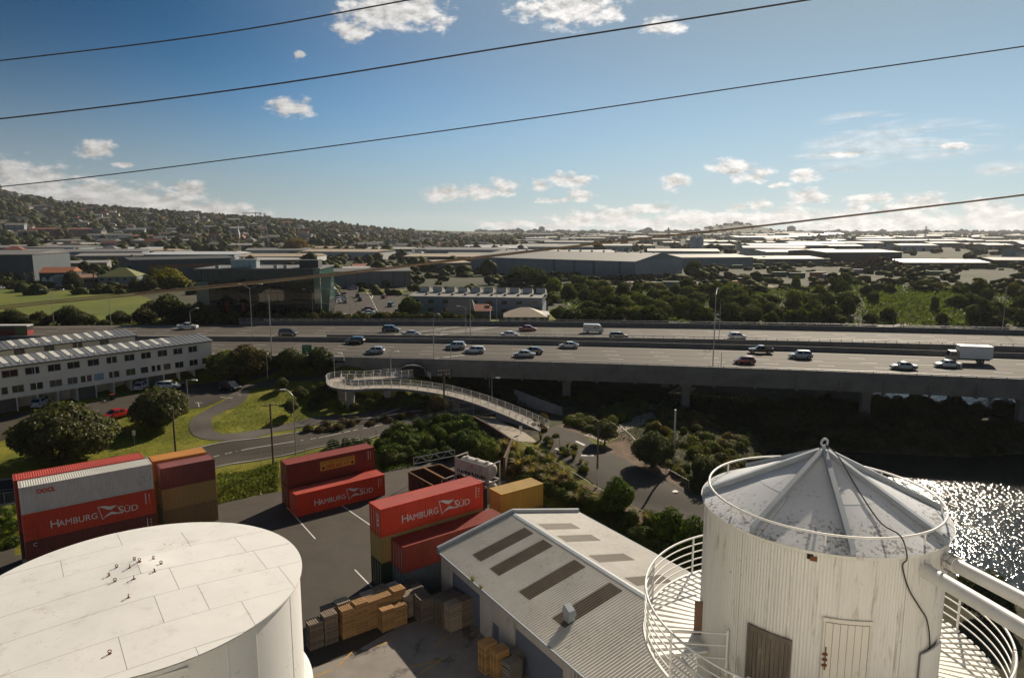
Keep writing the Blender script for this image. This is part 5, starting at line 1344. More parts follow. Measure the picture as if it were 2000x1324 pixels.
road_car('suv', SIL, 'silver sport utility car on the near carriageway, ahead of a white estate', 890, 681.5, False, GN)
road_car('wagon', WHT, 'white estate car on the near carriageway', 927, 689, False, GN)
road_car('liftback', DGR, 'dark silver car half hidden behind a silver sedan on the near carriageway', 1041, 690.5, False, GN)
road_car('sedan', SIL, 'silver sedan closest to the parapet, overtaken by a dark car', 1024, 697, False, GN)
road_car('liftback', WHT, 'white liftback alone in the middle of the near carriageway', 1111, 679.5, False, GN)
road_car('hatch', RDC, 'red hatchback on the near carriageway below the black pickup', 1454, 710, False, GN)
road_car('suv', SIL, 'silver sport utility car on the near carriageway right of the black pickup', 1563, 700, False, GN)
road_car('sedan', (.42, .44, .44), 'silver sedan by the near parapet in front of the truck', 1764, 721, False, GN)
road_car('sedan', WHT, 'white sedan alongside the box truck', 1850, 717, False, GN)

def pickup(col, label, loc, heading, group):
    t = thing('pickup_truck', label, 'pickup', loc, heading, group); L, hw = 5.2, .91
    def pt(name, m, *boxes, c=None):
        mb = MB()
        for b in boxes: mb.hexa(b) if len(b) == 8 else mb.box(*b)
        o = mb.build(name, m, t); o.color = (*(c or col), 1); return o
    P = MT['paint']
    pt('body', P, (-2.55, 2.45, -hw, hw, .38, .78), [(1.05, -hw, .78), (2.5, -hw * .9, .78), (2.5, hw * .9, .78), (1.05, hw, .78), (1.05, -hw * .94, 1.12), (2.4, -hw * .82, 1.0), (2.4, hw * .82, 1.0), (1.05, hw * .94, 1.12)])
    pt('cab', P, (-.75, 1.05, -hw, hw, .78, 1.12), [(-.75, -hw * .95, 1.12), (1.05, -hw * .95, 1.12), (1.05, hw * .95, 1.12), (-.75, hw * .95, 1.12), (-.6, -hw * .76, 1.76), (.35, -hw * .76, 1.76), (.35, hw * .76, 1.76), (-.6, hw * .76, 1.76)])
    for s in (-1, 1): pt('bed_side', P, (-2.5, -.76, s * hw - .05, s * hw + .0, .78, 1.2) if s > 0 else (-2.5, -.76, -hw, -hw + .05, .78, 1.2))
    pt('tailgate', P, (-2.55, -2.49, -hw + .06, hw - .06, .6, 1.2)); pt('bed_floor', MT['tyre'], (-2.48, -.77, -hw + .06, hw - .06, .79, .82))
    g = MT['car_glass']
    MB().add([(1.04, -hw * .85, 1.14), (1.04, hw * .85, 1.14), (.42, hw * .7, 1.72), (.42, -hw * .7, 1.72)], [(0, 1, 2, 3)]).build('window', g, t, (.03, 0, .02))
    for s in (-1, 1):
        for xa, xb in ((-.62, .1), (.2, .85)): MB().add([(xa, s * hw * .962, 1.16), (xb, s * hw * .962, 1.16), (min(xb, .4) if xb > .3 else xb, s * hw * .79, 1.7), (max(xa, -.55), s * hw * .79, 1.7)], [(0, 1, 2, 3)]).build('window', g, t)
    C = CARS['suv']
    for x in (1.65, -1.55):
        for y in (-.82, .82): w = link('wheel', C['wheel'], t, (x, y, .37)); link('rim', C['rim'], w)
    for s in (-1, 1):
        MB().box(2.35, 2.46, s * .68 - .14, s * .68 + .14, .72, .9).build('headlight', MT['lamp_glass'], t); MB().box(-2.57, -2.5, s * .8 - .07, s * .8 + .07, .75, 1.1).build('tail_light', MT['tail'], t)
    return t
p = px(1485, 690, ZN); pickup(BLK, 'black double-cab pickup on the near carriageway above the red hatchback', (p.x, p.y, ZN + .01), math.pi - .19, GN)
p = px(367, 643, 10.0); pickup(WHT, 'white double-cab pickup on the left of the motorway behind the flats', (p.x, p.y, 10.02), .06, GF)

def minibus(label, loc, heading):
    t = thing('minibus', label, 'van', loc, heading, GF); hw = .92
    prof = [(-2.6, .35), (2.5, .35), (2.62, .75), (2.5, 1.05), (1.75, 1.95), (1.2, 2.22), (-2.45, 2.25), (-2.6, 2.0)]
    n = len(prof); vs = [(x, -hw * (1 if z < 1.1 else .9), z) for x, z in prof] + [(x, hw * (1 if z < 1.1 else .9), z) for x, z in prof]
    b = MB().add(vs, [tuple(range(n - 1, -1, -1)), tuple(range(n, 2 * n))] + [(i, (i + 1) % n, (i + 1) % n + n, i + n) for i in range(n)]).build('body', MT['paint'], t, smooth=35); b.color = (.7, .7, .69, 1)
    for s in (-1, 1):
        for xa, xb in ((-2.35, -1.35), (-1.28, -.28), (-.2, .75)): MB().add([(xa, s * hw * .995, 1.18), (xb, s * hw * .995, 1.18), (xb, s * hw * .925, 1.85), (xa, s * hw * .925, 1.85)], [(0, 1, 2, 3)]).build('window', MT['car_glass'], t)
        MB().add([(.85, s * hw * .995, 1.18), (1.95, s * hw * .995, 1.18), (1.6, s * hw * .925, 1.8), (.85, s * hw * .925, 1.85)], [(0, 1, 2, 3)]).build('window', MT['car_glass'], t)
        MB().box(2.5, 2.62, s * .72 - .13, s * .72 + .13, .68, .95).build('headlight', MT['lamp_glass'], t); MB().box(-2.62, -2.58, s * .8 - .07, s * .8 + .07, .8, 1.4).build('tail_light', MT['tail'], t)
    MB().add([(2.46, -hw * .82, 1.12), (2.46, hw * .82, 1.12), (1.83, hw * .78, 1.92), (1.83, -hw * .78, 1.92)], [(0, 1, 2, 3)]).build('window', MT['car_glass'], t, (.03, 0, .02))
    C = CARS['hatch']
    for x in (1.75, -1.45):
        for y in (-.84, .84): w = link('wheel', C['wheel'], t, (x, y, .33)); link('rim', C['rim'], w)
p = px(1159, 650, ZF_); minibus('white high-roof minibus on the far carriageway', (p.x, p.y, ZF_ + .01), -.11)
def box_truck(label, loc, heading):
    t = thing('box_truck', label, 'truck', loc, heading, GN)
    MB().box(-4.3, 1.5, -1.22, 1.22, 1.0, 3.45).build('cargo_box', mat('truck_box', (.66, .65, .64), .5, .05), t)
    MB().box(-4.32, 1.52, -1.24, 1.24, 3.45, 3.5).build('box_roof', MT['white_steel'], t)
    cm_ = mat('truck_cab', (.45, .40, .30), .4, .05)
    MB().hexa([(1.6, -1.02, .55), (3.35, -1.02, .55), (3.35, 1.02, .55), (1.6, 1.02, .55), (1.6, -.98, 2.35), (3.05, -.95, 2.35), (3.05, .95, 2.35), (1.6, .98, 2.35)]).build('cab', cm_, t)
    MB().add([(3.28, -.9, 1.35), (3.28, .9, 1.35), (3.1, .86, 2.2), (3.1, -.86, 2.2)], [(0, 1, 2, 3)]).build('windscreen', MT['car_glass'], t, (.04, 0, 0))
    for s in (-1, 1): MB().add([(1.9, s * 1.03, 1.4), (3.05, s * 1.03, 1.4), (2.95, s * 1.0, 2.15), (1.9, s * 1.0, 2.15)], [(0, 1, 2, 3)]).build('window', MT['car_glass'], t)
    MB().box(-4.2, 3.0, -.4, .4, .55, .98).build('chassis', MT['dark_metal'], t)
    C = CARS['suv']
    for x in (2.4, -2.6):
        for y in (-.9, .9): w = link('wheel', C['wheel'], t, (x, y, .42)); w.scale = (1.15, 1.3, 1.15); link('rim', C['rim'], w)
p = px(1885, 708, ZN); box_truck('box truck with a plain white body and tan cab on the near carriageway', (p.x, p.y, ZN + .01), math.pi - .23)
# cars by the flats
def lot_car(kind, col, label, u, v, deg): p = gp(u, v); make_car(kind, col, label, (p.x, p.y, p.z + .06), R(deg), 'cars parked by the flats')
lot_car('sedan', (.45, .015, .012), 'bright red sedan parked between the two big round trees', 228, 816, -112)
lot_car('mpv', (.5, .5, .5), 'white people carrier parked under the left end of the flats', 80, 793, 105)
lot_car('hatch', (.6, .6, .6), 'white hatchback parked in front of a garage of the flats', 276, 760, 100)
lot_car('wagon', (.55, .56, .58), 'silver-white estate parked side-on by the flats, next to a bin', 330, 759, 5)
lot_car('suv', BLK, 'black car pulling out at the end of the car park', 449, 762, -25)
# ---------------------------------------------------------------- flats with garages
MT['flat_wall'] = mat('flats_wall_paint', (.72, .65, .56), .8, .1, .3, world=True, stains=.35, stain_col=(.3, .28, .26), stain_scale=.3, stain_sharp=.3)
MT['flat_roof'] = mat('flats_roof_iron', (.17, .18, .19), .5, .12, .4, metal=.2, world=True)
MT['pale_sheet'] = mat('translucent_roof_sheet', (.58, .57, .52), .5, .12, .6, world=True)
MT['curtain'] = mat('window_frame', (.30, .29, .28), .6, .1)
def flats(name, label, A, B, z0, hw, depth, windows, roofz, skylights, roof_only=False):
    """A right end, B left end of the front; x local runs from B to A"""
    d = (A - B); L = d.length; ang = math.atan2(d.y, d.x); ex = d.normalized(); ey = Vector((-ex.y, ex.x))
    t = thing(name, label, 'flats', (B.x, B.y, z0), ang)
    g = 2.35     # garage storey
    MB().box(0, L, .35, depth, g, hw).build('wall', MT['flat_wall'], t)
    # front wall in strips with window openings left as recesses
    rows = sorted(windows, key=lambda w: (w[2], w[0]))
    x = 0.0
    bays = np.arange(0, L + .1, 5.2)
    def wallseg(x0, x1, za, zb, m=MT['flat_wall'], name='wall_panel'): MB().box(x0, x1, 0, .345, za, zb).build(name, m, t)
    for za, zb, row in ((g, g + 2.75, 0), (g + 2.75, hw, 1)):
        ws = sorted([w for w in windows if w[2] == row], key=lambda w: w[0]); cur = 0.0
        zs0, zs1 = za + .85, za + 2.05
        for (x0, x1, r_, tint) in ws:
            if x0 < cur + .1 or x1 > L - .1: continue
            wallseg(cur, x0, za + (.004 if row else 0), zb); wallseg(x0, x1, za + (.004 if row else 0), zs0); wallseg(x0, x1, zs1, zb)
            wn = thing('window', None, None); wn.parent = t
            n = max(1, int(round((x1 - x0) / .95)))
            for k in range(n):
                xa, xb = x0 + (x1 - x0) * k / n, x0 + (x1 - x0) * (k + 1) / n
                MB().box(xa + .05, xb - .05, .12, .14, zs0 + .06, zs1 - .06).build('pane', tint, wn)
                fr = MB(); fr.box(xa, xa + .045, .06, .15, zs0, zs1); fr.box(xb - .045, xb, .06, .15, zs0, zs1); fr.box(xa + .046, xb - .046, .06, .15, zs0, zs0 + .05); fr.box(xa + .046, xb - .046, .06, .15, zs1 - .05, zs1)
                fr.build('frame', MT['curtain'], wn)
            MB().box(x0 - .06, x1 + .06, -.06, -.002, zs0 - .08, zs0).build('sill', MT['flat_wall'], wn)
            cur = x1
        wallseg(cur, L, za + (.004 if row else 0), zb)
    # garage storey: piers, back wall, soffit
    MB().box(0, L, 3.2, depth, 0, g - .002).build('garage_wall', MT['flat_wall'], t)
    for k, xx in enumerate(np.arange(.2, L, 3.05)):
        if k % 4 == 2: MB().box(xx, min(xx + 3.0, L), .3, .5, 0, g - .01).build('garage_door', mat('garage_door', (.09, .075, .065), .7, .2), t)
        MB().box(xx - .15, xx + .0, .1, 3.19, 0, g - .003).build('pier', MT['flat_wall'], t)
    # roof: low pitch, standing seams, pale translucent sheets
    zb, zt = roofz; yr = depth * .52
    zroof = lambda y: zb + (zt - zb) * (1 - abs(y - yr) / (depth * .52 + .4))
    nseg = int(L / .95)
    for k in range(nseg):
        x0, x1 = -.3 + (L + .6) * k / nseg, -.3 + (L + .6) * (k + 1) / nseg
        pale = any(abs((x0 + x1) / 2 - s) < w for s, w in skylights) and k % 2 == 0
        for s, (ya, yb) in enumerate(((-.4, yr), (yr, depth + .4))):
            if pale and s == 0:
                ym = yr * .72
                for q0, q1, m, nmm in ((ya, ym - 2.2, MT['flat_roof'], 'roof_sheet'), (ym - 2.2, yr, MT['pale_sheet'], 'skylight_sheet')):
                    MB().add([(x0, q0, zroof(q0)), (x1, q0, zroof(q0)), (x1, q1, zroof(q1)), (x0, q1, zroof(q1)), (x0 + .04, q0, zroof(q0) + .06), (x0 + .04, q1, zroof(q1) + .06)], [(0, 1, 2, 3), (0, 4, 5, 3)]).build(nmm, m, t)
                if k % 4 == 0: MB().tube([((x0 + x1) / 2, ym - 2.5, zroof(ym - 2.5)), ((x0 + x1) / 2, ym - 2.5, zroof(ym - 2.5) + .4)], .1, 6).build('roof_pipe', MT['flat_wall'], t)
            else:
                MB().add([(x0, ya, zroof(ya)), (x1, ya, zroof(ya)), (x1, yb, zroof(yb)), (x0, yb, zroof(yb)), (x0 + .04, ya, zroof(ya) + .06), (x0 + .04, yb, zroof(yb) + .06)], [(0, 1, 2, 3), (0, 4, 5, 3)]).build('roof_sheet', MT['flat_roof'], t)
    MB().box(-.32, L + .32, -.48, -.405, zb - .22, zb - .01).build('gutter', MT['dark_metal'], t)
    for x0 in (0, L - .2): MB().add([(x0, -.3, hw), (x0, depth + .3, hw), (x0, depth + .3, zroof(depth + .3) - .02), (x0, yr, zt - .02), (x0, -.3, zroof(-.3) - .02)], [(0, 1, 2, 3, 4)]).build('gable', MT['flat_wall'], t)
    for k in range(1, int(L / 12)): MB().box(k * 12.2, k * 12.2 + .14, -.03, -.001, 0, hw - .1).build('downpipe', MT['flat_wall'], t)
    return t
Z5 = 5.3
fa, fb = px(417, 738, Z5), px(100, 792, Z5); fdir = Vector((fa.x - fb.x, fa.y - fb.y)).normalized()
FA = Vector((fa.x, fa.y)); FB = FA - fdir * 68
def face_s(u):
    """distance along the front (from its left end) where the sight column u meets it"""
    k = (u - 1000) / FPX / 1.0   # x / depth with small pitch correction below
    best = None
    for s in np.linspace(0, 68, 681):
        q = FB + fdir * s; depth = q.y * math.cos(PITCH) + (CAMZ - 10) * math.sin(PITCH); e = abs(q.x / depth - k)
        if best is None or e < best[0]: best = (e, s)
    return best[1]
curt = [MT['glass'], mat('pale_blue_blind', (.22, .35, .45), .4, .1), mat('brown_blind', (.13, .085, .07), .5, .2), mat('dark_green_glass', (.02, .035, .025), .1, .1, spec=.7)]  # panes in plain colours; blinds pale blue and brown
wins = []
for zx, w in [(95, 2.3), (293, 2.1), (482, 2.0), (650, 2.0), (820, 1.9), (978, 1.8), (1131, 1.8), (1274, 1.8), (1416, 1.8), (1549, 1.8), (1680, 1.8), (1803, 1.7), (-110, 2.2), (-330, 2.2)]:
    s = face_s(zx / 4.444); wins.append((s - w / 2, s + w / 2, 1, curt[0] if zx % 3 else curt[3]))
for zx, w, c in [(35, .9, 0), (152, 1.7, 0), (315, 1.9, 3), (480, 1.9, 2), (624, 1.6, 2), (718, .8, 0), (774, .8, 2), (857, 1.6, 1), (988, 1.8, 0), (1130, 1.7, 0), (1250, 1.4, 0), (1332, .75, 0), (1378, .75, 0), (1448, 1.4, 2), (1556, 1.7, 0), (1678, 1.7, 0), (1780, 1.3, 0), (-150, 1.8, 0)]:
    s = face_s(zx / 4.444); wins.append((s - w / 2, s + w / 2, 0, curt[c]))
HW = 7.85
sk = [(face_s(20), 4), (face_s(75), 3.2), (face_s(165), 4.5), (face_s(225), 4.5), (face_s(300), 5)]
flats('apartment_block', 'long cream block of flats with garages below and a grey iron roof, nearest the lawn', FA, FB, Z5, HW, 9.5, wins, (HW + .02, HW + .95), sk)
ra = px(263, 652, 13.6); rb_ = Vector((ra.x, ra.y)); RA = rb_; RB = rb_ - fdir * 60
flats('apartment_block', 'second block of flats behind the first, showing its roof with pale skylight sheets', RA, RB, 6.0, 7.3, 9.5, [(k, k + 1.8, 1, MT['glass']) for k in np.arange(3, 58, 5)], (7.32, 8.3), [(20, 4), (30, 4), (42, 5), (52, 4)])
# low dark garden walls, bins
for i, (a, b, h) in enumerate([((184,765),(217,757),1.5), ((292,748),(345,735),1.6), ((0,800),(60,787),1.2)]):
    p, q = gp(*a), gp(*b); mb = MB(); r = ribbon([(p.x, p.y), (q.x, q.y)], .25); mb.prism([tuple(x) for x in r], min(p.z, q.z) - .3, p.z + h)
    m2 = MB().prism([tuple(x) for x in ribbon([(p.x, p.y), (q.x, q.y)], .34)], p.z + h, p.z + h + .08)
    t = thing('garden_wall', ('dark garden wall left of the parked white hatchback', 'dark garden wall above the silver-white estate by the flats', 'low wall at the left end of the flats')[i], 'wall'); mb.build('wall', mat('dark_block', (.07, .06, .05), .9, .2), t); m2.build('coping', MT['concrete'], t)
def bin_(u, v, col, label):
    p = gp(u, v); t = thing('wheelie_bin', label, 'bin', p, rnd.uniform(0, 3), 'wheelie bins'); MB().hexa([(-.25, -.25, .05), (.25, -.25, .05), (.25, .25, .05), (-.25, .25, .05), (-.3, -.32, 1.0), (.3, -.32, 1.0), (.3, .32, 1.0), (-.3, .32, 1.0)]).build('body', mat('bin_body', (.03, .03, .035), .5), t)
    MB().box(-.32, .32, -.36, .36, 1.0, 1.08).build('lid', mat('bin_lid', col, .5), t)
    for s in (-1, 1): MB().tube([(s * .3 - .03, .28, .12), (s * .3 + .03, .28, .12)], .12, 10).build('wheel', MT['tyre'], t)
bin_(220, 781, (.3, .03, .02), 'red-lidded wheelie bin on the verge in front of the flats'); bin_(358, 758, (.05, .15, .3), 'blue-lidded wheelie bin beside the silver-white estate')

# ---------------------------------------------------------------- curved footbridge ramp
MT['bridge_deck'] = mat('bridge_deck_concrete', (.34, .30, .255), .85, .15, .5, world=True)
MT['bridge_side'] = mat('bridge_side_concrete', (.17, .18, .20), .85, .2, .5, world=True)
def footbridge():
    t = thing('footbridge', 'curved concrete foot ramp with white railings below the motorway', 'footbridge')
    nodes = [(1064,838,2.25),(1030,822,2.9),(985,803,3.7),(930,783,4.7),(870,767,5.7),(800,757,6.4),(740,755,6.8),(690,757,7.0),(660,753,7.1),(652,744,7.2),(668,739,7.25),(710,739,7.3),(760,735,7.4),(805,731,7.5)]
    pts = smooth_poly([px(*q) for q in nodes], 7); W = 2.7; n = len(pts)
    Ls, Rs = [], []
    for i, p in enumerate(pts):
        a, b = pts[max(0, i - 1)], pts[min(n - 1, i + 1)]; tt = Vector((b.x - a.x, b.y - a.y, 0)).normalized(); nn = Vector((-tt.y, tt.x, 0)) * (W / 2)
        Ls.append(p + nn); Rs.append(p - nn)
    vs, fs = [], []
    for l, r in zip(Ls, Rs):
        vs += [tuple(l), tuple(r), (r.x, r.y, r.z - .45), (l.x, l.y, l.z - .45)]
    for i in range(n - 1):
        fs.append((4 * i, 4 * i + 4, 4 * i + 5, 4 * i + 1))
    MB().add(vs, fs).build('deck', MT['bridge_deck'], t, smooth=40)
    fs = []
    for i in range(n - 1):
        for k in (1, 2, 3): fs.append((4 * i + k, 4 * i + 4 + k, 4 * i + 4 + (k + 1) % 4, 4 * i + (k + 1) % 4))
    MB().add(vs, fs).build('edge_beam', MT['bridge_side'], t, smooth=40)
    # solid side wall where the ramp meets the ground
    vs, fs = [], []
    m = 16
    for i in range(m):
        for e in (Ls, Rs): vs += [(e[i].x, e[i].y, e[i].z - .4), (e[i].x, e[i].y, hz(e[i].x, e[i].y) - .3)]
    for i in range(m - 1): fs += [(4 * i, 4 * i + 4, 4 * i + 5, 4 * i + 1), (4 * i + 2, 4 * i + 6, 4 * i + 7, 4 * i + 3)]
    MB().add(vs, fs).build('side_wall', MT['bridge_side'], t)
    # railings
    for side, E in (('l', Ls), ('r', Rs)):
        rl = thing('railing', None, None); rl.parent = t
        lim = n if side == 'r' else n
        e2 = [E[0]]; acc_ = 0
        for h, rr in ((1.15, .035), (.85, .018), (.6, .018), (.35, .018), (.12, .018)): MB().tube([p + Vector((0, 0, h)) for p in E], rr, 6).build('rail', MT['white_steel'], rl, smooth=60)
        d = 0; last = None
        for i in range(n):
            if last is None or (E[i] - last).length > 1.25:
                MB().box(-.045, .045, -.045, .045, -.2, 1.2).build('post', MT['white_steel'], rl, tuple(E[i])); last = E[i]
    for (u, v, z) in ((757, 757, 6.7), (668, 754, 7.05), (890, 772, 5.4), (684, 757, 7.0)):
        p = px(u, v, z); g = hz(p.x, p.y) - .5
        w0, w1 = .55, .75
        MB().hexa([(p.x - w0, p.y - .35, g), (p.x + w0, p.y - .35, g), (p.x + w0, p.y + .35, g), (p.x - w0, p.y + .35, g), (p.x - w1, p.y - .45, z - .5), (p.x + w1, p.y - .45, z - .5), (p.x + w1, p.y + .45, z - .5), (p.x - w1, p.y + .45, z - .5)]).build('column', MT['concrete'], t)
footbridge()
# arched underpass portal under the motorway
def underpass():
    a, b = px(782, 732, 7.1), px(833, 731, 7.1); c = (a + b) / 2; w = (b - a).length / 2
    t = thing('underpass', 'arched concrete underpass portal beneath the motorway edge, with pale railing wings', 'underpass', (c.x, c.y, 7.0))
    pr = [(-w, 0), (-w * .9, 1.5), (-w * .5, 2.0), (0, 2.15), (w * .5, 2.0), (w * .9, 1.5), (w, 0)]
    vs, fs = [], []
    for k, y in enumerate((-1.2, 9)):
        for s in (1.0, 1.05): vs += [(x * s, y, z * (1.0 if s == 1 else 1.05)) for x, z in pr]
    m = len(pr)
    for i in range(m - 1):
        fs += [(i, i + 1, i + 1 + m, i + m), (i + m, i + 1 + m, i + 1 + 3 * m, i + 3 * m), (i, i + 2 * m, i + 1 + 2 * m, i + 1)]
    MB().add(vs, fs).build('vault', MT['viaduct'], t)
    MB().add([(x * .99, -1.0, z * .99) for x, z in pr], [tuple(range(m))]).build('shade_panel', MT['black'], t)  # black face across the portal carries the tunnel's shade
    for s in (-1, 1):
        for dz in (.3, .65, 1.0): MB().tube([(s * w * 1.15, -1.2, dz), (s * w * 1.5, -3.6, dz)], .03, 6).build('wing_rail', MT['white_steel'], t)
        for f in (0, .5, 1): MB().tube([(s * w * (1.15 + .35 * f), -1.2 - 2.4 * f, 0), (s * w * (1.15 + .35 * f), -1.2 - 2.4 * f, 1.05)], .035, 6).build('wing_post', MT['white_steel'], t)
underpass()
# concrete wall beside the ramp end, retaining wall above the yard
def wall_line(pts, h, w, m, label, name='retaining_wall', base=None):
    t = thing(name, label, 'wall')
    for i, (a, b) in enumerate(zip(pts[:-1], pts[1:])):
        n = max(1, int((b - a).length / 2.4))
        for k in range(n):
            p, q = a + (b - a) * (k / n), a + (b - a) * ((k + 1) / n); p2 = p + (q - p) * .985
            z0 = min(hz(p.x, p.y), hz(q.x, q.y)) - .6 if base is None else base
            r = ribbon([(p.x, p.y), (p2.x, p2.y)], w); zt = (p.z + q.z) / 2 + h
            MB().prism([tuple(x) for x in r], z0, lambda x, y, p=p, q=q: h + p.z + (q.z - p.z) * max(0, min(1, (Vector((x, y)) - Vector((p.x, p.y))).dot(Vector((q.x - p.x, q.y - p.y))) / max(1e-6, (Vector((q.x - p.x, q.y - p.y))).length_squared)))).build('wall_panel', m, t)
    return t
wall_line([px(1005, 772, 3.6), px(1050, 790, 3.2), px(1098, 808, 2.5)], 1.2, .25, MT['bridge_side'], 'grey concrete wall running beside the end of the white-railed ramp')
wall_line([px(925, 822, 2.4), px(965, 845, 2.4), px(1000, 868, 2.2), px(985, 905, 2.2)], .9, .3, MT['rust'] if False else mat('brown_timber_wall', (.10, .06, .04), .9, .25, .8, world=True), 'brown timber retaining wall above the yard beside the tank containers', base=0.0)

# ---------------------------------------------------------------- fences
def fence(pts, h, label, post=2.6, mesh=True, name='wire_fence', toprail=True, m=None):
    t = thing(name, label, 'fence'); m = m or MT['galv']; last = None; P = []
    for a, b in zip(pts[:-1], pts[1:]):
        n = max(1, int((b - a).length / post))
        P += [a + (b - a) * (k / n) for k in range(n)]
    P.append(pts[-1]); P = [Vector((p.x, p.y, hz(p.x, p.y))) for p in P]
    for p in P: MB().tube([p - Vector((0, 0, .3)), p + Vector((0, 0, h + .05))], .04, 6).build('post', m, t)
    if toprail: MB().tube([p + Vector((0, 0, h)) for p in P], .028, 5).build('top_rail', m, t)
    if mesh:
        mb = MB()
        for f in (.05, .3, .55, .78): mb.tube([p + Vector((0, 0, h * f)) for p in P], .007, 3)
        for a, b in zip(P[:-1], P[1:]):
            n = 9
            for k in range(n): mb.tube([a + (b - a) * (k / n) + Vector((0, 0, .03)), a + (b - a) * (k / n) + Vector((0, 0, h))], .005, 3)
        mb.build('wire_mesh', m, t)['kind'] = 'stuff'
    return t
fence([gp(415,921), gp(470,912), gp(550,898), gp(640,882), gp(735,862)], 1.7, 'galvanised wire fence between the street and the container yard')
fence([gp(735,862), gp(790,842), gp(870,822), gp(925,815)], 1.9, 'tall wire fence along the green bank under the ramp')
fence([gp(-60,1000), gp(10,988), gp(36,984)], 1.7, 'wire fence left of the long grey container stack')
fence([gp(940,832), gp(975,850), gp(1010,872), gp(1060,905), gp(1120,940), gp(1190,985), gp(1270,1025), gp(1340,1055)], 1.3, 'wire fence with thin posts along the access road above the shed', post=4.5)
fence([gp(1210,843), gp(1230,862), gp(1270,905), gp(1300,930), gp(1345,955)], 1.2, 'thin post and wire fence behind the mulch bed on the reserve', post=5)
# crash barrier along the street below the lawn
def guard(pts, label):
    t = thing('guard_rail', label, 'barrier'); P = [Vector((p.x, p.y, hz(p.x, p.y))) for p in smooth_poly(pts, 5)]
    for p in P[::3]: MB().box(-.06, .06, -.06, .06, -.2, .75).build('post', MT['galv'], t, tuple(p))
    MB().tube([p + Vector((0, 0, .62)) for p in P], .1, 6).build('beam', MT['concrete'], t)
guard([gp(578,842), gp(640,833), gp(700,826), gp(760,818), gp(830,808)], 'pale guard rail between the lawn path and the street under the ramp')

# ---------------------------------------------------------------- lamp posts and poles
def lamp(base, h, label, arms=((1, 0),), arm_len=2.2, rise=.5, r=.09, curve=False, name='lamp_post', group=None, m=None):
    t = thing(name, label, 'lamp post', base, 0, group); m = m or MT['galv']
    MB().tube([(0, 0, -.4), (0, 0, h * .5), (0, 0, h)], r, 8, r1=r * .55).build('pole', m, t, smooth=60)
    for dx, dy in arms:
        if curve: path = [(dx * arm_len * s, dy * arm_len * s, h - .05 + rise * math.sin(s * 1.5)) for s in (0, .15, .35, .6, .8, 1)]
        else: path = [(0, 0, h - .05), (dx * arm_len, dy * arm_len, h + rise)]
        MB().tube(path, r * .5, 6).build('arm', m, t, smooth=60)
        e = path[-1]; a = math.atan2(dy, dx)
        hd = MB(); hd.hexa([(e[0] - .1, e[1] - .14, e[2] - .12), (e[0] + .75 * abs(dx) + .1, e[1] - .14, e[2] - .12), (e[0] + .75 * abs(dx) + .1, e[1] + .14, e[2] - .12), (e[0] - .1, e[1] + .14, e[2] - .12), (e[0] - .06, e[1] - .1, e[2] + .06), (e[0] + .7 * abs(dx) + .05, e[1] - .1, e[2] + .04), (e[0] + .7 * abs(dx) + .05, e[1] + .1, e[2] + .04), (e[0] - .06, e[1] + .1, e[2] + .06)]) if dx >= 0 else hd.hexa([(e[0] - .85 * abs(dx), e[1] - .14, e[2] - .12), (e[0] + .1, e[1] - .14, e[2] - .12), (e[0] + .1, e[1] + .14, e[2] - .12), (e[0] - .85 * abs(dx), e[1] + .14, e[2] - .12), (e[0] - .75 * abs(dx), e[1] - .1, e[2] + .04), (e[0] + .06, e[1] - .1, e[2] + .06), (e[0] + .06, e[1] + .1, e[2] + .06), (e[0] - .75 * abs(dx), e[1] + .1, e[2] + .04)])
        hd.build('lamp_head', MT['white_steel'], t)
    return t
def lamp_px(u, vb, vt, label, z=None, **k):
    b = gp(u, vb) if z is None else px(u, vb, z); h = pxd(u, vt, b.y).z - b.z
    return lamp((b.x, b.y, b.z), max(2, h), label, **k)
GL = 'motorway lamp posts'
lamp_px(493, 657, 563, 'tall two-armed lamp post on the median in front of the glass office', z=ZF_, arms=((-.9, .2), (.9, .3)), arm_len=2.4, rise=1.0, group=GL)
lamp_px(531, 694, 575, 'tall camera pole at the near edge of the motorway left of the green sign', z=ZN, arms=(), r=.14, group=GL)
lamp_px(612, 628, 568, 'one-armed lamp post before the right end of the glass office', z=8.5, arms=((-1, 0),), group=GL)
lamp_px(685, 628, 598, 'curved lamp post behind the motorway beside the street of parked cars', z=8.5, arms=((-1, 0),), arm_len=4.0, rise=1.0, curve=True, group=GL)
lamp_px(847.5, 704, 622, 'lamp post at the near parapet above the underpass', z=ZN, arms=((.5, .8),), arm_len=1.5, rise=.8, group=GL)
lamp_px(910, 656, 600, 'shorter of two poles standing together on the median', z=ZF_, arms=((-1, 0),), arm_len=1.4, rise=.3, group=GL)
lamp_px(919, 656, 583, 'taller bare pole of two standing together on the median', z=ZF_, arms=(), group=GL)
lamp_px(970, 630, 556, 'tall lamp post behind the motorway over the cottage roof', z=8.2, arms=((-.8, .3),), arm_len=1.6, group=GL)
lamp_px(1392, 719, 575, 'tallest lamp post, at the near parapet over the viaduct pier', z=ZN, arms=((.35, .9),), arm_len=2.4, rise=1.0, r=.12, group=GL)
lamp_px(1395, 667, 622, 'lamp post on the median just right of the tallest one', z=ZF_, arms=((.5, .8),), arm_len=1.4, rise=.8, group=GL)
lamp_px(1404, 667, 596, 'slim lamp post on the median, last of the three standing together', z=ZF_, arms=(), group=GL)
lamp_px(1408, 721, 688, 'short dark post at the near parapet right of the tallest lamp', z=ZN, arms=(), group=GL)
lamp_px(881, 706, 678, 'short post on the near parapet by the silver sport utility car', z=ZN, arms=(), group=GL)
lamp_px(106, 640, 572, 'two-armed lamp post in front of the sports field', z=9.2, arms=((-1, .1), (1, .3)), arm_len=2.4, rise=.9, group=GL)
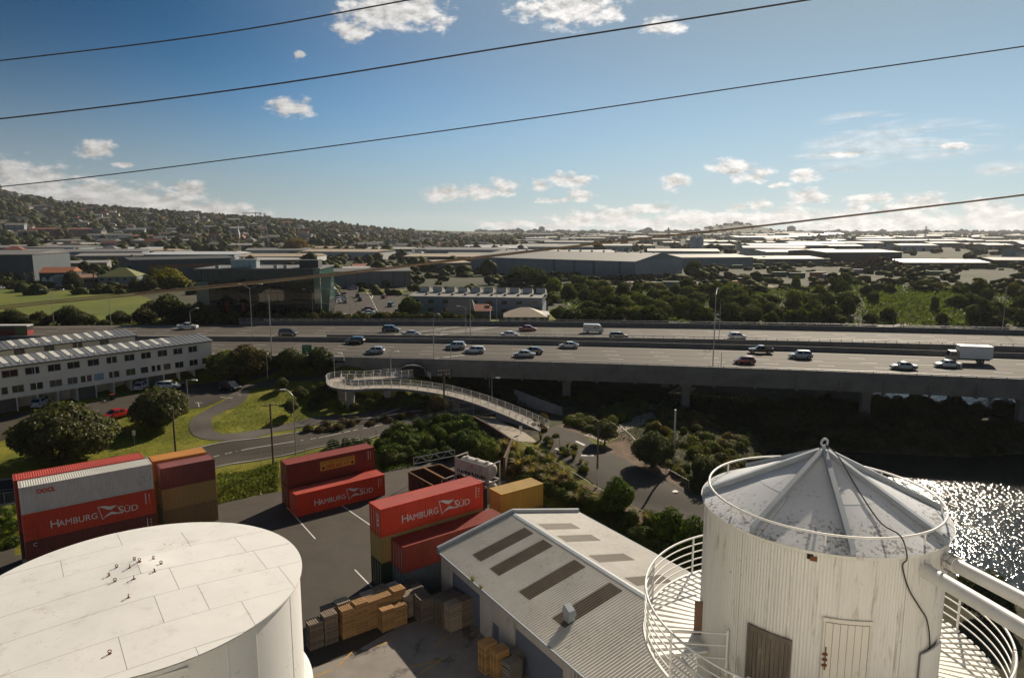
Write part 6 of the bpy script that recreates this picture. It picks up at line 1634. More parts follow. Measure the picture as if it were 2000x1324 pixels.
lamp_px(217, 636, 582, 'bare pole at the right of the sports field', z=9.2, arms=(), group=GL)
lamp_px(373, 642, 608, 'one-armed lamp post beside the white pickup behind the flats', z=ZF_, arms=((.8, .5),), arm_len=1.6, rise=.8, group=GL)
lamp_px(1957, 650, 560, 'grey lamp post at the far parapet near the right edge', z=ZF_, arms=(), group=GL)
GS = 'street lamps around the ramp and flats'
lamp_px(961, 792, 738, 'street lamp with a flat head standing at the ramp', arms=((1, 0),), arm_len=.8, rise=.05, group=GS)
lamp_px(956, 765, 722, 'curved street lamp behind the ramp', arms=((-1, 0),), arm_len=1.6, rise=.8, curve=True, group=GS)
lamp_px(764, 738, 686, 'slim lamp on the grass left of the underpass portal', arms=((1, 0),), arm_len=.8, rise=.03, group=GS)
lamp_px(654, 746, 690, 'slim lamp at the turning of the ramp', arms=((1, 0),), arm_len=.8, rise=.03, group=GS)
lamp_px(523, 738, 690, 'slim lamp on the upper footpath left of the two round trees', arms=((0.2, 0),), arm_len=.6, rise=.03, group=GS)
lamp_px(369, 806, 742, 'slim lamp by the car park entrance right of the round tree', arms=((1, 0),), arm_len=1.0, rise=.02, group=GS)
lamp_px(578, 888, 772, 'tall curved street lamp beside the street below the lawn', arms=((-1, .2),), arm_len=1.2, rise=.9, r=.1, curve=True, group=GS)
def pole(u, vb, vt, label, m='wood_pole', r=.15, arms=0, base_white=0, z=None):
    b = gp(u, vb) if z is None else px(u, vb, z); h = pxd(u, vt, b.y).z - b.z; t = thing('utility_pole', label, 'pole', b, R(25), 'utility poles')
    MB().tube([(0, 0, -.5), (0, 0, h * .5), (0, 0, h)], r, 10, r1=r * .8).build('pole', MT[m], t, smooth=60)
    if base_white: MB().tube([(0, 0, 0), (0, 0, base_white)], r + .012, 10).build('painted_base', MT['white_steel'], t, smooth=60)
    for k in range(arms):
        z0 = h - .25 - .7 * k
        a = MB().box(-1.1, 1.1, -.06, .06, z0 - .06, z0 + .06).build('crossarm', MT['wood_pole'], t)
        for x in (-1, -.5, .5, 1): MB().lathe([(.05, z0 + .06), (.06, z0 + .14), (.03, z0 + .22), (.001, z0 + .23)], 8, (x, 0)).build('insulator', MT['white_steel'], a)
    return t
pole(534, 910, 788, 'timber utility pole standing at the yard fence left of the curved lamp', arms=1)
pole(343, 882, 798, 'bare timber pole on the lawn before the round tree', arms=0)
pole(868, 818, 722, 'timber utility pole with crossarms rising through the ramp', arms=2, r=.19)
pole(1166, 952, 822, 'brown timber pole with a white painted base at the access road', arms=0, base_white=2.6)
pole(1315, 914, 800, 'pale grey pole on the mulch bed casting a long shadow', m='galv', r=.17)
for i, (u, v, h, w_) in enumerate([(263, 868, 2.2, .45), (1017, 848, 1.4, .5), (1093, 875, 2.0, .2)]):
    p = gp(u, v); t = thing('sign_post', ('small white sign on a post on the lawn before the flats', 'white information board at the foot of the ramp', 'thin post at the edge of the access road')[i], 'sign', p)
    MB().tube([(0, 0, -.2), (0, 0, h)], .04, 6).build('post', MT['galv'], t); MB().box(-w_ / 2, w_ / 2, -.03, .0, h - .75 if i < 2 else h - .15, h).build('board', MT['white_steel'], t)
# green motorway sign
p = px(604, 694, ZN); t = thing('road_sign', 'green motorway direction sign half hidden by the round trees', 'sign', (p.x, p.y - 1.5, ZN - .2), R(12)); t.scale = (.6, .6, .75)
gs = mat('sign_green', (.01, .16, .055), .5, .06)
b = MB().box(-1.6, 1.6, -.05, 0, .9, 3.6).build('board', gs, t); MB().box(-1.66, 1.66, -.03, .02, .84, 3.66).build('border', MT['white_steel'], t)
text_mesh('lettering', 'Onehunga', .5, WHITE, b, (-1.35, -.06, 2.85), (1, 0, 0), (0, 0, 1), .004); text_mesh('lettering', 'Airport', .45, WHITE, b, (-.8, -.06, 2.1), (1, 0, 0), (0, 0, 1), .004)
MB().add([(-.3, -.055, 1.2), (.3, -.055, 1.2), (.3, -.055, 1.6), (0, -.055, 1.85), (-.3, -.055, 1.6)], [(0, 1, 2, 3, 4)]).build('arrow', WHITE, b)
for x in (-1.1, 1.1): MB().tube([(x, .1, 0), (x, .1, 3.4)], .07, 6).build('post', MT['galv'], t)

# ---------------------------------------------------------------- overhead wires
def wire(pts, r, label, m):
    P = smooth_poly(pts, 12); tag(MB().tube(P, r, 6).build('power_line', m, smooth=60), label, 'power line', 'power lines across the view')
def wpts(L, Y0, Y1, us=(-400, 2400)):
    """a straight run of wire at ground distances Y0 (left) to Y1 (right) through the given photograph points"""
    out = []
    for (u, v) in L: s = (u - L[0][0]) / (L[-1][0] - L[0][0]); out.append(pxd(u, v, Y0 + (Y1 - Y0) * s))
    return out
wire(wpts([(-600, 185), (0, 119), (420, 67), (800, 0), (1300, -95)], 24, 16), .018, 'uppermost power line, cutting the top left corner of the sky', MT['wire'])
wire(wpts([(-600, 292), (0, 232.5), (500, 170), (1000, 91), (1580, 0), (2300, -120)], 24, 16), .022, 'thick power line, second from the top', MT['wire'])
wire(wpts([(-600, 415), (0, 365), (500, 305), (1000, 237), (1500, 163), (2000, 91), (2600, 0)], 26, 18), .018, 'power line crossing the whole sky, third from the top', MT['wire'])
wire(wpts([(-500, 665), (0, 603), (300, 573), (600, 543), (900, 508), (1240, 468), (1500, 440), (2000, 381), (2500, 315)], 15, 13), .019, 'lowest power line, rising from the sports field to the right sky', MT['wire_aged'])
wire(wpts([(-500, 660), (0, 598.5), (300, 569), (600, 539.5), (900, 505.5), (1240, 467), (1500, 439.2), (2000, 380.2), (2500, 314)], 15.2, 13.1), .014, 'thin line twisted beside the lowest power line over the sports field', MT['wire_aged'])
# ---------------------------------------------------------------- vegetation
NR = np.random.RandomState(11)
def leaf_cloud(rs, centers, normals, size, aspect=1.6, droop=0.0):
    n = len(centers); nrm = normals + rs.normal(0, .55, (n, 3)); nrm /= np.linalg.norm(nrm, axis=1)[:, None] + 1e-9
    a = rs.normal(0, 1, (n, 3)); t = np.cross(nrm, a); t /= np.linalg.norm(t, axis=1)[:, None] + 1e-9; b = np.cross(nrm, t)
    s = size * rs.uniform(.6, 1.35, (n, 1)); l = s * aspect
    V = np.stack([centers - t * l, centers - b * s * .8, centers + t * l, centers + b * s * .8], 1)
    V[:, 0, 2] -= droop * size; V[:, 2, 2] -= droop * size
    return V.reshape(-1, 3), np.arange(4 * n).reshape(-1, 4)
def mesh_np(name, V, F, m):
    me = bpy.data.meshes.new(name); me.vertices.add(len(V)); me.vertices.foreach_set('co', V.astype(np.float32).ravel())
    k = F.shape[1]; me.loops.add(F.size); me.loops.foreach_set('vertex_index', F.astype(np.int32).ravel())
    me.polygons.add(len(F)); me.polygons.foreach_set('loop_start', np.arange(0, F.size, k, dtype=np.int32)); me.polygons.foreach_set('loop_total', np.full(len(F), k, dtype=np.int32))
    me.update(calc_edges=True); me.validate(); me.materials.append(m); return me
def crown(seed, lobes, n, size, m, fill=.25, aspect=1.5, shell=.82):
    """leaves spread over a union of ellipsoid lobes (cx, cy, cz, rx, ry, rz)"""
    rs = np.random.RandomState(seed); Lb = np.array(lobes, float); area = (Lb[:, 3] * Lb[:, 4] * Lb[:, 5]) ** (2 / 3); pr = area / area.sum()
    pts, nor = [], []
    while sum(len(p) for p in pts) < n:
        k = rs.choice(len(Lb), n, p=pr); d = rs.normal(0, 1, (n, 3)); d /= np.linalg.norm(d, axis=1)[:, None]
        rad = np.where(rs.uniform(0, 1, n) < fill, rs.uniform(.35, shell, n), rs.uniform(shell, 1.04, n))
        # small clumps: push outwards where a coarse hash of direction is high, leaving gaps between
        hsh = np.sin(d[:, 0] * 9 + k * 3.1) * np.sin(d[:, 1] * 8 + k * 1.7) * np.sin(d[:, 2] * 9 + k)
        keep = rs.uniform(0, 1, n) < np.clip(.55 + 1.3 * hsh, .08, 1)
        P = Lb[k, :3] + d * Lb[k, 3:] * (rad * (1 + .10 * hsh))[:, None]
        inside = np.zeros(n, bool)
        for j in range(len(Lb)):
            q = ((P - Lb[j, :3]) / Lb[j, 3:]); inside |= (np.einsum('ij,ij->i', q, q) < .52) & (k != j)
        keep &= ~inside | (rs.uniform(0, 1, n) < .12)
        keep &= P[:, 2] > .05
        pts.append(P[keep]); nor.append(d[keep])
        if len(pts) > 12: break
    P, D = np.concatenate(pts)[:n], np.concatenate(nor)[:n]
    V, F = leaf_cloud(rs, P, D + np.array([0, 0, .35]), size, aspect)
    return mesh_np('crown', V, F, m)
def dome_lobes(seed, R_, H, k, z0, rr=(.32, .5), flat=.8):
    r = random.Random(seed); L = [(0, 0, z0 + (H - z0) * .42, R_ * .72, R_ * .72, (H - z0) * .5)]
    for i in range(k):
        a = 6.283 * i / k * 2.4 + r.uniform(-.4, .4); q = r.uniform(.35, .72); rad = R_ * r.uniform(*rr)
        zc = z0 + (H - z0) * (.25 + .5 * r.random() * (1.1 - q)) ; L.append((math.cos(a) * R_ * q, math.sin(a) * R_ * q, zc, rad, rad, rad * flat))
    return L
def trunk_mesh(seed, h, r, spread, limbs=5):
    q = random.Random(seed); mb = MB(); mb.tube([(0, 0, -.5), (q.uniform(-.1, .1), q.uniform(-.1, .1), h * .5), (q.uniform(-.2, .2), q.uniform(-.2, .2), h)], r, 8, r1=r * .6)
    for i in range(limbs):
        a = 6.283 * i / limbs + q.uniform(-.4, .4); z = h * q.uniform(.45, .95); e = (math.cos(a) * spread, math.sin(a) * spread, z + spread * q.uniform(.5, 1.0))
        mb.tube([(0, 0, z), (e[0] * .5, e[1] * .5, z + (e[2] - z) * .4), e], r * .5, 6, r1=r * .15)
    return mb.mesh('trunk', MT['bark'], 60)
PROTO = {}
def proto(kind, var=0):
    k = (kind, var)
    if k in PROTO: return PROTO[k]
    s = 100 * len(PROTO) + 17; lf = MT['leaf']
    if kind == 'poh': v = (crown(s, dome_lobes(s, 3.0, 5.0, 16, .6), 12000, .095, lf), trunk_mesh(s, 2.2, .32, 1.9, 7), 3.0, 5.0)
    elif kind == 'round': v = (crown(s, dome_lobes(s, 2.0, 4.0, 11, .9), 6000, .085, lf), trunk_mesh(s, 1.8, .16, 1.2), 2.0, 4.0)
    elif kind == 'tall': v = (crown(s, [(random.Random(s + i).uniform(-1.4, 1.4), random.Random(s * 3 + i).uniform(-1.4, 1.4), 1.8 + 5.6 * i / 13, 1.25, 1.25, 1.2) for i in range(14)], 4200, .16, MT['leaf_far']), trunk_mesh(s, 4.5, .22, 1.5), 2.5, 8.4)
    elif kind == 'bushy': v = (crown(s, dome_lobes(s, 2.6, 4.6, 13, .3), 3200, .17, MT['leaf_far']), trunk_mesh(s, 1.8, .2, 1.4), 2.6, 4.6)
    elif kind == 'shrub': v = (crown(s, dome_lobes(s, 1.0, 1.35, 9, .05, (.3, .5), .9), 1300, .075, lf, .15), None, 1.0, 1.35)
    elif kind == 'dome': v = (crown(s, [(0, 0, .35, .95, .95, .72)] + dome_lobes(s, .9, 1.0, 6, .1), 1200, .06, lf, .1, 2.2), None, 1.0, 1.05)
    elif kind == 'flax':
        rs = np.random.RandomState(s); n = 260; a = rs.uniform(0, 6.283, n); q = rs.uniform(.15, .75, n); L = rs.uniform(.8, 1.5, n); c = np.stack([np.cos(a), np.sin(a), np.zeros(n)], 1); t = np.stack([-np.sin(a), np.cos(a), np.zeros(n)], 1) * .03
        p0 = c * rs.uniform(0, .2, (n, 1)); p1 = p0 + c * (L * q * .5)[:, None] + np.array([0, 0, 1]) * (L * .75)[:, None]; p2 = p0 + c * (L * q * 1.15)[:, None] + np.array([0, 0, 1]) * (L * (1.0 - q * .35))[:, None]
        V = np.stack([p0 - t, p0 + t, p1 + t * .8, p1 - t * .8, p2 + t * .2, p2 - t * .2], 1).reshape(-1, 3); i = np.arange(n)[:, None] * 6
        F = np.concatenate([i + np.array([[0, 1, 2, 3]]), i + np.array([[3, 2, 4, 5]])]); v = (mesh_np('crown', V, F, lf), None, 1.0, 1.3)
    elif kind == 'palm':
        rs = np.random.RandomState(s); mb = MB()
        for i in range(46):
            a, el = rs.uniform(0, 6.283), rs.uniform(-.5, 1.2); L = rs.uniform(1.3, 1.9); ca, sa = math.cos(a), math.sin(a)
            for j in range(5):
                x0, x1 = L * j / 5, L * (j + 1) / 5; z = lambda x: 5.2 + math.sin(el) * x - .22 * x * x; w = .16 * (1 - j / 6)
                mb.add([(ca * x0 * math.cos(el) - sa * w, sa * x0 * math.cos(el) + ca * w, z(x0)), (ca * x0 * math.cos(el) + sa * w, sa * x0 * math.cos(el) - ca * w, z(x0)), (ca * x1 * math.cos(el) + sa * w * .8, sa * x1 * math.cos(el) - ca * w * .8, z(x1)), (ca * x1 * math.cos(el) - sa * w * .8, sa * x1 * math.cos(el) + ca * w * .8, z(x1))], [(0, 1, 2, 3)])
        v = (mb.mesh('crown', MT['leaf_far']), MB().tube([(0, 0, -.4), (.05, 0, 2.5), (0, 0, 5.2)], .28, 8, r1=.2).mesh('trunk', MT['bark'], 60), 1.6, 6.6)
    PROTO[k] = v; return v
TNAME = dict(poh='spreading_tree', round='round_tree', tall='tall_tree', bushy='bushy_tree', shrub='shrub', dome='domed_shrub', flax='flax_plant', palm='palm_tree')
def plant(kind, loc, width, height, col, label, group=None, var=None, cat=None):
    me, tr, r0, h0 = proto(kind, rnd.randrange(2) if var is None else var)
    t = thing(TNAME[kind], label, cat or ('tree' if tr else 'shrub'), loc, rnd.uniform(0, 6.28), group)
    sx, sz = width / (2 * r0), height / h0; t.scale = (sx, sx, sz)
    f = rnd.uniform(.85, 1.18); c = link('crown', me, t); c.color = (col[0] * f, col[1] * f, col[2] * f, 1)
    if tr: link('trunk', tr, t)
    return t
def plant_px(kind, u, vb, wpx, vt, col, label, group=None, **k):
    b = gp(u, vb); d = math.hypot(b.y, 0) * math.cos(PITCH) + (CAMZ - b.z) * math.sin(PITCH); h = pxd(u, vt, b.y).z - b.z
    return plant(kind, (b.x, b.y, b.z - .05), wpx * d / FPX, max(.5, h), col, label, group, **k)
DKG, OLV, BRG, GRY, BRN, YLG = (.034, .044, .012), (.06, .066, .018), (.065, .105, .014), (.062, .068, .034), (.07, .06, .024), (.12, .125, .02)
plant_px('poh', 128, 898, 182, 778, (.056, .06, .026), 'largest dark spreading tree on the lawn, left of the red sedan')
plant_px('poh', 313, 834, 104, 750, (.058, .062, .028), 'dark round tree on the lawn between the red sedan and the lamp', var=1)
plant_px('bushy', 442, 738, 76, 680, (.085, .095, .028), 'yellowish bushy tree at the right end of the flats')
plant_px('bushy', 482, 734, 88, 668, (.065, .055, .022), 'taller brownish tree behind the yellowish one at the end of the flats')
plant_px('round', 568, 732, 60, 676, DKG, 'dark round tree left of the green sign'); plant_px('round', 626, 729, 60, 674, DKG, 'dark round tree right of the green sign', var=1)
plant_px('round', 552, 762, 24, 735, GRY, 'small round tree on the lawn beside the footpath', var=0)
plant_px('round', 586, 782, 28, 752, GRY, 'small tree on the lawn behind the lower of the two little ones'); plant_px('round', 569, 812, 30, 776, GRY, 'small tree on the lawn beside the curved lamp')
plant_px('round', 856, 815, 42, 768, (.055, .05, .026), 'brown-green round tree behind the tall utility pole'); plant_px('round', 1181, 866, 54, 815, GRY, 'small dark tree beside the brown timber pole')
plant_px('poh', 1274, 912, 76, 836, (.036, .046, .022), 'round dark tree on the mulch bed left of the pale pole', var=0); plant_px('poh', 1382, 946, 66, 888, (.034, .042, .02), 'dark tree beside the silo roof on the reserve edge', var=1)
plant_px('bushy', 1203, 1000, 66, 925, (.045, .075, .012), 'bright green bushy tree between the shed roof and the access road'); plant_px('bushy', 1308, 1062, 78, 985, (.045, .07, .012), 'green leafy tree below the access road next to the silo'); plant_px('bushy', 1352, 1085, 70, 1000, (.04, .065, .012), 'green leafy tree touching the silo wall')
plant_px('poh', 1925, 1208, 100, 1108, (.03, .036, .016), 'dark tree at the water edge under the white pipes'); plant_px('bushy', 170, 765, 40, 743, BRN, 'brown bushy shrub against the wall of the flats'); plant_px('bushy', 5, 790, 40, 764, (.06, .03, .02), 'reddish bush at the left end of the flats')
plant_px('shrub', 683, 752, 24, 728, (.06, .05, .025), 'small brown bush at the turning of the ramp'); plant_px('shrub', 725, 736, 18, 722, OLV, 'small bush on the grass left of the portal, farther one'); plant_px('shrub', 711, 738, 14, 722, OLV, 'small bush on the grass beside the slim lamp')

def scatter(poly_px, n, kinds, wm, hm, label, group, seed, ground=True, mind=0.0):
    r = random.Random(seed); us = [p[0] for p in poly_px]; vs_ = [p[1] for p in poly_px]; got = []; tries = 0
    um, vm = (min(us), max(us)), (min(vs_) + max(vs_)) / 2
    while len(got) < n and tries < n * 40:
        tries += 1; u, v = r.uniform(min(us), max(us)), r.uniform(min(vs_), max(vs_))
        if poly_dist(poly_px, np.array([float(u)]), np.array([float(v)]))[0] > 0: continue
        p = gp(u, v)
        if any((p.x - q.x) ** 2 + (p.y - q.y) ** 2 < mind * mind for q in got): continue
        got.append(p); kd, col = r.choice(kinds); lb = '%s, %s %s' % (label, 'far' if v < vm else 'near', ('left', 'middle', 'right')[min(2, int(3 * (u - um[0]) / (um[1] - um[0])))])
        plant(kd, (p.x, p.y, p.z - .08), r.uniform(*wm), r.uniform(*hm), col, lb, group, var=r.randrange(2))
GR = 'low shrubs of the reserve'
scatter([(1105,812),(1180,800),(1245,790),(1262,800),(1180,850),(1110,830)], 34, [('dome', (.075, .085, .02)), ('shrub', (.06, .07, .02))], (1.6, 2.8), (1.0, 1.7), 'olive domed shrub between the ramp end and the pale footpath', GR, 1, mind=1.2)
scatter([(1290,808),(1330,800),(1400,825),(1480,860),(1490,895),(1440,930),(1400,935),(1330,880),(1250,850)], 70, [('dome', (.075, .085, .02)), ('dome', (.085, .065, .03)), ('shrub', (.055, .075, .018)), ('shrub', (.06, .065, .03))], (1.3, 2.6), (.9, 1.7), 'low domed shrub in the planted bed right of the pale footpath', GR, 2, mind=1.1)
scatter([(1235,858),(1265,868),(1320,900),(1395,945),(1400,960),(1330,915)], 12, [('shrub', (.07, .08, .03)), ('dome', (.08, .07, .03))], (.9, 1.6), (.6, 1.2), 'small shrub on the mulch bed by the access road', GR, 3, mind=1.2)
scatter([(755,850),(800,835),(860,820),(920,825),(930,860),(880,900),(820,905),(760,905),(740,880)], 46, [('shrub', (.045, .075, .012)), ('bushy', (.04, .065, .012)), ('shrub', (.065, .085, .02))], (1.8, 3.4), (1.3, 2.4), 'bright green bank shrub between the yard and the ramp', 'bank shrubs above the yard', 4, mind=1.4)
scatter([(660,775),(700,772),(760,775),(830,775),(860,790),(800,800),(700,805),(660,800)], 24, [('shrub', (.055, .065, .016)), ('shrub', (.05, .075, .014))], (1.6, 2.8), (1.0, 1.8), 'leafy shrub under the curved ramp', 'shrubs under the ramp', 5, mind=1.4)
scatter([(590,838),(660,826),(740,815),(850,800),(850,812),(740,828),(600,846)], 16, [('dome', (.06, .04, .025)), ('dome', (.05, .045, .02))], (1.4, 2.2), (.7, 1.2), 'reddish brown low shrub along the wall above the street', 'brown shrubs by the street', 6, mind=1.4)
scatter([(600,762),(650,755),(655,790),(600,815),(590,780)], 12, [('shrub', OLV), ('shrub', DKG)], (1.5, 2.8), (1.0, 1.8), 'dark shrub on the slope left of the ramp columns', 'slope shrubs', 7, mind=1.4)
scatter([(985,878),(1030,880),(1080,905),(1110,950),(1150,985),(1110,985),(1060,970),(1000,930)], 36, [('flax', (.19, .15, .07)), ('flax', (.14, .125, .05)), ('shrub', (.05, .075, .015))], (1.6, 3.0), (1.2, 2.4), 'dry tussock or shrub on the bank beside the yellow container', 'bank tussocks', 8, mind=1.0)
scatter([(1110,985),(1150,965),(1200,1000),(1270,1030),(1370,1075),(1378,1120),(1300,1100),(1200,1040),(1140,1010)], 34, [('bushy', (.035, .055, .012)), ('shrub', (.05, .08, .014)), ('flax', (.11, .1, .04))], (1.6, 3.2), (1.2, 2.4), 'dark green bush behind the shed roof on the bank', 'bushes behind the shed', 9, mind=1.2)
scatter([(1020,800),(1060,815),(1100,835),(1085,850),(1040,838)], 8, [('dome', (.085, .06, .03))], (1.0, 1.7), (.7, 1.1), 'small brown shrub beside the foot of the ramp', 'brown shrubs at the ramp foot', 10, mind=1.0)
scatter([(640,872),(740,858),(735,880),(640,893)], 7, [('shrub', (.05, .06, .02)), ('shrub', (.045, .07, .02))], (1.6, 2.6), (1.0, 1.6), 'shrub on the verge behind the dark red container', 'verge shrubs', 12, mind=1.6)
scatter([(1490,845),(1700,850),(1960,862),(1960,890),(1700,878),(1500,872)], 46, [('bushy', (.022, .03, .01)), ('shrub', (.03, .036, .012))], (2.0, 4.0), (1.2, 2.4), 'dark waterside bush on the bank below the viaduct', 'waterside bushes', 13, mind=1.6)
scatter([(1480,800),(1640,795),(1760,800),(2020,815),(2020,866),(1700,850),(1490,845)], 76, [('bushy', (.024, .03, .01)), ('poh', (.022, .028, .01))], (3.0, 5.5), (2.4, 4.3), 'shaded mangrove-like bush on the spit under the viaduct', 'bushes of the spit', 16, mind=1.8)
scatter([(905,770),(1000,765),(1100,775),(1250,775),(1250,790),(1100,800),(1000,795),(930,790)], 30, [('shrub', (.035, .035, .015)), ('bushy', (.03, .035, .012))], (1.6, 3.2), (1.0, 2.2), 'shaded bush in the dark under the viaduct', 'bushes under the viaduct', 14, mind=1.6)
scatter([(0,1010),(30,1005),(34,1070),(0,1080),(-40,1080)], 10, [('shrub', (.06, .1, .014)), ('flax', (.09, .11, .025))], (1.6, 2.6), (1.0, 1.6), 'green bush at the left edge beside the container stack', 'left edge bushes', 15, mind=1.0)
scatter([(1075,842),(1110,868),(1160,905),(1150,930),(1090,890),(1050,862)], 14, [('shrub', (.07, .085, .02)), ('flax', (.13, .12, .04))], (1.0, 1.9), (.7, 1.3), 'tuft or shrub on the left verge of the access road', 'verge plants of the access road', 17, mind=1.0)
scatter([(1300,905),(1340,925),(1400,945),(1440,935),(1400,965),(1350,958)], 16, [('shrub', (.055, .075, .02)), ('dome', (.075, .075, .025))], (1.2, 2.2), (.8, 1.5), 'shrub between the pale pole and the silo roof', 'shrubs by the pale pole', 18, mind=1.0)
# hedge along the far side of the motorway
rh = random.Random(5)
for i in range(48):
    u = 395 + i * 11 + rh.uniform(-4, 4); p = px(u, rh.uniform(627, 630), 9.4)
    plant('bushy' if i % 3 else 'shrub', (p.x, p.y, 8.8), rh.uniform(2.6, 4.6), rh.uniform(2.8, 4.2), rh.choice([(.05, .05, .018), (.065, .06, .02), (.04, .05, .014)]), 'hedge bush beyond the motorway, %s' % ('below the glass office', 'below the side street', 'below the sawtooth building')[0 if u < 640 else 1 if u < 795 else 2], 'hedge beyond the motorway', var=i % 2)

def ground_cover(name, label, poly_px, n, size, col, seed, h=(0.02, .3)):
    rs = np.random.RandomState(seed); P = [g2(*q) for q in poly_px]; X = [p[0] for p in P]; Y = [p[1] for p in P]; pts = []
    while len(pts) < n:
        x, y = rs.uniform(min(X), max(X), 4000), rs.uniform(min(Y), max(Y), 4000); d = poly_dist(P, x, y)
        for a, b in zip(x[d < 0], y[d < 0]): pts.append((a, b, hz(a, b) + rs.uniform(*h)))
    C = np.array(pts[:n]); V, F = leaf_cloud(rs, C, np.tile([0., 0, .5], (n, 1)), size, 2.4)
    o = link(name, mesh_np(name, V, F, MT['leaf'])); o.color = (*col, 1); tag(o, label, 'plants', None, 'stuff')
ground_cover('rough_grass', 'rough weeds on the bank below the street fence', [(425,925),(545,903),(545,960),(500,965),(430,985)], 5000, .07, (.09, .115, .02), 1)
ground_cover('bank_cover', 'tangled green cover on the bank above the yard', [(745,880),(800,840),(925,825),(975,870),(960,912),(880,885),(800,915),(740,925)], 7000, .09, (.04, .065, .012), 2, (.02, .5))
ground_cover('bank_litter', 'dry grass and litter on the bank by the yellow container', [(965,880),(1040,880),(1120,940),(1260,1030),(1360,1075),(1380,1130),(1250,1080),(1110,995),(1010,950)], 11000, .08, (.10, .085, .035), 3, (.02, .35))
ground_cover('reserve_cover', 'low ground cover between the shrubs of the reserve', [(1105,830),(1250,795),(1330,795),(1490,860),(1490,910),(1400,960),(1330,925),(1220,860),(1180,868)], 12000, .07, (.055, .06, .022), 4, (.02, .25))
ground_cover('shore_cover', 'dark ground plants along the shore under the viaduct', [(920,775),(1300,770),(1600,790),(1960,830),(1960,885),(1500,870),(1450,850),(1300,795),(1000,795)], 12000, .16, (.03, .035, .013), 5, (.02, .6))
ground_cover('lawn_tufts', 'short grass tufts on the lawn round the footpath', [(410,835),(470,790),(560,760),(620,765),(600,815),(500,842),(430,850)], 5000, .05, (.12, .15, .022), 6, (.0, .06))
ground_cover('verge_tufts', 'short grass tufts on the lawn under the large trees', [(30,895),(230,820),(380,800),(395,860),(300,885),(100,915)], 5000, .05, (.11, .14, .022), 7, (.0, .06))
# ---------------------------------------------------------------- beyond the motorway
def pm(name, col, rough=.7, var=.12, **k): return mat(name, col, rough, var, .15, world=True, **k)
WALLS = dict(slate=pm('slate_wall', (.075, .09, .105)), grey=pm('grey_wall', (.20, .19, .18)), cream=pm('cream_wall', (.42, .37, .29)), white=pm('white_wall', (.5, .49, .47)), beige=pm('beige_wall', (.30, .25, .19)),
             dark=pm('dark_wall', (.05, .055, .06)), pink=pm('pink_wall', (.30, .19, .16)), blue=pm('blue_wall', (.14, .19, .26)), red=pm('red_wall', (.25, .03, .02)), yellow=pm('yellow_wall', (.42, .26, .03)), brick=pm('brick_wall', (.16, .075, .05)), bluegrey=pm('bluegrey_wall', (.23, .27, .30)))
ROOFS = dict(zinc=pm('zinc_roof', (.22, .215, .2), .7), grey=pm('grey_roof', (.16, .155, .15), .65), dark=pm('dark_roof', (.055, .055, .055), .7), red=pm('tile_red_roof', (.22, .065, .04), .8), brown=pm('brown_roof', (.12, .08, .06), .8), green=pm('olive_roof', (.15, .16, .05), .7),
             white=pm('white_roof', (.38, .37, .34), .65), blue=pm('blue_roof', (.12, .15, .19), .6), tan=pm('tan_roof', (.34, .27, .19), .7), orange=pm('orange_roof', (.30, .11, .05), .8), bright=pm('sunlit_zinc_roof', (.6, .59, .57), .4, metal=.15), rust=pm('rust_roof', (.20, .11, .07), .8))  # bright: paler zinc with the sun's glare put into its colour
def big_shed(u0, v0, u1, v1, vtop, depth, wall, roof, label, rise=1.0, cat='warehouse', ribs=0, doors=0, name='warehouse', windows=0, group=None, mono=False):
    """a shed whose front foot runs between two photograph points on the ground and whose left eave reaches row vtop"""
    a, b = gp(u0, v0), gp(u1, v1); z = min(a.z, b.z) - .3; h = pxd(u0, vtop, a.y).z - z; d = Vector((b.x - a.x, b.y - a.y)); L = d.length
    t = thing(name, label, cat, (a.x, a.y, z), math.atan2(d.y, d.x), group)
    MB().box(0, L, 0, depth, 0, h).build('wall', WALLS[wall], t)
    mb = MB()
    if mono: mb.hexa([(-.4, -.4, h), (L + .4, -.4, h), (L + .4, depth + .4, h), (-.4, depth + .4, h), (-.4, -.4, h + .25), (L + .4, -.4, h + .25), (L + .4, depth + .4, h + rise), (-.4, depth + .4, h + rise)])
    else:
        e = .4; mb.add([(-e, -e, h + .01), (L + e, -e, h + .01), (L + e, depth / 2, h + rise), (-e, depth / 2, h + rise), (L + e, depth + e, h + .01), (-e, depth + e, h + .01)], [(0, 1, 2, 3), (3, 2, 4, 5), (0, 3, 5), (1, 4, 2)])
    rf = mb.build('roof', ROOFS[roof], t)
    for k in range(ribs):
        x = L * (k + .5) / ribs; MB().box(x - .15, x + .15, -.12, 0.0, 0, h - .1).build('pilaster', WALLS['grey' if wall != 'grey' else 'slate'], t)
    for k in range(doors):
        x = L * (k + .5) / doors; MB().box(x - 2, x + 2, -.08, 0.0, 0, min(4.5, h * .7)).build('door', ROOFS['dark'], t)
    for k in range(windows):
        x = L * (k + .5) / windows; MB().box(x - .9, x + .9, -.06, 0.0, h * .55, h * .55 + 1.3).build('window', MT['glass'], t)
    return t, L, h
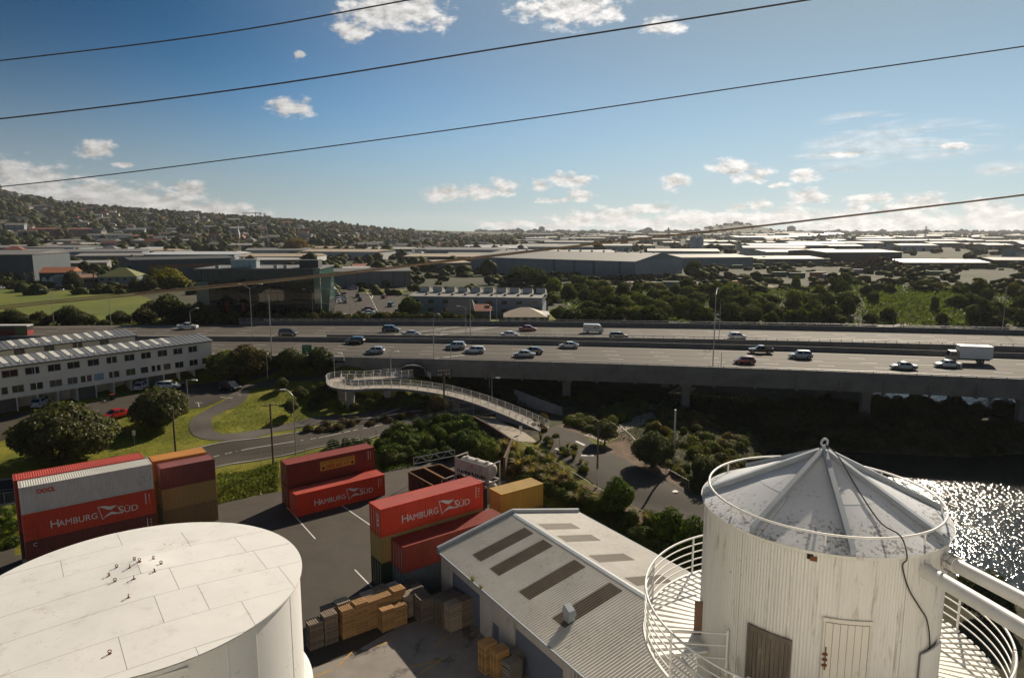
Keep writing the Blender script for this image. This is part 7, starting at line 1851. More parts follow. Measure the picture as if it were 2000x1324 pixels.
# left cluster
big_shed(-130, 549, 68, 547, 498, 45, 'slate', 'grey', 'big slate-blue warehouse at the left edge behind the palms', 2)
t, L, h = big_shed(70, 533, 210, 530, 515, 30, 'grey', 'zinc', 'long low grey-brown building behind the institute, with a pale roof edge', 1.2)
t, L, h = big_shed(79, 562, 141, 561, 533, 14, 'dark', 'orange', 'dark building with an orange-brown roof and a painted oval institute sign', 2.5, cat='building', name='institute_building', windows=0)
ov = MB().add([(L * .66 + 5.4 * math.cos(a), -.05, h * .5 + 2.9 * math.sin(a)) for a in np.linspace(0, 6.283, 33)[:-1]], [tuple(range(32))]).build('sign_oval', WALLS['white'], t)
for s, zz, sz in (('THE', h * .5 + 1.9, .7), ('KOHE MORE', h * .5 + .75, 1.25), ('LEARNING', h * .5 - .5, 1.4), ('INSTITUTE', h * .5 - 1.8, 1.25)):
    w = text_width(s, sz); text_mesh('lettering', s, sz, ROOFS['dark'], ov, (L * .66 - min(w, 8.6) / 2, -.08, zz), (1, 0, 0), (0, 0, 1), .01, min(1, 8.6 / w), .03)
MB().add([(L * .16 + x, -.05, h * .5 + z) for x, z in ((-1.6, -.6), (-.4, -2.2), (1.7, -.3), (.6, .9), (.2, 2.0), (-1.0, 1.4))], [tuple(range(6))]).build('sign_figure', WALLS['white'], t)
MB().box(0, L, -.04, 0, 0, 1.6).build('plinth', WALLS['beige'], t)
big_shed(152, 562, 192, 560, 543, 14, 'beige', 'rust', 'beige low building between the leafy tree and the palm', 1.5, cat='building', windows=6)
def hip_house(u0, v0, u1, v1, vtop, vridge, depth, wall, roof, label, windows=4, name='house', floors=2, group=None, door=True):
    a, b = gp(u0, v0), gp(u1, v1); z = min(a.z, b.z) - .3; h = pxd(u0, vtop, a.y).z - z; d = Vector((b.x - a.x, b.y - a.y)); L = d.length; rz = pxd((u0 + u1) / 2, vridge, a.y + depth / 2).z - z
    t = thing(name, label, 'house', (a.x, a.y, z), math.atan2(d.y, d.x), group)
    MB().box(0, L, 0, depth, 0, h).build('wall', WALLS[wall], t); e = .5; q = min(depth / 2, L * .4)
    MB().add([(-e, -e, h), (L + e, -e, h), (L + e, depth + e, h), (-e, depth + e, h), (q, depth / 2, rz), (L - q, depth / 2, rz)], [(0, 1, 5, 4), (1, 2, 5), (2, 3, 4, 5), (3, 0, 4)]).build('roof', ROOFS[roof], t)
    for f in range(floors):
        for k in range(windows):
            x = L * (k + .5) / windows; zz = h * (f + .35) / floors
            w = MB().box(x - .7, x + .7, -.05, 0, zz, zz + 1.15).build('window', MT['glass'], t); MB().box(x - .78, x + .78, -.08, -.001, zz - .1, zz - .005).build('sill', WALLS['white'], w)
    return t
hip_house(193, 563, 268, 562, 541, 523, 15, 'bluegrey', 'green', 'two-storey house with an olive green hipped roof beside the sports field', 5)
for a in [(55,507,128,505,490,26,'grey','zinc','row building with a pale ribbed roof behind the slate warehouse'),(20,494,112,492,481,20,'beige','tan','low tan-roofed building near the left edge'),(-40,512,22,511,495,22,'grey','tan','low building with a tan roof at the very left edge'),
          (120,513,162,512,500,20,'grey','grey','grey shop roof with vents above the institute'),(150,498,167,498,486,14,'red','dark','small red shopfront left of the yellow one'),(168,498,191,498,487,14,'yellow','dark','small yellow shopfront right of the red one'),
          (222,497,268,495,486,16,'brick','orange','brick building with an orange tiled roof'),(60,463,186,462,447,18,'pink','red','long pink terrace with a red roof on the lower hillside'),(172,471,256,470,459,16,'white','grey','modern white block with dark window bands'),
          (256,481,372,480,470,30,'bluegrey','zinc','long blue-grey flat building below the hillside'),(290,508,346,507,490,20,'cream','tan','cream building with a tan roof'),(346,512,380,511,492,16,'cream','zinc','cream two-storey building with a white gable'),
          (380,512,460,511,498,26,'grey','zinc','grey flat roofs left of the white hall'),(452,524,588,523,508,34,'grey','white','white-roofed hall behind the glass office'),(600,506,820,505,497,34,'slate','blue','long blue-grey sheds with rooflights'),
          (820,506,925,505,497,30,'grey','zinc','pale zinc sheds left of the big warehouse'),(640,540,770,538,527,26,'grey','white','white-roofed workshop right of the glass office'),(690,530,752,529,521,26,'grey','red','workshop with a red roof'),
          (860,532,920,530,514,40,'grey','tan','grey shed with a tan roof beside the big warehouse'),(900,500,1000,499,493,30,'bluegrey','white','white-roofed sheds behind the big warehouse'),(640,563,802,560,531,14,'grey','grey','long grey wall with pale pilasters across the end of the street'),
          (460,470,545,469,463,16,'white','red','white houses with red roofs below the church'),(110,487,190,486,478,18,'white','grey','shops with white fronts along the lower hillside'),(240,470,300,469,461,14,'grey','red','red-roofed shops below the hillside')]:
    big_shed(*a[:5], a[5], a[6], a[7], a[8], 1.4, cat='building', name='building', ribs=7 if 'pilasters' in a[8] else 0, windows=6 if 'window' in a[8] or 'terrace' in a[8] else 0)
t, L, h = big_shed(258, 549, 462, 541, 508, 40, 'slate', 'dark', 'long slate warehouse with an orange band behind the glass office', 1.0)
MB().box(L * .15, L * .8, -.07, -.001, h * .62, h * .74).build('orange_band', ROOFS['orange'], t)
# arched white hall
p = gp(515, 490); t = thing('arched_hall', 'white arched hall left of the bare brown tree', 'building', p)
vs = []; n = 12
for y in (0, 25): vs += [(15 * math.cos(math.pi * i / n), y, 5.5 * math.sin(math.pi * i / n)) for i in range(n + 1)]
MB().add(vs, [(i, i + 1, i + 2 + n, i + 1 + n) for i in range(n)] + [tuple(range(n, -1, -1))]).build('roof', ROOFS['white'], t, smooth=40)
# church with a pale spire
p = gp(466, 474); t = thing('church', 'church with a pale pointed spire and red roofs on the lower hillside', 'church', p); t.scale = [(pxd(466, 440, p.y).z - p.z) / 46] * 3
MB().box(-4, 4, -4, 4, 0, 22).build('tower', WALLS['cream'], t); MB().add([(-4, -4, 22), (4, -4, 22), (4, 4, 22), (-4, 4, 22), (0, 0, 46)], [(0, 1, 4), (1, 2, 4), (2, 3, 4), (3, 0, 4)]).build('spire', WALLS['white'], t)
MB().box(-34, -4.2, -6, 10, 0, 10).build('nave', WALLS['cream'], t); MB().add([(-35, -7, 10), (-4.2, -7, 10), (-4.2, 2, 20), (-35, 2, 20), (-4.2, 11, 10), (-35, 11, 10)], [(0, 1, 2, 3), (3, 2, 4, 5), (0, 3, 5)]).build('nave_roof', ROOFS['red'], t)
MB().box(4.2, 20, -6, 8, 0, 9).build('transept', WALLS['white'], t); MB().add([(4.2, -7, 9), (21, -7, 9), (12, -7, 20), (4.2, 9, 9), (21, 9, 9), (12, 9, 20)], [(0, 1, 2), (0, 2, 5, 3), (1, 4, 5, 2)]).build('transept_roof', ROOFS['red'], t)

# glass office
def glass_office():
    gd = bpy.data.materials.new('dark_curtain_glass'); gd.use_nodes = True; nt = gd.node_tree; b = nt.nodes['Principled BSDF']
    b.inputs['Base Color'].default_value = (.006, .009, .007, 1); b.inputs['Roughness'].default_value = .03; b.inputs['Specular IOR Level'].default_value = .4
    gt = mat('teal_glass', (.06, .12, .11), .08, .1, .3, spec=.7)
    a, b_ = px(388, 634, 7.8), px(628, 632, 7.8); d = Vector((b_.x - a.x, b_.y - a.y)); L = d.length
    t = thing('office_building', 'dark green glass office with plant boxes on its roof, across the motorway', 'office', (a.x, a.y, 7.5), math.atan2(d.y, d.x)); D = 22
    H = pxd(388, 527, a.y).z - 7.5
    MB().box(.3, L - .3, .3, D, 0, H - .4).build('core', ROOFS['dark'], t)
    nb, nf = 20, 5
    for f in range(nf):
        z0, z1 = (0, H * .16) if f == 0 else (H * .16 + (H * .84) * (f - 1) / 4, H * .16 + (H * .84) * f / 4)
        for k in range(nb):
            x0, x1 = L * k / nb, L * (k + 1) / nb; off = 1.6 if f == 0 else 0
            teal = (k < 2 and f in (2, 3)) or (k == nb - 1 and f in (2, 3, 4))
            ry = rnd.uniform(-.012, .012)
            MB().add([(x0 + .04, off + ry, z0 + .05), (x1 - .04, off - ry, z0 + .05), (x1 - .04, off - ry * .5, z1 - .05), (x0 + .04, off + ry * .5, z1 - .05)], [(0, 1, 2, 3)]).build('glass_pane', gt if teal else gd, t)
        if f: MB().box(0, L, .06, .16, z0 - .05, z0 + .05).build('transom', MT['dark_metal'], t)
        for x in (0, L): 
            for k in range(4): MB().add([(x, D * k / 4 + .05, z0 + .05), (x, D * (k + 1) / 4 - .05, z0 + .05), (x, D * (k + 1) / 4 - .05, z1 - .05), (x, D * k / 4 + .05, z1 - .05)], [(0, 1, 2, 3)]).build('glass_pane', gt if x and f > 1 else gd, t)
    for k in range(0, nb + 1, 2): MB().box(L * k / nb - .05, L * k / nb + .05, .03, .13, H * .16, H).build('mullion', MT['dark_metal'], t)
    MB().box(-.3, L + .3, -.3, D + .3, H, H + .35).build('roof', ROOFS['grey'], t)
    # roof boxes
    x0, x1 = L * .27, L * .475
    rb2 = thing('plant_box', None, None); rb2.parent = t
    for k in range(4): MB().box(x0 + (x1 - x0) * k / 4 + .06, x0 + (x1 - x0) * (k + 1) / 4 - .06, 2, 2.1, H + .4, H + 2.6).build('glass_pane', mat('pale_teal_glass', (.22, .33, .36), .15, .1, spec=.6), rb2)
    MB().box(x0 - .2, x1 + .2, 1.9, 6, H + 2.6, H + 2.9).build('cap', WALLS['bluegrey'], rb2); MB().box(x0, x1, 2.3, 6, H + .36, H + 2.6).build('core', WALLS['bluegrey'], rb2)
    MB().box(L * .83, L * .985, 1.5, 7, H - 1, H + 2.7).build('plant_room', WALLS['dark'], t)
    for k, x in enumerate((.62, .70, .4, .15)): MB().box(L * x, L * x + 1, 1.5, 2.3, H + .36, H + 1.2).build('vent', WALLS['bluegrey'], t)
    # slanted glass fin at the right end, banners inside
    for k in range(3): MB().add([(L + .35, 0, 2 + 4.5 * k), (L + 2.2 + .5 * k, -.6, 2 + 4.5 * k), (L + 2.7 + .5 * k, -.6, 6.4 + 4.5 * k), (L + .35, 0, 6.4 + 4.5 * k)], [(0, 1, 2, 3)]).build('glass_fin', gt, t)
    for x in (.225, .355): MB().box(L * x, L * x + .9, -.1, -.04, H * .25, H * .42).build('banner', mat('red_banner', (.30, .03, .015), .6), t)
glass_office()
# showroom beside the office
t, L, h = big_shed(632, 596, 657, 594, 566, 12, 'white', 'white', 'small white showroom with a striped front beside the glass office', 3.0, cat='building', name='showroom')
for k, m in enumerate((WALLS['blue'], ROOFS['brown'], WALLS['blue'], WALLS['yellow'])): MB().box(.2, L - .8, -.06 - .01 * k, -.001, h * .78 - k * h * .18, h * .78 - k * h * .18 + h * .16).build('stripe', m, t)
# street, car park, field, dirt yard
sheet('side_street', [g2(*q) for q in [(668,631),(800,632),(790,600),(772,575),(815,569),(820,563),(640,566),(640,576),(690,580),(698,600)]], MT['road'], .06, 5)
sheet('sales_yard', [g2(*q) for q in [(630,628),(668,629),(696,600),(688,582),(640,584),(632,600)]], MT['road'], .05, 5)
sheet('verge', [g2(*q) for q in [(700,572),(800,573),(800,566),(705,565)]], MT['field'], .09, 5)
sheet('sports_field', [g2(*q) for q in [(-220,632),(200,636),(285,605),(300,588),(250,572),(100,568),(-200,566)]], MT['field'], .45, 6)
MT['dirt'] = two_tone('dirt_yard', (.30, .25, .2), (.16, .13, .10), .05)
sheet('dirt_yard', [g2(*q) for q in [(1120,560),(1200,548),(1330,552),(1430,552),(1500,556),(1520,562),(1400,566),(1300,561),(1200,558),(1150,568)]], MT['dirt'], .15, 8)
sheet('footpath', ribbon(smooth_poly([g2(1700,640), g2(1760,635), g2(1830,622), g2(1900,610), g2(2010,598)], 6), 3.0), MT['litter_path'], .12, 3)
for i in range(9):
    p, q = (722 + i * 2.6, 578 + i * 5), (723.2 + i * 2.6, 581 + i * 5); a, b = g2(*p), g2(*q); sheet('lane_marking', ribbon([a, b], .25), MT['line'], .08, 4)
for a, b in (((717,572),(726,583)), ((729,573),(727,583))): sheet('lane_marking', ribbon([g2(*a), g2(*b)], .3), MT['line'], .08, 4)
def far_car(kind, col, label, u, v, deg, group): p = gp(u, v); make_car(kind, col, label, (p.x, p.y, p.z + .1), R(deg), group, parts=False)
GT = 'cars in the street beyond the motorway'
for a in [('sedan', RDC, 'red and grey cars row: dark red sedan parked at the left kerb of the street', 718, 607, 190), ('sedan', WHT, 'white sedan parked second in the row at the left kerb', 719, 614, 190), ('sedan', SIL, 'silver sedan parked third in the row at the left kerb', 720, 620, 190), ('hatch', WHT, 'pale hatchback parked nearest the hedge at the left kerb', 722, 626, 190),
          ('sedan', SIL, 'silver sedan turning at the end of the street', 730, 570, 175), ('suv', SIL, 'silver car waiting at the corner before the grey wall', 690, 566, 185), ('suv', DGR, 'grey car parked at the kerb below the corner', 699, 581, 100), ('sedan', BLK, 'black car parked behind the grey one at the kerb', 703, 588, 100),
          ('hatch', (.2, .03, .06), 'dark red hatchback driving up the right side of the street', 751, 583, 80), ('suv', (.1, .18, .18), 'teal car parked at the right side of the street', 764, 599, 85), ('hatch', DGR, 'dark hatchback parked near the sawtooth building', 776, 612, 95), ('hatch', WHT, 'white hatchback parked at the right kerb before the hedge', 781, 618, 95)]:
    far_car(*a, GT)
SY = ('white hatchback at the top of the left sales row', 'black hatchback second in the left sales row', 'silver hatchback third in the left sales row', 'white hatchback lowest in the left sales row', 'black hatchback at the top of the right sales row', 'white hatchback second in the right sales row', 'dark hatchback third in the right sales row', 'silver hatchback lowest in the right sales row')
for i, (u, v, c) in enumerate([(660, 577, WHT), (661, 582, BLK), (661, 587, SIL), (662, 592, WHT), (673, 578, BLK), (674, 583, WHT), (674, 588, DGR), (674, 592, SIL)]): far_car('hatch', c, SY[i], u, v, 95 + i, 'cars in the sales yard')
far_car('mpv', (.5, .55, .6), 'van with a pale roof parked below the showroom', 636, 603, 10, GT)
far_car('sedan', (.6, .6, .58), 'pale car half hidden by the hedge right of the curved lamp', 676, 622, 20, GT)
for i, u in enumerate((3, 22, 42, 58, 71)): far_car('hatch', (WHT, WHT, BLK, WHT, WHT)[i], '%s along the far edge of the sports field' % ('leftmost white car parked', 'second car from the left, white, parked', 'black car parked', 'white car right of the black one parked', 'rightmost white car parked')[i], u, 565, 100, 'cars at the sports field')
# bus behind the flats
p = px(10, 657, 9.6); t = thing('bus', 'red and white bus behind the roofs of the flats', 'bus', (p.x, p.y, 9.2), .05)
MB().box(-8, 6.2, -1.2, 1.2, .5, 2.0).build('body', WALLS['red'], t); MB().box(-8, 6.2, -1.2, 1.2, 2.0, 3.0).build('window_band', MT['glass'], t); MB().box(-8.05, 6.25, -1.22, 1.22, 3.0, 3.3).build('roof', WALLS['white'], t); MB().box(3.2, 6.0, -1.215, -1.2, .6, 2.8).build('green_panel', ROOFS['green'], t)
# sawtooth-roofed building, houses in front
t, L, h = big_shed(800, 613, 1058, 618, 578, 16, 'bluegrey', 'zinc', 'long pale building with a row of white roof monitors', .8, cat='building', name='sawtooth_building', windows=0)
for k in range(10):
    x = L * (k + .35) / 10
    m = thing('roof_monitor', None, None); m.parent = t
    MB().hexa([(x, 8, h + .4), (x + 3.2, 8, h + .4), (x + 3.2, 13, h + .3), (x, 13, h + .3), (x, 8.4, h + 2.6), (x + 3.2, 8.4, h + 2.6), (x + 3.2, 13, h + 1.2), (x, 13, h + 1.2)]).build('hood', ROOFS['white'], m)
    MB().box(x + .2, x + 3.0, 7.93, 7.99, h + .7, h + 2.3).build('pane', WALLS['white'], m)
    MB().box(x + 3.4, x + 4.2, 2.4, 3.2, h + .2, h + .9).build('vent', ROOFS['grey'], m)
for k in range(9):
    x = L * (k + .5) / 9
    for zz in (1.2, 4.0): w = MB().box(x - .9, x + .9, -.06, 0, zz, zz + 1.3).build('window', MT['glass'], t); MB().box(x - 1.0, x + 1.0, -.1, -.001, zz - .12, zz - .01).build('sill', WALLS['white'], w)
def gable_house(u0, v0, u1, v1, vtop, vridge, depth, wall, roof, label, roof2=None):
    a, b = gp(u0, v0), gp(u1, v1); z = min(a.z, b.z) - .3; h = pxd(u0, vtop, a.y).z - z; d = Vector((b.x - a.x, b.y - a.y)); L = d.length; rz = pxd((u0 + u1) / 2, vridge, a.y + depth / 2).z - z
    t = thing('house', label, 'house', (a.x, a.y, z), math.atan2(d.y, d.x)); MB().box(0, L, 0, depth, 0, h).build('wall', WALLS[wall], t)
    MB().add([(-.4, -.6, h - .2), (L + .4, -.6, h - .2), (L - .8, depth / 2, rz), (.8, depth / 2, rz), (L + .4, depth + .5, h - .2), (-.4, depth + .5, h - .2)], [(0, 1, 2, 3), (3, 2, 4, 5), (0, 3, 5), (1, 4, 2)]).build('roof', ROOFS[roof], t)
    for k in range(3): w = MB().box(L * (k + .3) / 3, L * (k + .3) / 3 + 1.4, -.06, 0, 1.0, 2.2).build('window', MT['glass'], t); MB().box(L * (k + .3) / 3 - .1, L * (k + .3) / 3 + 1.5, -.09, -.001, .88, .995).build('sill', WALLS['white'], w)
    return t, L, h
gable_house(872, 629, 925, 629, 605, 583, 10, 'bluegrey', 'dark', 'house with a steep dark roof in front of the sawtooth building')
gable_house(918, 629, 957, 629, 606, 594, 10, 'slate', 'red', 'red-roofed wing right of the steep dark roof')
hip_house(986, 630, 1066, 630, 619, 600, 12, 'white', 'tan', 'white cottage with a tan iron hipped roof below the far parapet', 5, floors=1)
hip_house(1015, 628, 1072, 628, 618, 606, 14, 'white', 'zinc', 'grey-roofed wing behind the white cottage', 3, floors=1)
# big warehouse
def warehouse():
    c, l, r = gp(1240, 547), gp(920, 531), gp(1332, 534); z = min(c.z, l.z, r.z) - .3; H = pxd(1240, 511, c.y).z - z
    t = thing('warehouse', 'huge blue-grey ribbed warehouse with a pale roof, right of the centre', 'warehouse', (0, 0, 0))
    wm = pm('ribbed_wall', (.24, .27, .29)); rm = ROOFS['zinc']; o = l + (r - c)
    for a, b in ((l, c), (c, r)):
        n = int((b - a).length / 7)
        for k in range(n):
            p, q = a + (b - a) * (k / n), a + (b - a) * ((k + .985) / n)
            MB().add([(p.x, p.y, z), (q.x, q.y, z), (q.x, q.y, z + H), (p.x, p.y, z + H)], [(0, 1, 2, 3)]).build('wall_panel', wm if k % 3 else WALLS['bluegrey'], t)
    MB().add([(l.x, l.y, z + H), (c.x, c.y, z + H), (r.x, r.y, z + H), (o.x, o.y, z + H), *[(((a.x + b.x) / 2), (a.y + b.y) / 2, z + H + 4) for a, b in ((l, o), (c, r))]], [(0, 1, 5, 4), (4, 5, 2, 3), (1, 2, 5), (0, 4, 3)]).build('roof', rm, t)
    MB().add([(o.x, o.y, z), (l.x, l.y, z), (l.x, l.y, z + H), (o.x, o.y, z + H)], [(0, 1, 2, 3)]).build('wall_panel', wm, t); MB().add([(o.x, o.y, z), (r.x, r.y, z), (r.x, r.y, z + H), (o.x, o.y, z + H)], [(0, 1, 2, 3)]).build('wall_panel', wm, t)
    for k in range(14): p = l + (c - l) * ((k + .5) / 14) + (r - c) * .5; MB().lathe([(.7, z + H + 3.6), (.7, z + H + 4.8), (.001, z + H + 5.2)], 8, (p.x, p.y)).build('roof_vent', ROOFS['white'], t)
    for f in (.55, .67, .78, .92): p = l + (c - l) * f; MB().box(p.x - .6, p.x + .6, p.y - .5, p.y - .1, z, z + H - .1).build('downpipe', WALLS['slate'], t)
warehouse()
for a in [(1330,524,1470,523,503,60,'bluegrey','zinc','grey ribbed extension right of the huge warehouse'),(1385,520,1620,519,506,50,'grey','zinc','long shed roof with rows of solar panels'),(1612,518,1760,517,493,60,'dark','zinc','dark-walled shed with a pale roof behind the scrap heap'),
          (1727,524,1932,525,512,34,'dark','bright','low shed with a dazzling sunlit roof'),(1700,482,1886,481,470,90,'slate','zinc','long blue-grey shed far off on the right'),(1890,476,2060,476,471,60,'grey','zinc','pale far roofs at the right edge'),(1560,500,1700,500,494,40,'grey','bright','thin bright roof between the far sheds'),
          (1150,487,1280,486,480,40,'white','tan','tan-roofed shed behind the huge warehouse'),(1440,470,1560,469,463,50,'bluegrey','bright','bright-roofed sheds below the distant cone'),(1940,522,2060,523,508,40,'slate','dark','dark plant building at the right edge'),(1480,489,1560,488,482,30,'cream','white','cream shed in the middle of the far sheds'),
          (1000,478,1090,477,473,34,'grey','white','white-roofed shed in the far suburb'),(1100,470,1180,469,465,40,'white','zinc','long white far shed left of the twin silos')]:
    big_shed(*a[:5], a[5], a[6], a[7], a[8], 1.6, name='warehouse', doors=0)
# solar panels as pieces on the shed roof
so = bpy.data.objects.get('warehouse.004')
p = gp(1360, 492); t = thing('twin_silo', 'pair of tall pale round silos standing above the far sheds', 'silo', p)
hh = pxd(1360, 462, p.y).z - p.z
for dx in (-4.6, 4.6): MB().lathe([(4.5, 0), (4.5, hh - 2), (3.2, hh), (.001, hh)], 20, (dx, 0)).build('cylinder', WALLS['white'], t, smooth=40)
# recycling yard: boxes, diggers, heap
gbox = [((.03, .12, .04), 'green'), ((.05, .09, .05), 'dark green'), ((.3, .12, .07), 'faded orange'), ((.28, .28, .27), 'pale grey'), ((.06, .16, .04), 'bright green')]
for i, (u, v, w, h, c) in enumerate([(1490,545,9,3,1),(1520,541,10,3,1),(1556,543,9,3,1),(1597,543,9,3.4,2),(1625,546,10,3,3),(1652,532,6,3,4),(1680,534,10,2.6,3),(1790,536,16,2.4,3),(1830,538,10,2.6,4),(1440,525,8,2.6,4),(1480,522,8,2.6,0),(1520,520,8,2.6,4),(1310,562,8,3,3),(1285,562,7,2.6,0),(1855,545,10,2.6,0)]):
    p = gp(u, v); col, nm_ = gbox[c]; t = thing('skip_container', '%s box container in the recycling yard, number %s from the left' % (nm_, ''), 'container', (p.x, p.y, p.z), rnd.uniform(-.2, .2), 'boxes in the recycling yard')
    t['label'] = ['dark green box at the left of the recycling yard row', 'dark green box beside the orange one, second in the row', 'dark green box touching the faded orange one', 'faded orange box in the recycling yard', 'pale grey box right of the faded orange one', 'bright green box left of the scrap heap', 'white lettered box below the scrap heap', 'long pale grey box right of the scrap heap', 'bright green box right of the scrap heap', 'bright green box by the shed extension', 'green box behind the white machinery', 'bright green box right of the white machinery', 'pale box with a white hoarding on the dirt yard', 'dark green box beside the white hoarding', 'green box below the dazzling roof'][i]
    m = pm('skip_paint', col); MB().box(-w / 2, w / 2, -1.2, 1.2, .15, h).build('body', m, t); MB().box(-w / 2 - .1, w / 2 + .1, -1.3, 1.3, h, h + .15).build('rim', m, t)
    for k in range(5): MB().box(-w / 2 + w * (k + .5) / 5 - .08, -w / 2 + w * (k + .5) / 5 + .08, -1.27, -1.2, .15, h - .01).build('rib', m, t)
def digger(u, v, s, col, label, arm):
    p = gp(u, v); t = thing('excavator', label, 'excavator', (p.x, p.y, p.z), rnd.uniform(-.4, .4), 'machines on the dirt yard'); m = pm('machine_paint', col); t.scale = (s, s, s)
    for y in (-1.1, 1.1): MB().box(-1.9, 1.9, y - .3, y + .3, 0, .9).build('track', MT['tyre'], t)
    MB().box(-2.1, 1.5, -1.3, 1.3, 1.0, 2.1).build('body', m, t); MB().box(.1, 1.5, -1.2, .0, 2.1, 3.2).build('cab', MT['glass'], t); MB().box(0, 1.6, -1.25, .05, 3.2, 3.35).build('cab_roof', WALLS['white'], t)
    MB().tube([(1.4, .4, 1.8), (3.6, .4, 4.6), (5.6, .4, 3.6)], .28, 6).build('boom', m, t); MB().tube([(5.6, .4, 3.6), (5.2, .4, 1.2)], .2, 6).build('stick', m, t); MB().box(4.7, 5.6, -.1, .9, .4, 1.2).build('bucket', MT['dark_metal'], t)
digger(1352, 560, .9, (.3, .18, .03), 'small yellow digger on the dirt yard beside the white hoarding', 1); digger(1440, 558, 1.2, (.35, .15, .03), 'orange digger at the right of the dirt yard', 1); digger(1745, 527, 1.3, (.12, .12, .12), 'grab crane standing on the scrap heap', 1)
rs = np.random.RandomState(8); n = 5000; q = gp(1730, 528); ang = rs.uniform(0, 6.28, n); rad = np.sqrt(rs.uniform(0, 1, n)); X = q.x + np.cos(ang) * rad * 26; Y = q.y + 8 + np.sin(ang) * rad * 12
Z = q.z + 8.5 * np.clip(1 - rad, 0, 1) ** .7 * (1 + .15 * np.sin(ang * 5)); V, F = leaf_cloud(rs, np.stack([X, Y, Z], 1), np.tile([0, -.3, 1.], (n, 1)), .8, 1.6)
o = link('scrap_heap', mesh_np('scrap_heap', V, F, MT['rust'])); tag(o, 'brown scrap heap in front of the dark shed', 'heap', None, 'stuff')
for i, (u, v, w, h) in enumerate([(1120,548,30,3.0),(1260,548,40,3.5),(1180,556,16,2.0),(1400,548,24,2.5)]):
    p = gp(u, v); n = 1600; a = rs.uniform(0, 6.28, n); r_ = np.sqrt(rs.uniform(0, 1, n)); V, F = leaf_cloud(rs, np.stack([p.x + np.cos(a) * r_ * w, p.y + np.sin(a) * r_ * 6, p.z + h * (1 - r_) ** .8], 1), np.tile([0, 0, 1.], (n, 1)), .8, 1.4)
    o = link('earth_heap', mesh_np('earth_heap', V, F, MT['soil'])); tag(o, ('dark earth heap at the left of the dirt yard', 'long dark earth bank below the huge warehouse', 'small dark heap by the bush edge', 'earth heap right of the yellow digger')[i], 'heap', None, 'stuff')

# trees beyond the motorway
def tree_px(kind, u, vb, wpx, vt, col, label, group=None, **k): return plant_px(kind, u, vb, wpx, vt, col, label, group, **k)
GFt = 'trees along the sports field'
for i, (u, vb, w, vt, c) in enumerate([(25,640,52,600,(.032,.042,.014)),(80,640,44,605,(.045,.045,.018)),(138,640,56,593,(.032,.04,.016)),(178,638,30,612,(.045,.055,.014)),(235,636,42,604,(.038,.042,.018)),(282,634,46,597,(.042,.04,.018)),(300,628,46,583,(.05,.045,.02)),(330,625,60,570,(.04,.048,.014)),(372,630,50,590,(.03,.038,.012)),(-20,642,50,600,DKG),(205,640,26,622,(.045,.05,.016)),(60,642,40,622,(.035,.042,.014)),(345,636,40,610,(.03,.036,.012))]):
    tree_px('bushy' if i % 2 else 'poh', u, vb, w, vt, c, 'dark bushy tree in the row between the sports field and the motorway', GFt, var=i % 2)
for i, (u, vb, w, vt) in enumerate([(392,640,44,585),(420,642,40,600),(455,642,46,606)]): tree_px('bushy', u, vb, w, vt, (.036, .04, .014), 'dark tree before the glass office, %s of three' % ('leftmost', 'middle', 'rightmost')[i], GFt, var=i % 2)
tree_px('bushy', 330, 566, 74, 519, (.12, .11, .014), 'big yellow-green tree left of the glass office'); tree_px('poh', 143, 566, 34, 525, (.03, .035, .014), 'dark tree covering the end of the institute sign')
for i, (u, vb, vt) in enumerate([(185,562,522),(25,562,528),(52,562,530),(66,560,527)]): tree_px('palm', u, vb, 13, vt, (.07, .06, .02), ('palm beside the green-roofed house', 'palm before the slate warehouse, left one', 'palm before the slate warehouse, middle one', 'palm before the slate warehouse, right one')[i])
for i, (u, vb, w, vt) in enumerate([(5,562,40,544),(35,562,40,546),(60,562,36,546),(195,574,24,553),(215,575,24,553),(240,572,28,552),(268,572,30,540),(290,572,34,533),(300,552,30,520),(262,548,26,512),(222,520,18,500)]): tree_px('bushy', u, vb, w, vt, rnd.choice([(.045, .045, .016), (.035, .042, .014), (.05, .05, .018)]), 'bushy tree along the far side of the sports field', 'trees at the far side of the field', var=i % 2)
tree_px('poh', 578, 502, 50, 462, (.14, .085, .035), 'large bare brown tree on the plain behind the white hall'); tree_px('palm', 1068, 615, 24, 575, (.05, .055, .018), 'stout palm at the right end of the sawtooth building'); tree_px('palm', 955, 626, 26, 592, (.07, .065, .02), 'palm behind the red-roofed wing')
tree_px('bushy', 800, 620, 44, 575, (.035, .05, .014), 'leafy tree at the left end of the sawtooth building'); tree_px('round', 812, 575, 24, 553, (.022, .03, .012), 'dark round tree before the grey wall')
for i, (u, vb, w, vt, c) in enumerate([(1095,626,40,594,BRG),(1120,630,60,600,DKG),(1150,612,50,585,DKG),(1075,595,30,570,DKG),(1125,632,70,612,(.03,.036,.014))]): tree_px('bushy', u, vb, w, vt, c, 'round leafy bush right of the cottage', 'bushes by the cottage', var=i % 2)
for i, (u, vb, w, vt) in enumerate([(1020,556,70,515),(1050,560,50,522),(1355,540,40,505),(1470,520,44,503)]): tree_px('bushy', u, vb, w, vt, (.035, .05, .014), ('big dark tree before the left half of the huge warehouse', 'dark tree right of the big one before the huge warehouse', 'tree at the corner of the huge warehouse', 'flat-topped tree before the solar roof')[i])
rb = random.Random(21); kinds = [((.042, .055, .012), 'dark green'), ((.065, .085, .016), 'mid green'), ((.095, .115, .018), 'light green'), ((.12, .11, .035), 'pale straw-green')]
poly = [(1060,560),(1120,565),(1200,562),(1330,568),(1500,570),(1640,560),(1720,548),(1850,560),(1990,565),(2040,640),(1820,638),(1700,632),(1560,640),(1300,642),(1150,640),(1160,600),(1100,590)]
cnt = 0
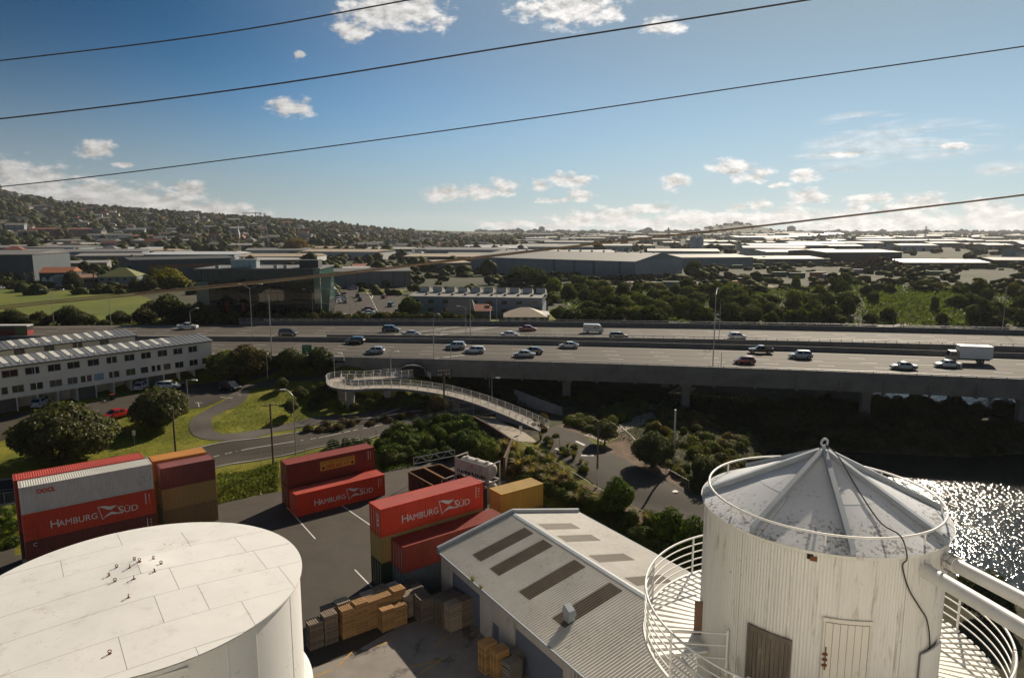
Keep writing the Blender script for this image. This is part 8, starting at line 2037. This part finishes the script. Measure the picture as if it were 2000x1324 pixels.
while cnt < 190:
    u, v = rb.uniform(1060, 2040), rb.uniform(545, 642)
    if poly_dist(poly, np.array([u]), np.array([v]))[0] > 0: continue
    if 1700 < u < 2000 and abs(v - (640 - (u - 1700) * .14)) < 9: continue
    if 1690 < u < 1860 and 570 < v < 625 and rb.random() < .72: continue
    c, nm_ = kinds[min(3, int(abs(rb.gauss(0, 1.35))))]; p = gp(u, v); cnt += 1
    if p.x > 25 and p.y < 200 and poly_dist(WATER, np.array([p.x]), np.array([p.y]))[0] < 1.5: continue
    big = 1.0 if u < 1700 or u > 1860 else .7
    plant(rb.choice(['bushy', 'bushy', 'tall', 'poh']), (p.x, p.y, p.z - .3), rb.uniform(4.5, 8.5) * big, rb.uniform(4.0, 8.5) * big, c, '%s tree in the bush belt, %s %s part' % (nm_, 'upper' if v < 595 else 'lower', ('left', 'middle', 'right', 'far right')[min(3, int((u - 1060) / 245))]), 'trees of the bush belt', var=rb.randrange(2))
def cover2(name, label, poly_px, n, size, col, seed, h):
    ground_cover(name, label, poly_px, n, size, col, seed, h)
cover2('bush_cover', 'rank green undergrowth of the bush belt beyond the motorway', [(1060,565),(1330,568),(1640,560),(2040,560),(2040,640),(1700,634),(1150,640)], 16000, .34, (.055, .08, .016), 31, (.1, 1.2))
cover2('slope_grass', 'sunny rough grass on the slope by the far footpath', [(1680,575),(1860,575),(1990,600),(1960,640),(1700,634)], 9000, .28, (.075, .095, .018), 32, (.05, .5))
cover2('field_edge_cover', 'rough plants along the motorway edge below the sports field', [(-60,648),(400,645),(640,634),(640,628),(400,632),(-60,636)], 6000, .3, (.035, .045, .014), 33, (.05, .8))

# ---------------------------------------------------------------- hillside suburb and far plain
rh2 = random.Random(33)
def blob_tree_mass(name, label, pts, col, seed):
    rs = np.random.RandomState(seed); bm = bmesh.new(); bmesh.ops.create_icosphere(bm, subdivisions=1, radius=1.0); bv = np.array([v.co[:] for v in bm.verts]); bf = np.array([[v.index for v in f.verts] for f in bm.faces]); bm.free()
    Vs, Fs = [], []; o = 0
    for (x, y, z, w, h) in pts:
        for k in range(3):
            s = np.array([w, w, h]) * rs.uniform(.3, .55); v = bv * (1 + rs.uniform(-.28, .28, (len(bv), 1))) * s + np.array([x + rs.uniform(-.3, .3) * w, y + rs.uniform(-.3, .3) * w, z + h * rs.uniform(.25, .6)])
            Vs.append(v); Fs.append(bf + o); o += len(bv)
    ob = link(name, mesh_np(name, np.concatenate(Vs), np.concatenate(Fs), MT['leaf_far'])); ob.color = (*col, 1); tag(ob, label, 'trees', None, 'stuff')
HPA = None
def wedge(n, y0, y1, b0, b1, w, h, r, power=1.0):
    out = []
    while len(out) < n:
        y = y0 + (y1 - y0) * r.random() ** power; b = r.uniform(b0, b1); x = b * y; z = hz(x, y); s = r.uniform(.6, 1.3)
        if HPA is not None and len(HPA) and (((np.abs(HPA[:, 0] - x) < 12) & (HPA[:, 1] - y < 34) & (HPA[:, 1] - y > -9)).any()): continue
        out.append((x, y, z - .5, r.uniform(*w) * s, r.uniform(*h) * s))
    return out
HP = []
HM = []
for i in range(8):
    w, d, h, r_ = [(14, 9, 3.4, 2.4), (11, 8, 5.6, 2.2), (16, 8, 3.2, 2.0), (10, 10, 3.6, 3.0), (18, 9, 5.4, 2.2), (12, 9, 3.2, 2.2), (13, 8, 5.8, 2.6), (9, 8, 3.4, 2.2)][i]
    mb = MB(); mb.box(-w / 2, w / 2, -d / 2, d / 2, -2, h, 0)
    if i % 2: mb.add([(-w / 2 - .5, -d / 2 - .5, h), (w / 2 + .5, -d / 2 - .5, h), (w / 2 + .5, d / 2 + .5, h), (-w / 2 - .5, d / 2 + .5, h), (-w / 2 + d / 2, 0, h + r_), (w / 2 - d / 2, 0, h + r_)], [(0, 1, 5, 4), (1, 2, 5), (2, 3, 4, 5), (3, 0, 4)], 1)
    else: mb.add([(-w / 2 - .4, -d / 2 - .5, h), (w / 2 + .4, -d / 2 - .5, h), (w / 2 + .4, 0, h + r_), (-w / 2 - .4, 0, h + r_), (w / 2 + .4, d / 2 + .5, h), (-w / 2 - .4, d / 2 + .5, h)], [(0, 1, 2, 3), (3, 2, 4, 5), (0, 3, 5), (1, 4, 2)], 1)
    for k in range(3):
        x = -w / 2 + w * (k + .5) / 3
        for f in range(2 if h > 5 else 1): mb.box(x - 1, x + 1, -d / 2 - .08, -d / 2 - .001, 1.0 + 2.7 * f, 2.3 + 2.7 * f, 2)
    HM.append((mb, ['white', 'cream', 'white', 'beige', 'bluegrey', 'white', 'cream', 'grey'][i]))
HMESH = [[m.mesh('house', [WALLS[w], ROOFS[rf], MT['glass']]) for rf in ('grey', 'red', 'zinc', 'brown')] for m, w in HM]
RW = ('grey', 'red', 'zinc', 'brown'); RD = ('grey', 'red', 'pale', 'brown')
for i in range(300):
    y = 680 + 1500 * rh2.random() ** .85; b = rh2.uniform(-.85, -.02); x = b * y; k, j = rh2.randrange(8), rh2.choices(range(4), (4, 2, 3, 2))[0]
    o = link('house', HMESH[k][j], None, (x, y, hz(x, y) + 1.2), rh2.uniform(-.6, .6)); s = rh2.uniform(1.05, 1.5); o.scale = (s, s, s); HP.append((x, y))
    tag(o, '%s house with a %s roof on the hillside, %s %s' % (HM[k][1].replace('bluegrey', 'blue-grey'), RD[j], 'low' if y < 1150 else 'halfway up' if y < 1650 else 'high', 'at the left' if b < -.55 else 'in the middle' if b < -.28 else 'at the right'), 'house', 'houses of the hillside suburb')
HPA = np.array(HP)
blob_tree_mass('hillside_trees', 'dark trees massed over the hillside suburb', wedge(2500, 720, 2350, -.86, .02, (9, 15), (8, 13), rh2, .8), (.030, .037, .014), 1)
blob_tree_mass('hillside_trees', 'lighter green trees mixed through the hillside suburb', wedge(800, 700, 2300, -.86, .02, (8, 13), (7, 12), rh2, .8), (.052, .060, .018), 2)
blob_tree_mass('hillside_trees', 'brownish winter trees mixed through the hillside suburb', wedge(260, 650, 2000, -.86, .02, (8, 13), (7, 12), rh2, .8), (.075, .06, .03), 3)
blob_tree_mass('plain_trees', 'trees strung between the sheds of the far plain', wedge(1700, 650, 4200, .0, .86, (9, 16), (6, 12), rh2, .7), (.032, .038, .016), 4)
blob_tree_mass('plain_trees', 'trees strung through the near town left of the centre', wedge(260, 430, 800, -.8, -.02, (7, 11), (5, 9), rh2), (.035, .042, .016), 5)
blob_tree_mass('plain_trees', 'bushes and trees filling the land round the warehouses', wedge(420, 300, 660, -.1, .84, (5, 9), (3, 6), rh2), (.04, .05, .016), 7)
blob_tree_mass('plain_trees', 'bushes filling gardens and yards of the near town', wedge(330, 300, 620, -.78, -.1, (4, 7), (3, 5), rh2), (.036, .044, .014), 8)
blob_tree_mass('horizon_trees', 'thin dark line of trees along the right horizon', wedge(700, 4200, 5400, -.05, .86, (22, 45), (10, 20), rh2), (.03, .036, .02), 6)
SM = []
for i, (w, d, h, wl) in enumerate([(60, 40, 8, 'white'), (45, 30, 7, 'grey'), (80, 50, 9, 'bluegrey'), (35, 30, 6, 'cream'), (55, 35, 7, 'slate')]):
    for rf in ('zinc', 'white', 'tan', 'grey', 'bright'):
        mb = MB(); mb.box(-w / 2, w / 2, -d / 2, d / 2, -2, h, 0); mb.add([(-w / 2 - .5, -d / 2 - .5, h), (w / 2 + .5, -d / 2 - .5, h), (w / 2 + .5, 0, h + 1.8), (-w / 2 - .5, 0, h + 1.8), (w / 2 + .5, d / 2 + .5, h), (-w / 2 - .5, d / 2 + .5, h)], [(0, 1, 2, 3), (3, 2, 4, 5), (0, 3, 5), (1, 4, 2)], 1)
        for k in range(4): x = -w / 2 + w * (k + .5) / 4; mb.box(x - 2.5, x + 2.5, -d / 2 - .1, -d / 2 - .001, 0, 4.5, 2)
        SM.append((mb.mesh('shed', [WALLS[wl], ROOFS[rf], ROOFS['dark']]), rf, wl))
got = []
while len(got) < 140:
    y = 620 + 3000 * rh2.random() ** 1.3; b = rh2.uniform(-.1, .84) if rh2.random() < .8 else rh2.uniform(-.7, 0)
    if b < 0: y = rh2.uniform(560, 900)
    x = b * y; k = rh2.randrange(len(SM)); r_ = 55 * (1 if y < 1500 else 1.3)
    if b > -.07 and b < .28 and y < 620: continue
    if any(abs(x - q[0]) < r_ and abs(y - q[1]) < r_ * .8 for q in got): continue
    if 0.5 < b < .75 and y < 900: continue
    got.append((x, y)); me, rf, wl = SM[k]; o = link('shed', me, None, (x, y, hz(x, y)), rh2.uniform(-.25, .25)); s = rh2.uniform(.8, 1.3) * (1 if y < 1800 else 1.25); o.scale = (s, s, 1)
    side = 'far plain on the right' if b > .0 else 'near town on the left'
    tag(o, '%s shed with a %s roof on the %s, %s' % (wl.replace('bluegrey', 'blue-grey'), rf.replace('bright', 'dazzling'), side, 'near' if y < 1000 else 'far' if y < 1900 else 'farthest'), 'shed', 'sheds of the plain')
# pylons, crane, obelisk, far blocks
def pylon(u, vb, vt, label):
    p = gp(u, vb); h = pxd(u, vt, p.y).z - p.z; t = thing('pylon', label, 'pylon', p, rnd.uniform(0, .5)); mb = MB(); w = h * .09; rr = max(.16, p.y * .00022)
    lv = [(0, w), (.3, w * .65), (.55, w * .4), (.78, w * .26), (1.0, w * .12)]
    for (a, wa), (b, wb) in zip(lv[:-1], lv[1:]):
        for i in range(4):
            c0 = [(-1, -1), (1, -1), (1, 1), (-1, 1)]; x0, y0 = c0[i]; x1, y1 = c0[(i + 1) % 4]
            mb.tube([(x0 * wa, y0 * wa, a * h), (x0 * wb, y0 * wb, b * h)], rr, 4); mb.tube([(x0 * wa, y0 * wa, a * h), (x1 * wb, y1 * wb, b * h)], rr * .6, 3); mb.tube([(x1 * wa, y1 * wa, a * h), (x0 * wb, y0 * wb, b * h)], rr * .6, 3)
    mb.build('lattice', MT['galv'], t)
    for f in (.62, .78, .92): MB().tube([(-h * .16, 0, f * h), (h * .16, 0, f * h)], rr * 1.1, 4).build('crossarm', MT['galv'], t)
pylon(521, 500, 417, 'lattice pylon standing on the plain before the hillside'); pylon(1806, 476, 442, 'lattice pylon on the far right plain'); pylon(1305, 478, 444, 'small far pylon left of the distant cone')
p = pxd(500, 430, 2150); zg = hz(p.x, p.y); t = thing('tower_crane', 'tower crane on the skyline above the hillside', 'crane', (p.x, p.y, zg)); hh = pxd(500, 414, 2150).z - zg
MB().box(-1.2, 1.2, -1.2, 1.2, 0, hh).build('mast', MT['galv'], t); MB().box(-42, 18, -1, 1, hh - 5, hh - 2.8).build('jib', MT['galv'], t); MB().box(12, 18, -1.6, 1.6, hh - 8, hh - 5).build('counterweight', WALLS['grey'], t)
p = pxd(4, 384, 2280); zg = hz(p.x, p.y); t = thing('obelisk', 'stone obelisk on the summit of the hill at the left edge', 'obelisk', (p.x, p.y, zg - 2)); MB().hexa([(-3, -3, 0), (3, -3, 0), (3, 3, 0), (-3, 3, 0), (-1.4, -1.4, 33), (1.4, -1.4, 33), (1.4, 1.4, 33), (-1.4, 1.4, 33)]).build('shaft', WALLS['grey'], t); MB().add([(-1.4, -1.4, 33), (1.4, -1.4, 33), (1.4, 1.4, 33), (-1.4, 1.4, 33), (0, 0, 36)], [(0, 1, 4), (1, 2, 4), (2, 3, 4), (3, 0, 4)]).build('tip', WALLS['grey'], t); MB().box(-7, 7, -7, 7, -4, 4).build('base', WALLS['grey'], t)
for i, (u, v0, vt, w) in enumerate([(1058,456,444,34),(1012,455,447,30),(1545,456,443,40),(1266,457,446,40)]):
    p = pxd(u, v0, 4000); zg = hz(p.x, p.y); zt = pxd(u, vt, 4000).z; t = thing('tower_block', ('tower block on the skyline left of the centre clouds', 'low block on the skyline', 'dark tower block on the right skyline', 'works with chimneys on the skyline')[i], 'building', (p.x, p.y, zg - 5)); MB().box(-w / 2, w / 2, -12, 12, 0, zt - zg + 5).build('wall', WALLS['slate'], t)
    MB().box(-w / 4, w / 4, -8, 8, zt - zg + 5, zt - zg + 10).build('roof_house', WALLS['slate'], t)
    for k in range(4): MB().box(-w / 2 + 2, w / 2 - 2, -12.2, -12.01, 6 + (zt - zg) * k / 4.5, 9 + (zt - zg) * k / 4.5).build('window_band', MT['glass'], t)

# ---------------------------------------------------------------- haze
hb = MB().box(-9400, 9400, -120, 9800, -8, 236)
hm_ = bpy.data.materials.new('haze'); hm_.use_nodes = True; nt = hm_.node_tree; nt.nodes.clear(); out = nt.nodes.new('ShaderNodeOutputMaterial'); pv = nt.nodes.new('ShaderNodeVolumePrincipled')
pv.inputs['Color'].default_value = (.86, .90, .95, 1); pv.inputs['Density'].default_value = 0.000045; pv.inputs['Anisotropy'].default_value = 0.35
nt.links.new(pv.outputs[0], out.inputs['Volume'])
hz_o = hb.build('haze', hm_); tag(hz_o, 'thin pale haze over the town', 'haze', None, 'stuff')
